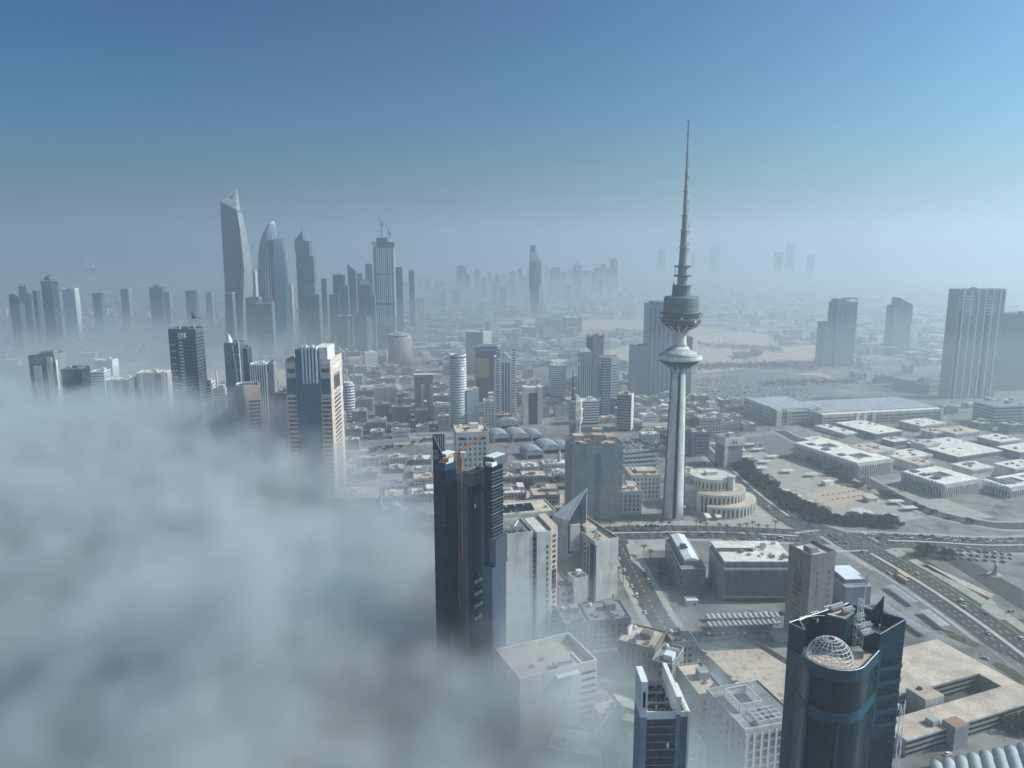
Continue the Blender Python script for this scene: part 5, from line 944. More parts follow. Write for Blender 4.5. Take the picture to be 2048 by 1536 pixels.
zt1 = height_at(Yk + 4, 870); truss(CR, 'jib', (0, 0, zk + 1), (x_of(969, Yk + 4, zt1) - xk, 4, zt1), 1.3, 'crane_orange', 12)
zt2 = height_at(Yk - 2, 917); truss(CR, 'counter_jib', (0, 0, zk + 1), (x_of(892, Yk - 2, zt2) - xk, -3, zt2), 1.5, 'crane_orange', 6); b1(CR, 'counterweight', 'crane_orange', x_of(892, Yk, zt2) - xk - 1.5, x_of(898, Yk, zt2) - xk, -4, -2, zt2 - 1.5, zt2 + .6)
MB().tube((0, 0, zk), (-.5, 0, zk + 6), .4, 4, .15).build('apex', 'crane_grey', CR)
# --- cream tower right of it
fa = fit(452, 998, 1074, 1066, d=26, rot=17); CT = at(fa, 'cream_tower', 'cream apartment tower with crowded plant roof beside the dark glass tower', 'skyscraper'); FOOT.append((fa.x + 18, fa.y + 12, 30)); h = fa.h
b1(CT, 'wall', 'cream', 0, fa.w, 0, fa.d, 0, h); roofkit(CT, fa, 'cream', 'roof_grey', 14, False, 77, 1.4)
fb = fit(454, 1072, 1066, 1100, d=26, rot=17); ox, oy = sub(CT, fa, fb); b1(CT, 'right_bay', 'cream', fa.w + 2.4, fa.w + 2.4 + fb.w, -1.0, fa.d, 0, h + .6); bx0 = fa.w + 2.4
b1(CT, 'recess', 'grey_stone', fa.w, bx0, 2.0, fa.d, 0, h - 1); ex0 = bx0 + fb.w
MB().prism([(ex0, -1), (ex0 + 5.6, 1.6), (ex0 + 5.6, fa.d), (ex0, fa.d)], 0, h + 2.5).build('corner_bay', 'pink_stone', CT)  # sun-facing bay: its warm light is put into a pinker wall colour
ang = math.atan2(2.6, 5.6); me = MB().box(-1.35, 1.35, -.15, .15, -.9, .9).mesh('window', 'window_glass'); me2 = MB().box(-1.9, 1.9, -.15, .15, -1.6, 1.6).mesh('window', 'window_glass')
for k in range(19):
    z = h - 3.5 - k * 3.55
    if 7 <= k <= 10: link('window', me2, CT, (ex0 + 2.8 + .03, .3 - .04, z), ang)
    else: link('window', me, CT, (ex0 + 2.8 + .03, .3 - .04, z), ang)
me = MB().box(-.45, .45, -.15, .15, -1.1, 1.1).mesh('slot_window', 'window_glass')
for k in range(16): link('slot_window', me, CT, (ex0 - 2.2, -1.0, h - 10 - k * 3.8))
me = MB().box(-1, 1, -.2, .2, -1.1, 1.1).mesh('recess_window', 'dark_opening')
for k in range(19): link('recess_window', me, CT, (fa.w + 1.2, 1.95, h - 5 - k * 3.8))
b1(CT, 'panel_joint', 'tan', fa.w * .5, fa.w * .5 + .15, -.04, .1, 0, h)
for k in range(9): b1(CT, 'duct', 'metal', 4 + k * 1.5, 5 + k * 1.5, 3 + (k % 3), 9 + (k % 4), h + .2, h + 1.4 + .3 * (k % 3))
b1(CT, 'plant_room', 'roof_red', 1, 5, 8, 20, h + .12, h + 2.5); b1(CT, 'side_step', 'cream', -3, 0, 4, fa.d, 0, h - 15)
MB().tube((12, 10, h), (18, 16, h + 4), .5).build('steel_frame', 'metal', CT); MB().tube((18, 16, h + 4), (22, 10, h), .5).build('steel_frame', 'metal', CT)
# --- complex behind it: long roof, glass wedge, slab
f = fit(540, 990, 1034, 1112, d=28, rot=15); o = block(f, 'long_block', 'long cream block with solar panels along its roof', 'building', 'cream', 'window_glass', 'punch', 'F', 4, 'roof_tan', 5, 80, house=False)
for k in range(4): MB().prism([(6 + k * 7, 6), (12 + k * 7, 6), (12 + k * 7, 16), (6 + k * 7, 16)], f.h + .5, [f.h + .8, f.h + .8, f.h + 3, f.h + 3]).build('solar_panel', 'glass_navy', o)
hz0 = f.h
p0 = W(1137, 1037, hz0); g = thing('glass_wedge', 'sharp white triangular wedge with dark glass side beside the cream slab', 'atrium', p0[0], p0[1], R(18)); FOOT.append((p0[0], p0[1], 14))
za, zb_ = hz0 - 2, height_at(p0[1] + 8, 981)
v_ = [(-9, 10, za + 2), (0, 0, za), (18, 8, zb_), (18, 8, za - 26), (0, 0, za - 26), (-9, 10, za - 26), (16, 24, za - 26), (16, 24, za + 4)]
MB().face([v_[0], v_[1], v_[2], v_[7]]).build('white_slope', 'white_panel', g); MB().face([v_[1], v_[4], v_[3], v_[2]]).build('glass_side', 'glass_dark', g); MB().face([v_[0], v_[5], v_[4], v_[1]]).build('left_wall', 'cream', g); MB().face([v_[2], v_[3], v_[6], v_[7]]).build('rear_glass', 'glass_dark', g); MB().face([v_[7], v_[6], v_[5], v_[0]]).build('back_wall', 'cream', g)
MB().prism([(0, 0), (18, 8), (16, 24), (-9, 10)], 0, za - 26.01).build('lower_storeys', 'cream', g)
MB().path([v_[1], v_[2], (18, 8, za - 26)], .35, 4).build('edge_beam', 'white_metal', g); b1(g, 'stair_wall', 'cream', 1, 9, -1.5, .1, za - 24, za - 3)
for k in range(7): MB().tube((9, 3.6, za - 22 + k * 2.2), (17.8, 7.6, za - 22 + k * 2.2), .3).build('louvre', 'white_metal', g)
f = fit(520, 1190, 1086, 1237, c=1124, rot=23); SL = shell(f, 'cream_slab', 'cream slab with blank end wall and dark glass corner strip', 'building', 'cream')
roofkit(SL, f, 'cream', 'roof_tan', 5, False, 83, 1.5); b1(SL, 'glass_corner', 'glass_dark', -.25, .3, .3, 6.5, 0, f.h - 2); b1(SL, 'glass_corner', 'glass_blue', .3, 1.2, -.25, .3, 0, f.h - 2)
b1(SL, 'roof_trench', 'roof_dark', f.w * .72, f.w * .95, 2, f.d - 4, f.h + .13, f.h + .4); b1(SL, 'penthouse', 'cream', 3, f.w * .6, f.d * .35, f.d * .75, f.h + .13, f.h + 4); b1(SL, 'penthouse_roof', 'roof_tan', 3.3, f.w * .6 - .3, f.d * .35 + .3, f.d * .75 - .3, f.h + 4, f.h + 4.2)
solo(SL, f, 'L', [f.d * .28, f.d * .72, f.d * .88], [f.h - 6 - k * 4 for k in range(11)], 2.2, 1.9, 'window_glass', 'window', .1)
b1(SL, 'slot', 'window_glass', -.2, .3, f.d * .17, f.d * .2, 6, f.h - 6); b1(SL, 'end_door', 'window_glass', f.w - 4, f.w - 3, -.1, .2, 0, 3)
f = fit(480, 1148, 1160, 1176, d=10, rot=20); block(f, 'stair_tower', 'slim cream stair tower in the court of the cream complex', 'building', 'cream', 'window_glass', 'punch', 'L', 5, 'roof_grey', 3, 84, 5, .3, .3)
f = fit(478, 1118, 1178, 1147, d=22, rot=20); block(f, 'court_block', 'low grey roofed block between the cream tower and the stair tower', 'building', 'concrete', 'window_glass', 'punch', 'F', 5, 'roof_grey', 2, 85, house=False)
# --- white-roofed pair and lattice building by the avenue
f = fit(540, 1364, 1137, 1412, d=62, rot=0); o = shell(f, 'white_roof_block', 'long low block with a folded bright white roof by the cross road', 'building', 'grey_stone'); b1(o, 'attic', 'concrete', 3, f.w - 3, 6, f.d - 2, f.h, f.h + 3.5)
MB().prism([(3.5, 7), (f.w * .5, 7), (f.w * .5, f.d - 3), (3.5, f.d - 3)], f.h + 3.5, [f.h + 4, f.h + 5.5, f.h + 5.5, f.h + 4]).build('folded_roof', 'sheet_white', o); MB().prism([(f.w * .5, 7), (f.w - 3.5, 7), (f.w - 3.5, f.d - 3), (f.w * .5, f.d - 3)], f.h + 3.5, [f.h + 5.5, f.h + 4, f.h + 4, f.h + 5.5]).build('folded_roof', 'sheet_white', o)
b1(o, 'cornice', 'cream', -.4, f.w + .4, -.4, f.d + .4, f.h - .8, f.h - .05); b1(o, 'roof_hatch', 'roof_dark', f.w * .3, f.w * .55, f.d * .42, f.d * .55, f.h + 5, f.h + 6.5); glazing(o, f, 'L', 'window_glass', 2, f.h - 2, 3, 4, .6, .5)
f = fit(520, 1450, 1136, 1592, d=42, rot=0); LB = shell(f, 'lattice_block', 'long block wrapped in a pale diamond lattice screen', 'building', 'glass_dark'); h = f.h
b1(LB, 'side_wall', 'concrete', -.6, 0, -.6, f.d, 0, h + .02); b1(LB, 'parapet', 'cream', -.8, f.w + .6, -1.0, -.5, h - 1.5, h + .3); b1(LB, 'base_ledge', 'concrete', -.6, f.w, -1.0, 0, 3.4, 5.2)
b1(LB, 'attic', 'concrete', .5, f.w, 2.5, f.d - 1, h, h + 3.4); b1(LB, 'roof_deck', 'roof_white', .2, f.w + .3, 2.2, f.d - .6, h + 3.41, h + 4.2); b1(LB, 'roof_light_well', 'roof_dark', 0.19, f.w * .52, f.d * .48, f.d * .66, h + 4.21, h + 4.3)
mb = MB(); st = 2.5; z0_, z1_ = 5.2, h - 1.5; L2 = z1_ - z0_
n_ = int(f.w / st)
for i in range(-int(L2 / st), n_ + 1):
    for sg in (1, -1):
        u0 = i * st; za_, zb2 = z0_, z1_; ua, ub = u0, u0 + L2
        if ua < 0: za_ += -ua; ua = 0
        if ub > f.w: zb2 -= ub - f.w; ub = f.w
        if ub - ua < .5: continue
        if sg == 1: mb.tube((ua, -.75, za_), (ub, -.75, zb2), .22, 4)
        else: mb.tube((ua, -.8, z0_ + z1_ - za_), (ub, -.8, z0_ + z1_ - zb2), .22, 4)
q = mb.build('lattice_screen', 'concrete', LB); q['kind'] = 'stuff'
rd = random.Random(5)
for k in range(16): u, v0 = rd.uniform(f.w * .3, f.w - 5), rd.uniform(4, f.d - 6); b1(LB, 'roof_plant', rd.choice(('concrete', 'roof_white', 'metal')), u, u + rd.uniform(1, 4), v0, v0 + rd.uniform(1, 4), h + 4.31, h + 4.31 + rd.uniform(.6, 3))
# --- brown tower with pointed arch
f = fit(456, 1623, 1118, 1672, c=1578, rot=21); BT = shell(f, 'brown_tower', 'brown stone tower with a tall pointed arch window recess', 'skyscraper', 'brown_stone'); h = f.h
MB().ring(0, f.w, 0, f.d, h - .02, h + 2.4, .7).build('parapet', 'brown_stone', BT); b1(BT, 'roof_deck', 'roof_white', .72, f.w - .72, .72, f.d - .72, h - .3, h + .1); b1(BT, 'roof_walk', 'roof_red', .72, f.w - .72, .72, 2.6, h + .11, h + .5); b1(BT, 'roof_walk', 'roof_red', .72, 2.6, 2.62, f.d - .72, h + .11, h + .5)
b1(BT, 'plant_room', 'concrete', 4, 10, 5, 12, h + .11, h + 4.5); MB().tube((4, 3.4, h + 1), (11, 3.4, h + 1), .7, 8).build('water_pipe', 'white_metal', BT)
for i in range(5): link('air_conditioner', ac_mesh(), BT, (11, 4 + i * 2.4, h + .12))
mb = MB(); c0, c1, zs, zt_ = f.d * .28, f.d * .72, h - 14, h - 5; cm = (c0 + c1) / 2
arch = [(c0, 6), (c1, 6), (c1, zs)] + [(c1 - (c1 - cm) * math.sin(R(a)), zs + (zt_ - zs) * (1 - math.cos(R(a)))) for a in (30, 60)] + [(cm, zt_)] + [(c0 + (cm - c0) * math.sin(R(a)), zs + (zt_ - zs) * (1 - math.cos(R(a)))) for a in (60, 30)] + [(c0, zs)]
mb.loft([[(-.12, u, z) for u, z in arch], [.3 and (.3, u, z) for u, z in arch]]); mb.build('arch_window', 'glass_dark', BT)
MB().path([(-.3, u, z) for u, z in arch[2:]] + [(-.3, c0, 6)], .4, 4).build('arch_frame', 'tan', BT)
for k in range(9): b1(BT, 'arch_transom', 'tan', -.3, 0, c0, c1, 10 + k * 4, 10.5 + k * 4)
solo(BT, f, 'F', [f.w * .3, f.w * .78], [h - 11 - k * 4.4 for k in range(10)], .8, 2.0, 'window_glass', 'window', .1)
f = fit(514, 1692, 1173, 1743, c=1652, rot=4); o = shell(f, 'white_roof_block', 'pale low block with a notched bright white roof behind the brown tower', 'building', 'concrete'); b1(o, 'attic', 'concrete', 2, f.w - 2, 5, f.d - 2, f.h, f.h + 3); b1(o, 'white_roof', 'sheet_white', 1.7, f.w - 4.5, 4.7, f.d - 1.6, f.h + 3, f.h + 3.4); b1(o, 'white_roof', 'sheet_white', f.w - 4.5, f.w - 1.7, 12, f.d - 1.6, f.h + 3.01, f.h + 3.41); b1(o, 'cornice', 'cream', -.4, f.w + .4, -.4, f.d + .4, f.h - .9, f.h - .03)
b1(o, 'corner_post', 'concrete', f.w - 3, f.w - 1.8, 2, 3.2, f.h, f.h + 8)
# --- carport rows by the car park
for i, (ax, ay, bx, by) in enumerate(((1412, 1246, 1562, 1242), (1416, 1262, 1556, 1256))):
    p0, p1 = W(ax, ay), W(bx, by); L_ = math.hypot(p1[0] - p0[0], p1[1] - p0[1]); ang = math.atan2(p1[1] - p0[1], p1[0] - p0[0])
    g = thing('carport_row', ('farther' if i == 0 else 'nearer') + ' row of pale arched carports beside the sand lot', 'carport', p0[0], p0[1], ang, 0, 'carport rows by the sand lot'); nb = 14; bw = L_ / nb
    arc = [(bw * k / 8, 2.5 + 1.1 * math.sin(math.pi * k / 8)) for k in range(9)]
    me = MB().loft([[(x, 0, z) for x, z in arc] + [(x, 0, z - .12) for x, z in reversed(arc)], [(x, 6, z + .5) for x, z in arc] + [(x, 6, z + .38) for x, z in reversed(arc)]]).mesh('canopy', 'green_sheet'); pm = MB().tube((0, 3, 0), (0, 3, 2.7), .12).mesh('post', 'metal')
    for k in range(nb): link('canopy', me, g, (bw * k, 0, 0)); link('post', pm, g, (bw * k + .15, 0, 0))
# --- near blue tower
Yb = 235.0; xb = x_of(1690, Yb, 128); BL = thing('blue_tower', 'near blue tower with curved drum front, wire dome and crowded roof', 'skyscraper', xb, Yb); FOOT.append((xb, Yb, 26))
def bl(a, py, z): p = W(a, py, z); return (p[0] - xb, p[1] - Yb)
ZR, ZU = 123.0, 131.0
cl = bl(1666, 1312, ZR); rr = 10.2
arc = [(cl[0] + rr * math.cos(R(a)), cl[1] + rr * math.sin(R(a))) for a in range(178, 321, 11)]
Lc, Bc, Rc, Wc = bl(1578, 1247, ZU), bl(1697, 1208, ZU), bl(1811, 1252, ZU), bl(1757, 1305, ZR)
body = arc + [Wc, (Wc[0] + .3, Wc[1] + .2), Rc, Bc, Lc, (Lc[0] + 2.2, Lc[1] - 4.5)]
def ins(poly, k):
    cx, cy_ = sum(p[0] for p in poly) / len(poly), sum(p[1] for p in poly) / len(poly); return [(cx + (x - cx) * k, cy_ + (y - cy_) * k) for x, y in poly]
MB().prism(body, 0, ZR - .6).build('body', 'blue_panel', BL)
def wallring(poly, z0, z1, t, name, mat, closed=True, top=None):
    mb = MB(); n_ = len(poly); cx, cy_ = sum(p[0] for p in poly) / n_, sum(p[1] for p in poly) / n_
    for i in range(n_ if closed else n_ - 1):
        a, b = poly[i], poly[(i + 1) % n_]; ia = (a[0] + (cx - a[0]) * t, a[1] + (cy_ - a[1]) * t); ib = (b[0] + (cx - b[0]) * t, b[1] + (cy_ - b[1]) * t)
        za, zb_ = (z1, z1) if top is None else (top[i], top[(i + 1) % n_]); mb.prism([a, b, ib, ia], z0, [za, zb_, zb_, za])
    return mb.build(name, mat, BL)
# drum: dark glass storeys between blue rings
drum = arc + [Wc]
def outset(poly, d):
    out = []
    for x, y in poly: v_ = Vector((x - cl[0], y - cl[1])); 
    return [(x + d * (x - cl[0]) / max(1, math.hypot(x - cl[0], y - cl[1])), y + d * (y - cl[1]) / max(1, math.hypot(x - cl[0], y - cl[1]))) for x, y in poly]
def strip(poly, z0, z1, d, name, mat):
    o_ = outset(poly, d); i_ = outset(poly, -.4); mb = MB()
    for k in range(len(poly) - 1): mb.prism([o_[k], o_[k + 1], i_[k + 1], i_[k]], z0, z1)
    return mb.build(name, mat, BL)
strip(drum, ZR - 14.5, ZR - 3.5, .12, 'glass_storey', 'glass_night'); strip(drum, 0, ZR - 18.5, .12, 'glass_storey', 'glass_night'); strip(drum, ZR - 18.4, ZR - 14.6, .35, 'ring_band', 'blue_band'); strip(drum, ZR - 3.4, ZR + .9, .45, 'ring_band', 'blue_band')
for a in (205, 262):
    x, y = cl[0] + (rr + .35) * math.cos(R(a)), cl[1] + (rr + .35) * math.sin(R(a)); MB().box(-.4, .4, -.55, .55, 0, ZR - 2 if a == 205 else ZR - 18).build('vertical_strip', 'blue_band', BL, (x, y, 0), R(a))
MB().prism([p for p in ins(drum + [(cl[0] + 9, cl[1] + 8), (cl[0] - 9, cl[1] + 7)], .97)], ZR - .6, ZR - .3).build('drum_deck', 'roof_tan', BL)
# right wing storeys
wv = Vector((Rc[0] - Wc[0], Rc[1] - Wc[1])); wl = wv.length; wa = math.atan2(wv.y, wv.x)
for k in range(5): MB().box(.8, wl - .4, -.18, .4, ZU - 14 - k * 5.4, ZU - 11.4 - k * 5.4).build('wing_window', 'glass_night', BL, (Wc[0], Wc[1], 0), wa)
MB().box(0, wl, -.14, .4, 0, ZU - 40).build('wing_glass', 'glass_night', BL, (Wc[0], Wc[1], 0), wa); MB().box(-.2, 1.0, -.35, .4, ZU - 40, ZU - 6).build('wing_frame', 'blue_band', BL, (Wc[0], Wc[1], 0), wa)
for k in range(7): MB().box(-.2, wl, -.3, .4, ZU - 16.6 - k * 5.4 + 1.2, ZU - 14.05 - k * 5.4).build('wing_spandrel', 'blue_band', BL, (Wc[0], Wc[1], 0), wa) if k < 5 else None
for k in range(6): MB().box(0, 1.2, 0, 1.4, 0, 2.2).build('side_balcony', 'white_metal', BL, (Rc[0], Rc[1] + .5, ZU - 16 - k * 5.4), wa)
# upper block round the roof
up = [(Lc[0], Lc[1]), (Lc[0] + 3.5, Lc[1] - 5.0)] + [(cl[0] + 12.2 * math.cos(R(a)), cl[1] + 12.2 * math.sin(R(a))) for a in (135, 115, 95, 75, 60)] + [(Wc[0] - 2.5, Wc[1] + 3.2), Wc, Rc, Bc]
MB().prism(up, ZR - .59, ZU - 2.2).build('upper_block', 'blue_panel', BL); MB().prism(ins(up, .95), ZU - 2.2, ZU - 2.0).build('upper_deck', 'roof_dark', BL)
tops = [ZU + .4] * len(up); tops[-2] = ZU + 2.6; tops[-3] = ZU - 1.2; tops[-4] = ZU - 1.2
wallring(up, ZU - 2.2, ZU, .05, 'parapet', 'blue_panel', True, tops)
cap = MB()
for i in range(len(up)): a, b = up[i], up[(i + 1) % len(up)]; cap.tube((a[0], a[1], tops[i]), (b[0], b[1], tops[(i + 1) % len(up)]), .16, 4)
cap.build('parapet_cap', 'white_metal', BL); cap = MB(); od = outset(drum, .3)
for a, b in zip(od, od[1:]): cap.tube((a[0], a[1], ZR + .95), (b[0], b[1], ZR + .95), .16, 4)
cap.build('drum_cap', 'white_metal', BL)
pc = bl(1672, 1248, ZU); MB().prism([(pc[0] - 4.5, pc[1] - 1), (pc[0] + 1, pc[1] - 5), (pc[0] + 7, pc[1] + .5), (pc[0] + 1, pc[1] + 4.5)], ZU - 3.8, ZU + 4).build('penthouse', 'blue_panel', BL); MB().prism([(pc[0] - 3.7, pc[1] - .9), (pc[0] + 1, pc[1] - 4.3), (pc[0] + 6.2, pc[1] + .5), (pc[0] + 1, pc[1] + 3.8)], ZU + 4, ZU + 4.1).build('penthouse_roof', 'roof_tan', BL)
def chiller(x, y, z, n, ang):
    g = MB(); L_ = n * 1.25
    g.box(0, L_, -.9, .9, .9, 1.7); g.mat(1)
    for k in range(n): g.lathe([(.42, 1.7), (.42, 2.25)], 8, cx=.6 + k * 1.25, cy=.3)
    g.mat(2)
    for k in range(n + 1): g.box(k * 1.25 - .08, k * 1.25 + .08, -.8, -.6, 0, .9); g.box(k * 1.25 - .08, k * 1.25 + .08, .6, .8, 0, .9)
    g.build('chiller', ['metal', 'white_metal', 'dark_metal'], BL, (x, y, z), ang)
chiller(pc[0] - 2, pc[1] + .5, ZU + 4.1, 5, R(28)); chiller(pc[0] + 1.4, pc[1] - 1.5, ZU + 4.1, 4, R(28))
for (a, py, n_) in ((1716, 1262, 5), (1722, 1275, 4), (1704, 1244, 5), (1734, 1250, 4), (1600, 1248, 3), (1622, 1238, 3), (1648, 1226, 3)): x, y = bl(a, py, ZU - 2); chiller(x, y, ZU - 2.0, n_, R(25))
rd = random.Random(8)
for k in range(26): x, y = bl(rd.uniform(1592, 1640), rd.uniform(1240, 1262), ZU - 3); b_ = rd.uniform(.4, 1.3); inside((x, y), ins(up, .86)) and MB().box(-b_, b_, -b_ * .6, b_ * .6, 0, rd.uniform(.5, 2)).build('roof_equipment', rd.choice(('metal', 'dark_metal', 'white_metal', 'timber')), BL, (x, y, ZU - 2.0), rd.uniform(0, 3))
for k in range(24): x, y = bl(rd.uniform(1690, 1785), rd.uniform(1240, 1285), ZU - 3); b_ = rd.uniform(.3, 1.0); inside((x, y), ins(up, .86)) and MB().box(-b_, b_, -b_ * .6, b_ * .6, 0, rd.uniform(.5, 1.6)).build('roof_equipment', rd.choice(('metal', 'dark_metal', 'white_metal')), BL, (x, y, ZU - 2.0), rd.uniform(0, 3))
fx, fy = bl(1752, 1240, ZU)
for k in range(4): MB().prism([(fx - 3 + k * 1.3, fy - 1), (fx - 2.6 + k * 1.3, fy - 1), (fx - 2.6 + k * 1.3, fy + .5), (fx - 3 + k * 1.3, fy + .5)], ZU - 3.8, ZU + 1 + k * 2.0).build('roof_blade', 'blue_band', BL)
MB().prism([(fx - 4, fy + .6), (fx + 2.5, fy + .6), (fx + 2.5, fy + 1), (fx - 4, fy + 1)], ZU - 3.8, [ZU - 1, ZU + 8.5, ZU + 8.5, ZU - 1]).build('roof_blade', 'blue_panel', BL)
# wire dome
dx, dy = bl(1659, 1318, ZR); DR = 7.4; dm = MB()
for i in range(20):
    a = R(i * 18); dm.path([(dx + DR * math.cos(R(e)) * math.cos(a), dy + DR * math.cos(R(e)) * math.sin(a), ZR + DR * 1.02 * math.sin(R(e))) for e in range(0, 81, 10)], .11, 4)
for e in range(0, 81, 10): dm.path([(dx + DR * math.cos(R(e)) * math.cos(R(a)), dy + DR * math.cos(R(e)) * math.sin(R(a)), ZR + DR * 1.02 * math.sin(R(e))) for a in range(0, 361, 15)], .1, 4)
dm.build('wire_dome', 'white_metal', BL)
b1(BL, 'deck_box', 'metal', *[cl[0] + 6, cl[0] + 9.5, cl[1] - 1.5, cl[1] + 2, ZR - .3, ZR + 2.6]); MB().box(-1, 1, -1, 1, 0, 1.4).build('deck_hut', 'sheet_white', BL, (cl[0] - 8, cl[1] + 2, ZR - .3), R(20))
# lattice mast
mx_, my_ = bl(1714, 1298, ZR); lm = MB(); w = .9; z0_, z1_ = ZR - .3, height_at(my_ + Yb, 1199)
for part_, (w_, za, zb_) in enumerate(((1.15, z0_, z0_ + 12), (.7, z0_ + 12, z1_))):
    for sx_, sy_ in ((-1, -1), (1, -1), (1, 1), (-1, 1)): lm.tube((mx_ + sx_ * w_, my_ + sy_ * w_, za), (mx_ + sx_ * w_, my_ + sy_ * w_, zb_), .13)
    n_ = int((zb_ - za) / 1.5)
    for k in range(n_):
        a, b = za + k * (zb_ - za) / n_, za + (k + 1) * (zb_ - za) / n_; s_ = 1 if k % 2 else -1
        for p, q in (((-s_, -1), (s_, -1)), ((-s_, 1), (s_, 1)), ((-1, -s_), (-1, s_)), ((1, -s_), (1, s_))): lm.tube((mx_ + p[0] * w_, my_ + p[1] * w_, a), (mx_ + q[0] * w_, my_ + q[1] * w_, b), .08); lm.tube((mx_ + p[0] * w_, my_ + p[1] * w_, b), (mx_ + q[0] * w_, my_ + q[1] * w_, b), .07)
lm.build('lattice_mast', 'white_metal', BL); MB().tube((mx_ + 1, my_, z1_ - 2), (mx_ + 1.2, my_, z1_ + 9), .07).build('whip_antenna', 'white_metal', BL)
# pipe frame down the right flank
pf = MB(); px0, py0 = Rc[0] + .8, Rc[1] - .6
for k in range(10): z = 12 + k * 9; pf.tube((px0, py0, z), (px0, py0, z + 9), .18); pf.tube((px0, py0, z), (px0 + 2.6, py0 + 2, z + 9), .12); pf.tube((px0 + 2.6, py0 + 2, z), (px0, py0, z + 9), .12); pf.tube((px0 + 2.6, py0 + 2, z), (px0 + 2.6, py0 + 2, z + 9), .18)
pf.build('service_frame', 'white_metal', BL)
# --- grey glass tower with white fins at the bottom
f = fit(244, 1294, 1424, 1352, d=21, rot=2); GT = at(f, 'finned_glass_tower', 'grey glass tower with tall white side fins and crowded roof at the bottom edge', 'skyscraper'); FOOT.append((f.x + 6, f.y + 10, 18)); h = f.h
b1(GT, 'wall', 'glass_dark', 0, f.w, 0, f.d, 0, h - 3); MB().ring(0, f.w, 0, f.d, h - 3, h, .4).build('parapet', 'white_panel', GT); b1(GT, 'roof_deck', 'roof_dark', .41, f.w - .41, .41, f.d - .41, h - 3, h - 2.8)
b1(GT, 'left_fin', 'blue_grey', -2.4, -.01, -.3, 10, 0, h - 2); b1(GT, 'left_fin_top', 'white_panel', -2.4, -.01, -.3, 10, h - 2, h + 12); b1(GT, 'fin_slot', 'glass_night', -1.7, -.7, -.42, 0, h + 2, h + 8); b1(GT, 'right_fin', 'blue_grey', f.w + .01, f.w + 1.6, -.4, f.d + 1, 0, h - 1); b1(GT, 'right_fin_top', 'white_panel', f.w + .01, f.w + 1.6, -.4, f.d + 1, h - 1, h + 6); b1(GT, 'right_wing', 'glass_grey', f.w + 1.61, f.w + 4.4, .5, f.d - 3, 0, h - 2.6); b1(GT, 'wing_deck', 'timber', f.w + 1.8, f.w + 4.2, .8, f.d - 3.4, h - 2.6, h - 2.4); MB().ring(f.w + 1.61, f.w + 4.4, .5, f.d - 3, h - 2.59, h - .4, .3).build('wing_parapet', 'white_panel', GT); b1(GT, 'outer_fin', 'white_panel', f.w + 4.41, f.w + 5.2, 0, f.d - 2.5, 0, h - .3)
for k in range(30): b1(GT, 'floor_line', 'metal', -.02, f.w + .02, -.12, .1, h - 6 - k * 3.1, h - 5.8 - k * 3.1)
for k in range(7): b1(GT, 'mullion', 'dark_metal', (k + .5) * f.w / 7 - .06, (k + .5) * f.w / 7 + .06, -.1, .1, 0, h - 3.1)
b1(GT, 'pale_panel', 'sign_white', f.w * .72, f.w * .8, -.16, 0, h - 14.5, h - 12.5)
for j in range(3):
    for k in range(6): link('air_conditioner', ac_mesh(), GT, (1.6 + k * 1.6, 3 + j * 6.5, h - 2.8), R(90) if (k + j) % 3 == 0 else 0)
for k in range(8): MB().box(-.3, .3, -.3, .3, 0, 1.6 + .3 * (k % 3)).build('vent_stack', 'white_metal' if k % 2 else 'metal', GT, (1 + k * 1.25, 5.5 + (k % 3) * 6, h - 2.8))
b1(GT, 'duct', 'metal', 1, f.w - 1, 7.2, 8.0, h - 2.2, h - 1.4); b1(GT, 'duct', 'metal', 1, f.w - 1, 13.8, 14.6, h - 2.2, h - 1.4)
# --- beige block with roof pergola next to the blue tower
f = fit(312, 1490, 1462, 1600, d=34, rot=16); PG = shell(f, 'pergola_block', 'beige block with square windows, roof grille and open screen box', 'building', 'beige'); h = f.h
roofkit(PG, f, 'cream', 'roof_grey', 3, False, 90, .8); solo(PG, f, 'F', spots(2, f.w - 1, 7), [h - 5 - k * 4.2 for k in range(8)], 2.1, 2.6, 'window_glass', 'window'); solo(PG, f, 'L', [4, 9, 14, 20, 26], [h - 5 - k * 4.2 for k in range(8)], 1.2, 1.6, 'window_glass', 'window'); fins(PG, f, 'F', 'cream', 8, 0, h - 2, .7, .5, 1)
MB().ring(5, 17, 12, 26, h + 4.6, h + 5, .4).build('screen_rail', 'white_metal', PG)
for k in range(7): MB().ring(5, 17, 12, 26, h + .4 + k * .6, h + .7 + k * .6, .12).build('screen_slat', 'white_metal', PG)
for x, y in ((5, 12), (16.6, 12), (16.6, 25.6), (5, 25.6)): b1(PG, 'screen_post', 'white_metal', x + .02, x + .38, y + .02, y + .38, h + .12, h + 4.6)
gr = MB()
for k in range(5): gr.box(8 + k * 3.4, 8.25 + k * 3.4, 1.2, 10.5, h + 2.2, h + 2.5)
for k in range(4): gr.box(8, 22, 1.2 + k * 3, 1.45 + k * 3, h + 2.5, h + 2.75)
for x in (8, 21.6):
    for y in (1.2, 10.2): gr.box(x, x + .25, y, y + .25, h + .12, h + 2.2)
gr.build('roof_pergola', 'white_metal', PG)
f = fit(352, 1424, 1446, 1492, d=26, rot=14); o = block(f, 'old_block', 'weathered low block with broken roof slabs left of the pergola block', 'building', 'tan', 'window_glass', 'punch', 'FL', 4, 'roof_tan', 5, 91, 3, .4, .5); b1(o, 'front_step', 'tan', f.w * .5, f.w, -4, 0, 0, f.h - 7); b1(o, 'step_roof', 'roof_tan', f.w * .5 + .2, f.w - .2, -3.8, -.1, f.h - 7, f.h - 6.8)
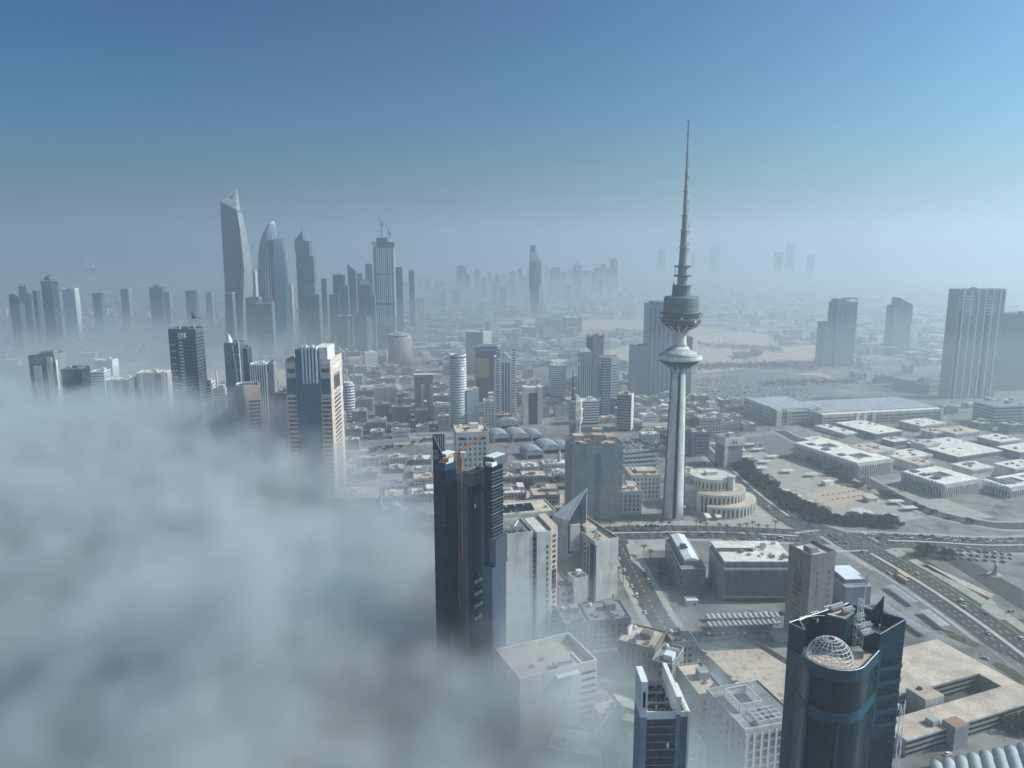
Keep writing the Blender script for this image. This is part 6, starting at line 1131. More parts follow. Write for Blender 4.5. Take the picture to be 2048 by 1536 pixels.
# --- crest building, brown blocks and others in the middle foreground
f = fit(392, 1304, 1322, 1344, d=22, rot=-30); CB = shell(f, 'crest_block', 'brown corner block with a crest sign and dark window strips', 'building', 'brown_stone'); h = f.h
roofkit(CB, f, 'tan', 'roof_grey', 5, False, 92, 1.2); b1(CB, 'tall_window', 'glass_dark', f.w * .3, f.w * .62, -.15, .3, 6, h - 5); b1(CB, 'roof_hut', 'sheet_white', f.w * .45, f.w * .9, 4, 10, h + .12, h + 3.6)
for v0 in (f.d * .16, f.d * .72): b1(CB, 'window_strip', 'glass_dark', f.w - .3, f.w + .15, v0, v0 + 2.6, 5, h - 6)
cr = MB(); yc, zc = f.d * .47, h - 4
for a in range(0, 360, 45): cr.tube((f.w + .2, yc, zc), (f.w + .2, yc + 1.2 * math.cos(R(a)), zc + 1.2 * math.sin(R(a))), .14)
cr.path([(f.w + .2, yc + 1.3 * math.cos(R(a)), zc + 1.3 * math.sin(R(a))) for a in range(0, 361, 30)], .13); cr.build('crest_sign', 'cream', CB)
for j in range(2): b1(CB, 'sign_line', 'cream', f.w, f.w + .25, yc - 2.2 + j * .3, yc + 2.2 - j * .3, zc - 2.8 - j * 1.1, zc - 2.2 - j * 1.1)
f = fit(428, 1346, 1288, 1392, d=16, rot=8); block(f, 'brown_block', 'brown block with cluttered roof behind the crest building', 'building', 'tan', 'window_glass', 'punch', 'FL', 4, 'roof_grey', 10, 93)
f = fit(430, 1235, 1282, 1310, d=24, rot=-28); o = block(f, 'brown_block', 'brown block with raised roof rim and white hut left of the crest building', 'building', 'brown_stone', 'window_glass', 'punch', 'FR', 4, 'roof_tan', 9, 94, 3.4, .4, .6); fins(o, f, 'R', 'tan', 8, 0, f.h - 3, .8, .5); b1(o, 'white_wall', 'white_panel', 3, 3.6, 10, 18, f.h + .12, f.h + 4)
f = fit(452, 1180, 1244, 1262, d=26, rot=8); block(f, 'grey_block', 'grey weathered block with skylight strips in drifting mist', 'building', 'grey_stone', 'window_glass', 'punch', 'FR', 4, 'roof_grey', 9, 95, 4, .5, .6)
f = fit(440, 1130, 1252, 1182, d=26, rot=10); block(f, 'grey_block', 'low grey roof left of the weathered block in drifting mist', 'building', 'concrete', 'window_glass', 'punch', 'F', 4, 'roof_grey', 6, 96)
f = fit(352, 1040, 1374, 1194, d=32, rot=24); RF = shell(f, 'roof_court_block', 'cream block with deep pink roof court and striped window bands', 'building', 'cream'); h = f.h
MB().ring(0, f.w, 0, f.d, h - .02, h + 4.5, .9).build('parapet', 'cream', RF); b1(RF, 'roof_deck', 'roof_tan', .92, f.w - .92, .92, f.d - .92, h - .2, h + .15); b1(RF, 'roof_room', 'rose', f.w * .52, f.w * .78, 1.2, 10, h + .16, h + 3); b1(RF, 'canopy', 'sheet_white', f.w * .45, f.w * .74, -3.4, .4, h + 1.2, h + 1.5); b1(RF, 'inner_wall', 'white_panel', f.w * .8, f.w * .82, 1.2, 14, h + .16, h + 4)
solo(RF, f, 'F', [f.w * .885], [h - 1.6 - k * 4 for k in range(8)], f.w * .19, 1.5, 'window_glass', 'window_band')
for i in range(4): link('air_conditioner', ac_mesh(), RF, (f.w * .55 + i * 2.2, 5, h + 3.0))
for i in range(2): link('air_conditioner', ac_mesh(), RF, (f.w * .3 + i * 8, 14 + i * 4, h + .15))
x, y = W(1225, 1420, 8); g = thing('round_pavilion', 'low round-walled court with a thin curved rim beside the roof court block', 'building', x, y); MB().lathe([(14, 0), (14, 9), (13.6, 9), (13.6, 8), (.1, 8)], 40).build('wall', 'tan', g); MB().lathe([(14.1, 8.6), (14.1, 9.2), (13.5, 9.2)], 40).build('rim', 'cream', g); FOOT.append((x, y, 16))
f = fit(dist_of(1432, 14), 1200, 1432, 1250, d=18, rot=22); o = block(f, 'small_block', 'small block with a white ribbed roof canopy below the round court', 'building', 'tan', 'window_glass', 'punch', 'F', 4, 'roof_tan', 3, 97); b1(o, 'roof_canopy', 'sheet_white', 1, f.w * .7, f.d - 5, f.d - 1, f.h + 1.4, f.h + 1.7)
f = fit(dist_of(1480, 14), 1180, 1480, 1262, d=34, rot=-30); block(f, 'grey_block', 'dark grey roofed block fading into fog left of the finned tower', 'building', 'concrete', 'window_glass', 'punch', 'F', 4, 'roof_dark', 3, 98)
f = fit(dist_of(1500, 12), 1095, 1500, 1200, d=20, rot=-14); o = block(f, 'skylight_block', 'low block with gridded skylights at the bottom edge in fog', 'building', 'concrete', 'window_glass', 'punch', 'F', 4, 'green_sheet', 0, 99, house=False)
for k in range(3): MB().prism([(3 + k * 6, 3), (8 + k * 6, 3), (8 + k * 6, 9), (3 + k * 6, 9)], f.h + .13, [f.h + .6, f.h + .6, f.h + 2, f.h + 2]).build('skylight', 'glass_pale', o)
f = fit(dist_of(1500, 16), 1372, 1500, 1412, d=30, rot=16); block(f, 'walled_block', 'pale low-walled flat roof right of the finned glass tower', 'building', 'cream', 'window_glass', 'punch', 'F', 4, 'roof_grey', 1, 100, house=False)
f = fit(348, 1398, 1392, 1450, d=28, rot=12); block(f, 'grey_block', 'pale roof in steam between the finned tower and the sand lot', 'building', 'tan', 'window_glass', 'punch', 'FR', 4, 'roof_tan', 3, 101)
# --- tan parking building with roof court
f = Fit(); f.x, f.y = W(1813, 1481, 10); f.rot = R(21); f.w, f.d, f.h = 104, 69, 10.0
PK = at(f, 'parking_building', 'wide low building with sandy flat roof and sunken court', 'building'); FOOT.append((f.x + 40, f.y + 40, 60)); FOOT.append((f.x + 70, f.y + 60, 50))
for nm, a in (('front_wing', (0, f.w, 0, 16.5)), ('rear_wing', (0, f.w, 31, f.d)), ('right_wing', (92, f.w, 16.5, 31))): b1(PK, nm, 'tan', *a, 0, f.h - .3); b1(PK, 'roof_sheet', 'roof_tan', a[0], a[1], a[2], a[3], f.h - .3, f.h)
b1(PK, 'court_floor', 'roof_dark', 0, 92, 16.5, 31, 0, .6)
for k in range(3): b1(PK, 'dark_gallery', 'dark_opening', 0, f.w, -.08, .2, 1.2 + k * 3, 2.6 + k * 3); b1(PK, 'dark_gallery', 'dark_opening', 1, 91.8, 30.8, 31.08, 1.2 + k * 3, 2.6 + k * 3)
b1(PK, 'court_house', 'beige', 34, 48, 18, 30.9, .6, f.h + 3.5); b1(PK, 'court_house_roof', 'roof_tan', 34.3, 47.7, 18.3, 30.6, f.h + 3.5, f.h + 3.8); MB().lathe([(1.4, 0), (1.4, 1), (.3, 1.2)], 10).build('satellite_dish', 'dark_metal', PK, (40, 27, f.h + 3.8))
b1(PK, 'stair_block', 'concrete', 28, 38, -5, 3, 0, f.h + 3); b1(PK, 'stair_roof', 'roof_red', 28.3, 37.7, -4.7, 2.7, f.h + 3, f.h + 3.3); b1(PK, 'roof_hut', 'green_sheet', 22, 27, 3, 8, f.h, f.h + 3); b1(PK, 'roof_edge', 'cream', -.3, f.w, -.3, 0, f.h - .6, f.h + .4)
# --- barrel shed rows at the lower right corner
for i in range(9):
    x, y = W(1856 + i * 25, 1536 - i * 5); g = thing('barrel_shed', ('first', 'second', 'third', 'fourth', 'fifth', 'sixth', 'seventh', 'eighth', 'ninth')[i] + ' white barrel-roofed shed from the left in the bottom right corner', 'shed', x, y - 8, R(-24), 0, 'barrel sheds in the bottom right corner')
    arc = [(-2.9 + 5.8 * k / 8, 3 + 1.6 * math.sin(math.pi * k / 8)) for k in range(9)]
    MB().loft([[(a, -14, z) for a, z in arc] + [(2.9, -14, 2.8), (-2.9, -14, 2.8)], [(a, 9, z) for a, z in arc] + [(2.9, 9, 2.8), (-2.9, 9, 2.8)]]).build('barrel_roof', 'shed_sheet', g); b1(g, 'wall', 'concrete', -2.7, 2.7, -13.5, 8.7, 0, 2.8)
# --- shade roofs along the avenue's near side
for i, (a, b, c, d_) in enumerate(((1770, 1178, 1830, 1222), (1838, 1228, 1882, 1262), (1746, 1210, 1800, 1250), (1805, 1250, 1850, 1278))):
    p0, p1 = Vector(W(a, b)), Vector(W(c, d_)); L_ = (p1 - p0).length; ang = math.atan2(p1.y - p0.y, p1.x - p0.x); g = thing('shade_roof', ('upper stretch of pale shade roofing along the avenue', 'lower greenish shade roof along the avenue by the tan roof', 'inner stretch of dusty shade roofing behind the avenue roofs', 'short dusty shade roof nearest the blue tower')[i], 'shade roof', p0.x, p0.y, ang); nb = int(L_ / 6)
    me = MB().prism([(0, 0), (5.8, 0), (5.8, 7), (0, 7)], [2.9, 2.9, 3.3, 3.3], [3.0, 3.0, 3.5, 3.5]).mesh('roof_panel', ('shed_sheet', 'green_sheet', 'concrete', 'concrete')[i]); pm = MB().tube((.2, 3.5, 0), (.2, 3.5, 3), .12).mesh('post', 'metal')
    for k in range(nb): link('roof_panel', me, g, (k * 6, 0, 0)); link('post', pm, g, (k * 6, 0, 0))
# faint roofs under the fog at the lower left
for i, (a, py, b, Y, d, lab) in enumerate(((474, 1108, 530, dist_of(1108, 9), 22, 'flat white roof glimpsed faintly through the fog, upper of two'), (530, 1170, 600, dist_of(1170, 9), 22, 'flat white roof glimpsed faintly through the fog, lower of two'))):
    f = fit(Y, a, py, b, d=d, rot=-25); block(f, 'flat_shed', lab, 'building', 'white_panel', 'window_glass', 'punch', 'F', 4, 'sheet_white', 0, 110 + i, house=False)
x, y = W(781, 1130); g = thing('white_mast', 'lone white post rising out of the fog before the dark glass tower', 'mast', x, y); MB().lathe([(1.3, 0), (1.2, 16), (.9, 20)], 8).build('pole', 'white_panel', g); MB().lathe([(1.8, 12), (1.8, 13)], 8).build('collar', 'white_panel', g)
# ------------------------------------------------------------------ low-rise town between the towers
def free(x, y, r, lots=True):
    for fx, fy, fr in FOOT:
        if (x - fx) ** 2 + (y - fy) ** 2 < (fr + r) ** 2: return False
    for pts, hw in ROADS:
        for a, b in zip(pts, pts[1:]):
            ax, ay = a; dx, dy = b[0] - ax, b[1] - ay; L2 = dx * dx + dy * dy
            if L2 == 0: continue
            t_ = max(0, min(1, ((x - ax) * dx + (y - ay) * dy) / L2))
            if (x - ax - dx * t_) ** 2 + (y - ay - dy * t_) ** 2 < (hw + r) ** 2: return False
    if lots:
        for poly in LOTS:
            if any(inside((x + q * r, y + w_ * r), poly) for q, w_ in ((0, 0), (1, 0), (-1, 0), (0, 1), (0, -1))): return False
    return True
rd = random.Random(21)
TONES = (('cream', 'pale cream'), ('beige', 'beige'), ('white_panel', 'white'), ('concrete', 'grey'), ('tan', 'tan'), ('rose', 'rosy'))
DECKS = ('roof_tan', 'roof_white', 'roof_grey', 'roof_tan', 'roof_white')
DISTRICT = [  # pixel box of the district, how many, heights, phrase
 ((600, 800, 900, 905), 40, (7, 26), 'between the striped tower and the round white tower'),
 ((1012, 935, 1136, 1010), 24, (5, 12), 'in the old quarter behind the dark glass tower'),
 ((640, 700, 900, 790), 34, (8, 24), 'below the pink cylinder tower'),
 ((880, 690, 1290, 790), 52, (7, 20), 'around the central towers'),
 ((1240, 800, 1480, 885), 34, (6, 18), 'behind the telecommunications tower'),
 ((380, 770, 560, 840), 12, (8, 20), 'behind the rounded beige tower'),
 ((640, 650, 900, 700), 24, (8, 26), 'under the unfinished high-rise'),
 ((1000, 790, 1240, 860), 16, (7, 20), 'at the foot of the gabled tower'),
 ((1700, 700, 2048, 790), 22, (8, 18), 'beneath the towers in the right haze'),
 ((700, 920, 870, 1010), 12, (5, 10), 'in thin fog left of the dark glass tower'),
 ((1900, 800, 2048, 870), 8, (6, 14), 'behind the ministries at the right edge'),
]
for (x0, y0, x1, y1), cnt, (h0, h1), phrase in DISTRICT:
    made = tries = 0
    while made < cnt and tries < 1500:
        tries += 1; x, y = W(rd.uniform(x0, x1), rd.uniform(y0, y1)); w_, d_ = rd.uniform(16, 29), rd.uniform(14, 24)
        c, s_ = math.cos(R(7)), math.sin(R(7)); u, v_ = x * c + y * s_, -x * s_ + y * c; u, v_ = round(u / 31) * 31 + rd.uniform(-1, 1), (round(v_ / 27) + .2 * (round(v_ / 27) % 2)) * 27; x, y = u * c - v_ * s_, u * s_ + v_ * c      # rows along the street grid
        if not free(x, y, 13): continue
        f = Fit(); f.rot = R(7); f.w, f.d, f.h = w_, d_, rd.uniform(h0, h1); c, s_ = math.cos(f.rot), math.sin(f.rot)
        f.x, f.y = x - w_ / 2 * c + d_ / 2 * s_, y - w_ / 2 * s_ - d_ / 2 * c
        wl, word = rd.choice(TONES); big = 'taller' if f.h > (h0 + h1) / 2 else 'low'
        o = shell(f, 'low_rise_block', f'{big} {word} flat-roofed block {phrase}', 'building', wl, 'low-rise blocks ' + phrase)
        FOOT[-1] = (x, y, 13); glazing(o, f, 'FLR', 'window_glass', 1.5, f.h - 1, max(1, int(f.h / 3.8)), 3.6, .5, .48)
        MB().ring(-.2, f.w + .2, -.2, f.d + .2, f.h - .02, f.h + .9, .45).build('parapet', wl, o); rk = b1(o, 'roof_deck', rd.choice(DECKS), .26, f.w - .26, .26, f.d - .26, f.h - .1, f.h + .1)
        u, v_ = f.w * rd.uniform(.15, .6), f.d * rd.uniform(.3, .6); b1(rk, 'stair_housing', wl, u, u + f.w * .25, v_, v_ + f.d * .3, f.h + .1, f.h + rd.uniform(2.2, 3.6))
        if rd.random() < .45:                     # a lower or higher wing on the same plot
            ww, wh = f.w * rd.uniform(.3, .5), f.h * rd.choice((.55, .7, 1.3, 1.5)); u0 = rd.choice((0, f.w - ww)); b1(o, 'wing', wl, u0 + .3, u0 + ww - .3, f.d * .45, f.d + 4, 0, wh); b1(o, 'wing_roof', rd.choice(DECKS), u0 + .5, u0 + ww - .5, f.d * .45 + .3, f.d + 3.7, wh, wh + .25)
        if rd.random() < .6: link('water_tank', tank_mesh(), rk, (rd.uniform(2, f.w - 2), f.d * .8, f.h + .1))
        for k in range(rd.randint(2, 6)): link('air_conditioner', ac_mesh(), rk, (rd.uniform(1.5, f.w - 1.5), rd.uniform(1.2, f.d * .3), f.h + .1))
        made += 1
# plots and yards between the blocks: asphalt, paving, dust
rp2 = random.Random(4)
for i in range(170):
    bx = rp2.choice(((600, 900, 800, 905), (1000, 1140, 930, 1015), (640, 1300, 660, 800), (1240, 1480, 800, 900), (1380, 2040, 700, 860), (1400, 2048, 640, 740), (380, 640, 720, 800)))
    x, y = W(rp2.uniform(bx[0], bx[1]), rp2.uniform(bx[2], bx[3])); w_, d_ = rp2.uniform(16, 70), rp2.uniform(14, 50); r = R(rp2.choice((7, 8, 12))); c, s_ = math.cos(r), math.sin(r)
    tag(MB().face([(x + u * c - v_ * s_, y + u * s_ + v_ * c, .012 + .0002 * i) for u, v_ in ((-w_ / 2, -d_ / 2), (w_ / 2, -d_ / 2), (w_ / 2, d_ / 2), (-w_ / 2, d_ / 2))]).build('plot', rp2.choice(('pale_asphalt', 'asphalt', 'paving', 'sand', 'paving', 'pale_asphalt'))), kind='structure')
# the endless far town: nobody could count it
mb = MB(); rd = random.Random(5)
def fbx(x, y, w_, d_, h, r, mi):
    c, s_ = math.cos(r), math.sin(r); P = [(x + u * c - v_ * s_, y + u * s_ + v_ * c) for u, v_ in ((-w_ / 2, -d_ / 2), (w_ / 2, -d_ / 2), (w_ / 2, d_ / 2), (-w_ / 2, d_ / 2))]
    mb.mat(mi).prism(P, 0, h)
k = 0
while k < 5200:
    Y = 1650 + (rd.random() ** 1.25) * 4600; X = rd.uniform(-.8, .85) * Y; k += 1
    if X < -.35 * Y and Y < 2600 and rd.random() < .5: continue
    if not free(X, Y, 14): continue
    fbx(X, Y, rd.choice((1, 1, 1, 2.2)) * rd.uniform(11, 32), rd.uniform(11, 28), rd.choice((6, 8, 9, 12, 14, 18, 26)), R(rd.choice((7, 9, 20))), rd.choice((0, 1, 2, 3, 4, 4, 5, 5)))
far_ = mb.build('far_town', ['cream', 'beige', 'roof_white', 'concrete', 'grey_stone', 'tan']); tag(far_, 'endless hazy spread of far low roofs', 'town', None, 'stuff')
# ------------------------------------------------------------------ trees
def crown_mesh(seed, name='crown', mat='leaf'):
    rd = random.Random(seed); mb = MB(); lobes = [(rd.gauss(0, .42), rd.gauss(0, .42), rd.uniform(.5, 1.15), rd.uniform(.38, .62)) for _ in range(8)]
    for _ in range(420):
        lx, ly, lz, lr = rd.choice(lobes); a, e = rd.uniform(0, 6.283), math.asin(rd.uniform(-.75, 1)); r = lr * rd.uniform(.65, 1.05)
        c = Vector((lx + r * math.cos(a) * math.cos(e), ly + r * math.sin(a) * math.cos(e), lz + r * .85 * math.sin(e)))
        n = Vector((rd.gauss(0, 1), rd.gauss(0, 1), rd.gauss(.4, 1))).normalized(); u = n.orthogonal().normalized() * rd.uniform(.07, .15); w_ = n.cross(u).normalized() * rd.uniform(.06, .13)
        mb.face([tuple(c - u), tuple(c + w_), tuple(c + u), tuple(c - w_)])
    return mb.mesh(name, mat)
def trunk_mesh(seed):
    rd = random.Random(seed); mb = MB(); mb.tube((0, 0, 0), (.03, .02, .6), .07, 6, .05)
    for k in range(4): a = k * 1.6 + rd.random(); mb.tube((.03, .02, .5), (.4 * math.cos(a), .4 * math.sin(a), .95), .04, 4, .015)
    return mb.mesh('trunk', 'bark')
CROWNS = [crown_mesh(s) for s in range(5)]; TRUNKS = [trunk_mesh(s) for s in range(2)]
rd = random.Random(33)
def tree(x, y, s, label, group, i):
    g = thing('tree', label, 'tree', x, y, rd.uniform(0, 6), 0, group); sc = (s, s * rd.uniform(.85, 1.15), s * rd.uniform(.85, 1.1))
    link('crown', CROWNS[i % 5], g, None, 0, sc); link('trunk', TRUNKS[i % 2], g, None, 0, sc)
def belt(pts, n, jit, size, label, group):
    for i in range(n):
        t_ = rd.random() * (len(pts) - 1); k = int(t_); a, b = pts[k], pts[min(k + 1, len(pts) - 1)]; q = t_ - k
        x, y = W(a[0] + (b[0] - a[0]) * q, a[1] + (b[1] - a[1]) * q); tree(x + rd.gauss(0, jit), y + rd.gauss(0, jit * .8), rd.uniform(*size), label, group, i)
belt(((1488, 938), (1520, 966)), 26, 4.2, (4.2, 6.6), 'dark leafy tree at the upper end of the avenue tree belt', 'trees at the upper end of the avenue belt')
belt(((1520, 966), (1545, 985), (1590, 1012)), 30, 4.2, (4.2, 6.6), 'dark leafy tree in the avenue belt beside the row of white canopies', 'trees beside the canopy row')
belt(((1590, 1012), (1650, 1042)), 28, 4.2, (4.2, 6.6), 'dark leafy tree at the lower end of the avenue belt near the junction', 'trees near the junction')
belt(((1650, 1045), (1720, 1050), (1800, 1050)), 44, 5.5, (4, 6.2), 'dark leafy tree in the clump above the traffic queue', 'trees above the traffic queue')
belt(((1440, 905), (1480, 930), (1500, 945)), 20, 6, (4.5, 6.8), 'dark leafy tree around the slim dark tower', 'trees by the slim dark tower')
belt(((1590, 905), (1680, 960), (1740, 985), (1800, 1000)), 34, 3, (3, 4.6), 'small dark tree along the front of the ministries', 'trees before the ministries')
belt(((1800, 1000), (1880, 1035), (1960, 1048)), 14, 3, (2, 3.4), 'small dark tree along the ring road verge', 'trees on the ring road verge')
belt(((1835, 1112), (1860, 1108), (1900, 1120)), 12, 4, (4.2, 6.2), 'dark tree on the verge beside the sunken road', 'trees by the sunken road')
belt(((2000, 1440), (2040, 1460), (2060, 1430)), 16, 5, (4, 6.5), 'large dark tree at the right edge beside the parking building', 'trees beside the parking building')
belt(((1020, 960), (1090, 985), (1130, 960)), 16, 5, (2.5, 4.2), 'dark tree in the old quarter by the minaret', 'trees by the minaret')
belt(((760, 1045), (820, 1060), (860, 1030)), 10, 6, (3, 4.5), 'dark tree fading into fog by the small mosque', 'trees by the mosque')
belt(((1325, 1135), (1330, 1170)), 5, 3, (2.4, 3.4), 'small tree on the island beside the white-roofed block', 'trees on the street island')
belt(((740, 905), (800, 895), (880, 880)), 16, 5, (3, 4.6), 'dark tree along the road before the round white tower', 'trees on the road before the round tower')
# green belts too far to count
mb = MB()
for (a, b, c, d_, n_, s0) in ((1395, 690, 1560, 700, 420, 5), (1395, 735, 1660, 728, 700, 6), (1470, 715, 1520, 708, 260, 7), (1000, 655, 1330, 672, 500, 5), (880, 648, 1040, 640, 300, 5), (1520, 770, 1690, 762, 260, 5), (1240, 850, 1330, 875, 300, 4), (1370, 810, 1500, 820, 300, 4), (1000, 700, 1200, 690, 300, 5), (640, 740, 720, 725, 260, 5), (1620, 880, 1900, 850, 160, 3.5), (1060, 790, 1150, 800, 200, 4), (1400, 632, 1900, 640, 500, 7), (700, 870, 900, 850, 200, 4)):
    for i in range(n_):
        q = rd.random(); x, y = W(a + (c - a) * q, b + (d_ - b) * q + rd.gauss(0, 3)); x += rd.gauss(0, 6)
        if not free(x, y, 1, False): continue
        s = s0 * rd.uniform(.5, 1.1)
        for _ in range(9):
            p = Vector((x + rd.gauss(0, s * .4), y + rd.gauss(0, s * .4), abs(rd.gauss(s * .55, s * .3)))); u = Vector((rd.gauss(0, 1), rd.gauss(0, 1), rd.gauss(0, 1))).normalized(); w_ = u.orthogonal().normalized()
            mb.face([tuple(p - u * s * .28), tuple(p + w_ * s * .24), tuple(p + u * s * .28), tuple(p - w_ * s * .24)])
tag(mb.build('shrubbery', 'leaf'), 'dark green belts of shrubs and trees scattered through the hazy town', 'shrubbery', None, 'stuff')
# palms
pm_ = MB(); rp_ = random.Random(2)
for i in range(22):
    a = i * 2.4; up_ = .35 if i % 2 else .7; pts = [Vector((0, 0, 1)) + Vector((math.cos(a), math.sin(a), 0)) * r + Vector((0, 0, up_ * r - r * r * .9)) for r in (0, .14, .28, .42)]; w_ = Vector((-math.sin(a), math.cos(a), 0)) * .035
    for p, q in zip(pts, pts[1:]): pm_.face([tuple(p - w_), tuple(q - w_), tuple(q + w_), tuple(p + w_)])
PALM = pm_.mesh('crown', 'palm_leaf'); PTR = MB().tube((0, 0, 0), (.01, 0, 1), .035, 6, .025).mesh('trunk', 'bark')
def palm(a, b, s, lab, grp):
    x, y = W(a, b); g = thing('palm_tree', lab, 'palm tree', x, y, rd.uniform(0, 6), 0, grp); link('crown', PALM, g, None, 0, (s, s, s)); link('trunk', PTR, g, None, 0, (s, s, s))
for a, b in ((1400, 1062), (1412, 1062), (1438, 1065), (1453, 1066), (1478, 1066), (1492, 1066), (1515, 1067), (1532, 1067), (1550, 1062), (1392, 1058), (1505, 1060)): palm(a, b, rd.uniform(7, 9), 'slender palm on the pale plaza before the round tiered building', 'palms on the plaza')
for a, b in ((1219, 1062), (1258, 1060), (1293, 1060), (1305, 1060), (1323, 1062), (1338, 1062)): palm(a, b, rd.uniform(7, 9), 'slender palm along the parked cars at the tower forecourt', 'palms along the tower forecourt')
for a, b in ((1236, 1155), (1246, 1168), (1287, 1110), (1300, 1120)): palm(a, b, rd.uniform(7, 9), 'slender palm on the corner pavement by the cream slab', 'palms by the cream slab')
# ------------------------------------------------------------------ vehicles
def car_mesh(paint, name, L_=4.5, H_=1.45, van=False):
    mb = MB(); w_ = .9
    prof = [(-L_ / 2, .35), (L_ / 2, .35), (L_ / 2, .78), (L_ * .30, .92), (-L_ * .44, .95), (-L_ / 2, .85)]
    mb.mat(0).loft([[(x, -w_, z) for x, z in prof], [(x, w_, z) for x, z in prof]])
    cab = [(L_ * .28, .9), (L_ * .10, H_), (-L_ * .28, H_), (-L_ * .44, .93)] if not van else [(L_ * .36, .9), (L_ * .28, H_), (-L_ * .47, H_), (-L_ * .49, .93)]
    mb.mat(1).loft([[(x, -w_ * .86, z) for x, z in cab], [(x, w_ * .86, z) for x, z in cab]])
    mb.mat(0).box(cab[2][0] + .1, cab[1][0] - .05, -w_ * .82, w_ * .82, H_ - .02, H_ + .05)
    mb.mat(2)
    for x in (-L_ * .31, L_ * .31):
        for y in (-w_, w_ - .2): mb.loft([[(x + .33 * math.cos(k * .785), y, .33 + .33 * math.sin(k * .785)) for k in range(8)], [(x + .33 * math.cos(k * .785), y + .2, .33 + .33 * math.sin(k * .785)) for k in range(8)]])
    return mb.mesh(name, [paint, 'car_glass', 'tyre'])
PAINTS = ('car_white', 'car_white', 'car_white', 'car_white', 'car_white', 'car_silver', 'car_silver', 'car_silver', 'car_black', 'car_red', 'car_blue', 'car_sand'); WORDS = {'car_white': 'white', 'car_silver': 'silver', 'car_black': 'black', 'car_red': 'red', 'car_blue': 'dark blue', 'car_sand': 'sand-coloured'}
CARS = {p: car_mesh(p, 'car') for p in set(PAINTS)}; VANS = {p: car_mesh(p, 'car', 5.0, 1.95, True) for p in set(PAINTS)}
NC = [0]
def car(x, y, ang, phrase, group, z=0.1):
    p = rd.choice(PAINTS); tall = rd.random() < .3; NC[0] += 1
    o = link('car', (VANS if tall else CARS)[p], None, (x, y, z), ang); tag(o, f"{WORDS[p]} {'tall car' if tall else 'saloon car'} {phrase}", 'car', group)
def lane(line, off, ss, phrase, group, rev=False):
    for s in ss:
        k = s * (len(line) - 1); i = min(int(k), len(line) - 2); a, b = Vector(line[i]), Vector(line[i + 1]); d = (b - a).normalized(); p = a + (b - a) * (k - i) + Vector((-d.y, d.x)) * off
        if 1: car(p.x, p.y, math.atan2(d.y, d.x) + (math.pi if rev else 0), phrase, group)
for off in (4, 7.5, 11, 14):
    s = .60
    while s < .86:
        s += rd.uniform(.012, .03)
        if rd.random() < .85: lane(CROSS, off, [s], 'waiting in the traffic queue at the junction', 'cars queuing at the junction', True)
for off, n_ in ((-5, 5), (-9, 5), (-13, 4)): lane(CROSS, off, [rd.uniform(.18, .95) for _ in range(n_)], 'driving along the cross road', 'cars on the cross road')
for off, n_ in ((5, 4), (9, 5), (13, 4)): lane(AVENUE, off, [rd.uniform(.04, .97) for _ in range(n_)], 'driving up the wide avenue', 'cars on the avenue', True)
for off, n_ in ((-5, 5), (-9, 4), (-13, 4)): lane(AVENUE, off, [rd.uniform(.04, .97) for _ in range(n_)], 'driving down the wide avenue', 'cars driving down the avenue')
for off in (-7.4, 7.4):
    s = .12
    while s < .97:
        s += rd.uniform(.022, .045)
        if rd.random() < .75: lane(STREET, off, [s], 'parked along the side street kerb', 'cars parked along the side street')
for i in range(12):
    if i not in (4, 9): x, y = W(1250 + i * 8.6, 1052.5); car(x, y, R(97), 'parked on the forecourt of the telecom tower', 'cars on the tower forecourt')
for r_, (a0, a1, b) in enumerate(((1448, 1560, 1232), (1400, 1560, 1272), (1420, 1555, 1252))):
    a = a0
    while a < a1:
        a += rd.uniform(9, 19)
        if rd.random() < .8: x, y = W(a, b - (a - a0) * .03); car(x, y, R(92) + rd.gauss(0, .05), 'parked by the carports near the sand lot', 'cars by the carports')
for i in range(9): x, y = W(1455 + i * 15, 1080 + (i % 2) * 3); car(x, y, R(3), 'parked behind the lattice block', 'cars behind the lattice block')
for i in range(26): x, y = W(1893 + (i % 9) * 16 + rd.uniform(-2, 2), 1100 + (i // 9) * 8 + (i % 9) * 1.2); car(x, y, R(95) + rd.gauss(0, .08), 'parked in the lot above the sunken road', 'cars in the lot above the sunken road')
for i in range(12): x, y = W(1640 + rd.uniform(0, 130) + 60, 945 + rd.uniform(20, 45)); (free(x, y, 2, False) and car(x, y, rd.uniform(0, 3), 'standing on the ministry forecourt', 'cars on the ministry forecourt'))
for a, b, t_ in ((1484, 1375, .8), (1470, 1366, .8), (1895, 1510, .4), (1970, 1318, -.6), (2022, 1225, .2)): x, y = W(a, b); car(x, y, t_, 'standing alone on a quiet lane in the lower right', 'lone cars in the lower right')
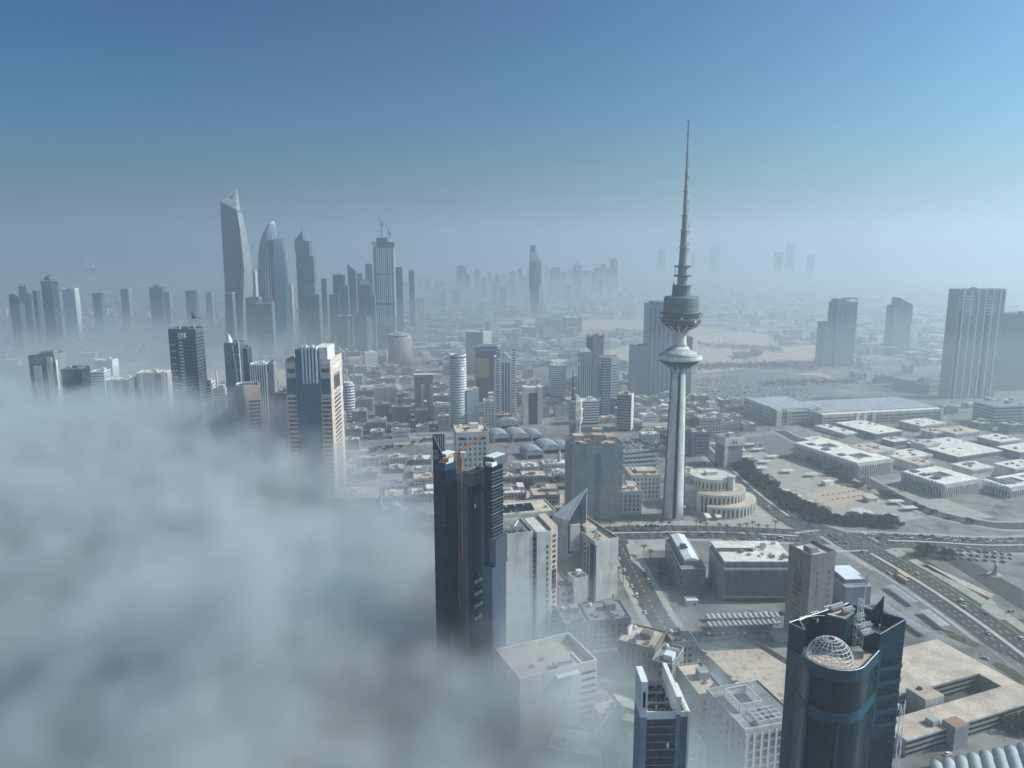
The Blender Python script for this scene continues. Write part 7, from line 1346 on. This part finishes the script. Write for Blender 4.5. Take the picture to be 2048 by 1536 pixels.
# buses
for i, s in enumerate((.655, .668)):
    k = s * (len(AVENUE) - 1); j = int(k); a, b = Vector(AVENUE[j]), Vector(AVENUE[j + 1]); d = (b - a).normalized(); p = a + (b - a) * (k - j) + Vector((-d.y, d.x)) * (-7 - i * 4.5)
    g = thing('bus', ('left' if i == 0 else 'right') + ' of two yellow-roofed buses driving side by side on the avenue', 'bus', p.x, p.y, math.atan2(d.y, d.x), .1, 'buses on the avenue')
    b1(g, 'body', 'car_white', -5.8, 5.8, -1.25, 1.25, .45, 2.9); b1(g, 'roof', 'bus_yellow', -5.6, 5.6, -1.15, 1.15, 2.9, 3.1); b1(g, 'side_window', 'car_glass', -5.2, 5.0, -1.28, 1.28, 1.5, 2.5); b1(g, 'windscreen', 'car_glass', 5.78, 5.84, -1.1, 1.1, 1.2, 2.7)
    for x in (-3.6, 3.8):
        for y in (-1.27, 1.0): MB().loft([[(x + .48 * math.cos(q * .785), y, .48 + .48 * math.sin(q * .785)) for q in range(8)], [(x + .48 * math.cos(q * .785), y + .27, .48 + .48 * math.sin(q * .785)) for q in range(8)]]).build('wheel', 'tyre', g)
# parked cars in the far car parks
mb = MB()
for (a, b, c, d_), n_ in (((1395, 752, 1480, 800), 260), ((1480, 775, 1620, 800), 260), ((1065, 745, 1215, 776), 260), ((1250, 880, 1325, 900), 120), ((640, 690, 900, 700), 60), ((1010, 640, 1060, 655), 40), ((1440, 885, 1530, 900), 60), ((880, 690, 1050, 730), 200), ((1680, 752, 1900, 775), 120)):
    for i in range(n_):
        x, y = W(rd.uniform(a, c), rd.uniform(b, d_)); x, y = round(x / 2.9) * 2.9, round(y / 11) * 11 + rd.uniform(-.3, .3)
        if free(x, y, 1, False): mb.mat(rd.choice((0, 0, 1, 2))).box(x - .9, x + .9, y - 2.2, y + 2.2, .1, 1.0); mb.box(x - .75, x + .75, y - 1.2, y + .9, 1.0, 1.5)
tag(mb.build('parked_cars', ['car_white', 'car_silver', 'car_black']), 'rows of tiny parked cars glinting in the far car parks', 'cars', None, 'stuff')
# ------------------------------------------------------------------ street furniture
canm = MB()
for k in range(5): canm.prism([(-7 + k * 2.8, -4), (-4.3 + k * 2.8, -4), (-4.3 + k * 2.8, 4), (-7 + k * 2.8, 4)], 3.4, [3.5, 3.9, 3.9, 3.5])
CAN = canm.mesh('canopy', 'canopy_white'); CPO = MB().tube((0, 0, 0), (0, 0, 3.5), .14).mesh('post', 'metal')
for i, (a, b) in enumerate(((1497, 893), (1515, 903), (1493, 918), (1501, 929), (1530, 927), (1545, 917), (1522, 940), (1575, 946), (1622, 953), (1545, 974), (1567, 987), (1590, 998), (1613, 1009), (1637, 1021), (1730, 1031), (1792, 1008), (1818, 1021), (1715, 1026), (1480, 905), (1512, 958))):
    x, y = W(a, b); near = ('in the shaded square below the slim dark tower', 'along the tree belt of the avenue', 'in the open square by the sports court')[0 if i < 7 or i > 17 else 1 if 8 < i < 14 else 2]
    g = thing('shade_canopy', 'flat white ridged shade canopy ' + near, 'canopy', x, y, R(8 + (i % 3) * 3), 0, 'white shade canopies ' + near); link('canopy', CAN, g)
    for u in (-5.5, 0, 5.5): link('post', CPO, g, (u, 0, 0))
LPM = MB().tube((0, 0, 0), (0, 0, 14), .16, 6, .09).mesh('pole', 'metal'); LAM = MB().tube((-2, 0, 14.1), (2, 0, 14.1), .09).mesh('arm', 'metal'); LHD = MB().box(-.5, .5, -.2, .2, 13.95, 14.15).mesh('lamp_head', 'white_metal')
def lamp(x, y, r, phrase, grp):
    g = thing('street_lamp', 'tall grey double-armed street lamp ' + phrase, 'street lamp', x, y, r, 0, grp); link('pole', LPM, g); link('arm', LAM, g); link('lamp_head', LHD, g, (2, 0, 0)); link('lamp_head', LHD, g, (-2, 0, 0))
for a, b in ((1262, 1072), (1425, 1078), (1575, 1069), (1898, 1062), (1800, 1090), (1340, 1078), (1500, 1080)): x, y = W(a, b); lamp(x, y, 0, 'on the cross road', 'lamps on the cross road')
for s in (.15, .3, .58, .64, .7, .76, .82, .88, .94): k = s * (len(AVENUE) - 1); lamp(*AVENUE[int(k)], R(10), 'on the avenue median', 'lamps on the avenue median')
# sports court furniture and small pavilions
x, y = W(1690, 992); g = thing('sports_court', 'sandy sports court ringed by low posts beside the shaded square', 'court', x, y, R(20)); pm2 = MB().tube((0, 0, 0), (0, 0, 2.2), .12).mesh('fence_post', 'grey_stone'); bm2 = MB().box(-1, 1, -.5, .5, 0, 1.4).mesh('bench', 'tan')
for i in range(9):
    for v_ in (-22, 22): link('fence_post', pm2, g, (-32 + i * 8, v_, .1))
    if i < 7: link('bench', bm2, g, (-22 + i * 7, -6, .1)); link('bench', bm2, g, (-22 + i * 7, 8, .1))
x, y = W(1740, 1002); g = thing('gate_hut', 'small tan gatehouse with sloping roof by the sports court', 'hut', x, y, R(22)); b1(g, 'wall', 'cream', -6, 6, -4, 4, 0, 4); MB().prism([(-7, -5), (7, -5), (7, 5), (-7, 5)], 4, [4.3, 4.3, 6, 6]).build('roof', 'roof_tan', g); b1(g, 'door', 'dark_opening', 2, 4, -4.1, -3.9, 0, 2.4)
x, y = W(1655, 970); g = thing('gate_hut', 'small flat white guard hut behind the sports court', 'hut', x, y, R(22)); b1(g, 'wall', 'white_panel', -6, 6, -3, 3, 0, 4.5); b1(g, 'roof', 'roof_white', -6.4, 6.4, -3.4, 3.4, 4.5, 4.9); b1(g, 'door', 'dark_opening', -3, -1.6, -3.1, -2.9, 0, 2.2)
x, y = W(1990, 1150); g = thing('monument', 'pale flared monument on a round plinth at the right edge', 'monument', x, y); MB().lathe([(3.6, 0), (3.6, .6), (2.6, .8), (1.4, 3.5), (1.0, 7), (1.6, 8.4), (1.4, 9), (.2, 9.3)], 20).build('shaft', 'tan', g, smooth=True); MB().lathe([(5.5, 0), (5.5, .4)], 24).build('plinth', 'paving', g)
x, y = W(1382, 1208); g = thing('gate_hut', 'small pale guard hut in shade before the white-roofed block', 'hut', x, y, R(4)); b1(g, 'wall', 'cream', -4, 4, -3, 3, 0, 4); b1(g, 'roof', 'roof_white', -4.5, 4.5, -3.5, 3.5, 4, 4.4); b1(g, 'door', 'dark_opening', 1, 2.4, -3.1, -2.9, 0, 2.2)
x, y = W(1558, 1278); g = thing('gate_hut', 'low hut with a warm tan roof by the brown tower foot', 'hut', x, y, R(10)); b1(g, 'wall', 'tan', -5, 5, -4, 4, 0, 4); b1(g, 'roof', 'roof_tan', -5.3, 5.3, -4.3, 4.3, 4, 4.4)
pts = px((1400, 1286), (1490, 1273), (1590, 1334)); g = thing('lot_wall', 'thin pale boundary wall round the sand lot', 'wall', 0, 0)
for a, b in zip(pts, pts[1:]): d = Vector((b[0] - a[0], b[1] - a[1])); n = Vector((-d.y, d.x)).normalized() * .2; MB().prism([(a[0] - n.x, a[1] - n.y), (b[0] - n.x, b[1] - n.y), (b[0] + n.x, b[1] + n.y), (a[0] + n.x, a[1] + n.y)], 0, 2.4).build('wall_panel', 'tan', g)
# ------------------------------------------------------------------ the air: even haze over the whole city, and the morning fog bank
def volmat(name):
    m = bpy.data.materials.new(name); m.use_nodes = True; t = m.node_tree
    t.nodes.remove(t.nodes['Principled BSDF'])
    pv = t.nodes.new('ShaderNodeVolumePrincipled'); t.links.new(pv.outputs[0], t.nodes['Material Output'].inputs['Volume'])
    return m, t, pv
hm, t, pv = volmat('haze_air')
pv.inputs['Color'].default_value = (0.775, 0.84, 0.915, 1); pv.inputs['Density'].default_value = HAZE; pv.inputs['Anisotropy'].default_value = 0.55
hz = MB().box(-16000, 16000, -2500, 30000, -3, 560).build('haze', hm)
md_, t, pv = volmat('mist_air')
pv.inputs['Color'].default_value = (0.87, 0.888, 0.925, 1); pv.inputs['Density'].default_value = 0.0005; pv.inputs['Anisotropy'].default_value = 0.52
ms = MB().box(-15000, 15000, 1050, 29000, -2.5, 120).build('mist', md_)
tag(ms, 'pale low mist lying over the far half of the city', 'mist', kind='stuff')
tag(hz, 'thin blue grey haze hanging over the whole city', 'haze', kind='stuff')
# fog: a bank of uneven height and density, thick at the lower left, thinning to wisps between the towers; and a low layer over the far left
def fog_object(which, lo, hi, res, label):
    fm, t, pv = volmat('fog_air_' + which)
    pv.inputs['Color'].default_value = (0.775, 0.825, 0.865, 1); pv.inputs['Anisotropy'].default_value = 0.12
    pv.inputs['Density'].default_value = 1.0; pv.inputs['Density Attribute'].default_value = 'density'
    t = bpy.data.node_groups.new('fog_' + which, 'GeometryNodeTree'); L = t.links.new
    t.interface.new_socket('Geometry', in_out='INPUT', socket_type='NodeSocketGeometry')
    t.interface.new_socket('Geometry', in_out='OUTPUT', socket_type='NodeSocketGeometry')
    go = t.nodes.new('NodeGroupOutput'); pos = t.nodes.new('GeometryNodeInputPosition').outputs[0]
    sx = t.nodes.new('ShaderNodeSeparateXYZ'); L(pos, sx.inputs[0])
    def mth(op, a, b=None):
        n = t.nodes.new('ShaderNodeMath'); n.operation = op
        for i, q in enumerate((a, b)):
            if q is None: continue
            if isinstance(q, (int, float)): n.inputs[i].default_value = q
            else: L(q, n.inputs[i])
        return n.outputs[0]
    def mul(a, b): return mth('MULTIPLY', a, b)
    def add(a, b): return mth('ADD', a, b)
    def less(a, b): return mth('SUBTRACT', a, b)
    def rng(v_, a, b, c=0.0, d=1.0):
        n = t.nodes.new('ShaderNodeMapRange'); n.interpolation_type = 'SMOOTHSTEP'; L(v_, n.inputs[0])
        for i, q in zip((1, 2, 3, 4), (a, b, c, d)): n.inputs[i].default_value = q
        return n.outputs[0]
    def noise(scale, detail, sc=(1, 1, 1), off=(0, 0, 0), rough=0.5):
        mu = t.nodes.new('ShaderNodeVectorMath'); mu.operation = 'MULTIPLY_ADD'; L(pos, mu.inputs[0]); mu.inputs[1].default_value = sc; mu.inputs[2].default_value = off
        n = t.nodes.new('ShaderNodeTexNoise'); n.inputs['Scale'].default_value = scale; n.inputs['Detail'].default_value = detail
        n.inputs['Roughness'].default_value = rough; L(mu.outputs[0], n.inputs['Vector']); return n.outputs[0]
    X, Yc, Z = sx.outputs
    nA = noise(0.0072, 4, (1, 1, 0.6), (11, 3, 5)); nB = noise(0.021, 4, (1, 1, 1.2), (40, 7, 3), 0.6); nC = noise(0.055, 3, (1, 1, 1.3), (9, 70, 31), 0.6)
    nsum = add(mul(less(nA, 0.5), 1.1), add(mul(less(nB, 0.5), 0.66), mul(less(nC, 0.5), 0.26)))
    if which == 'bank':
        s1 = add(mul(less(X, 120), 0.86), mul(less(Yc, 284), 0.51)); s1 = add(s1, mul(nsum, 190))      # distance over the bank's edge line
        m1 = rng(s1, 22, -58)
        m2 = rng(add(less(Yc, 870), mul(nsum, 240)), 30, -40)
        lift = add(rng(X, -270, -420, -4, 26), rng(Yc, 420, 700, -12, 6))                             # the bank swells higher away from the near towers
        m3 = rng(less(less(Z, mul(nsum, 165)), lift), 88, 52)
        body = rng(nsum, -0.34, 0.22, 0.5, 1.0)
        dens = mul(mul(mul(mul(m1, m2), m3), body), 0.03)
        wx, wy = mul(less(X, 48), 0.0068), mul(less(Yc, 365), 0.0066)                                 # torn wisps between the near towers
        wis = mul(mul(rng(add(mul(wx, wx), mul(wy, wy)), 1.0, 0.1), rng(Z, 50, 8)), rng(add(nB, mul(less(nC, .5), .5)), 0.46, 0.66))
        dens = add(dens, mul(wis, 0.032))
    else:
        l1 = mul(rng(X, -380, -640), mul(rng(Yc, 880, 1250), rng(Yc, 2580, 2100)))
        dens = mul(mul(l1, rng(less(Z, mul(nsum, 90)), 75, 20)), 0.0042)
    vc = t.nodes.new('GeometryNodeVolumeCube'); vc.inputs['Min'].default_value = lo; vc.inputs['Max'].default_value = hi
    for q, n_ in zip('XYZ', res): vc.inputs['Resolution ' + q].default_value = n_
    L(dens, vc.inputs['Density'])
    sm = t.nodes.new('GeometryNodeSetMaterial'); sm.inputs['Material'].default_value = fm
    L(vc.outputs[0], sm.inputs[0]); L(sm.outputs[0], go.inputs[0])
    fg = MB().box(-1, 1, -1, 1, 0, 1).build('fog', fm)
    fg.modifiers.new('fog_' + which, 'NODES').node_group = t
    tag(fg, label, 'fog', kind='stuff'); fm.cycles.volume_sampling = 'MULTIPLE_IMPORTANCE'
fog_object('bank', (-900, 120, -2), (330, 1250, 170), (280, 257, 36), 'thick grey fog bank rolling in over the streets at lower left')
fog_object('layer', (-1600, 860, -2), (-370, 2600, 130), (100, 140, 14), 'thin fog layer lying over the far left quarter of the city')
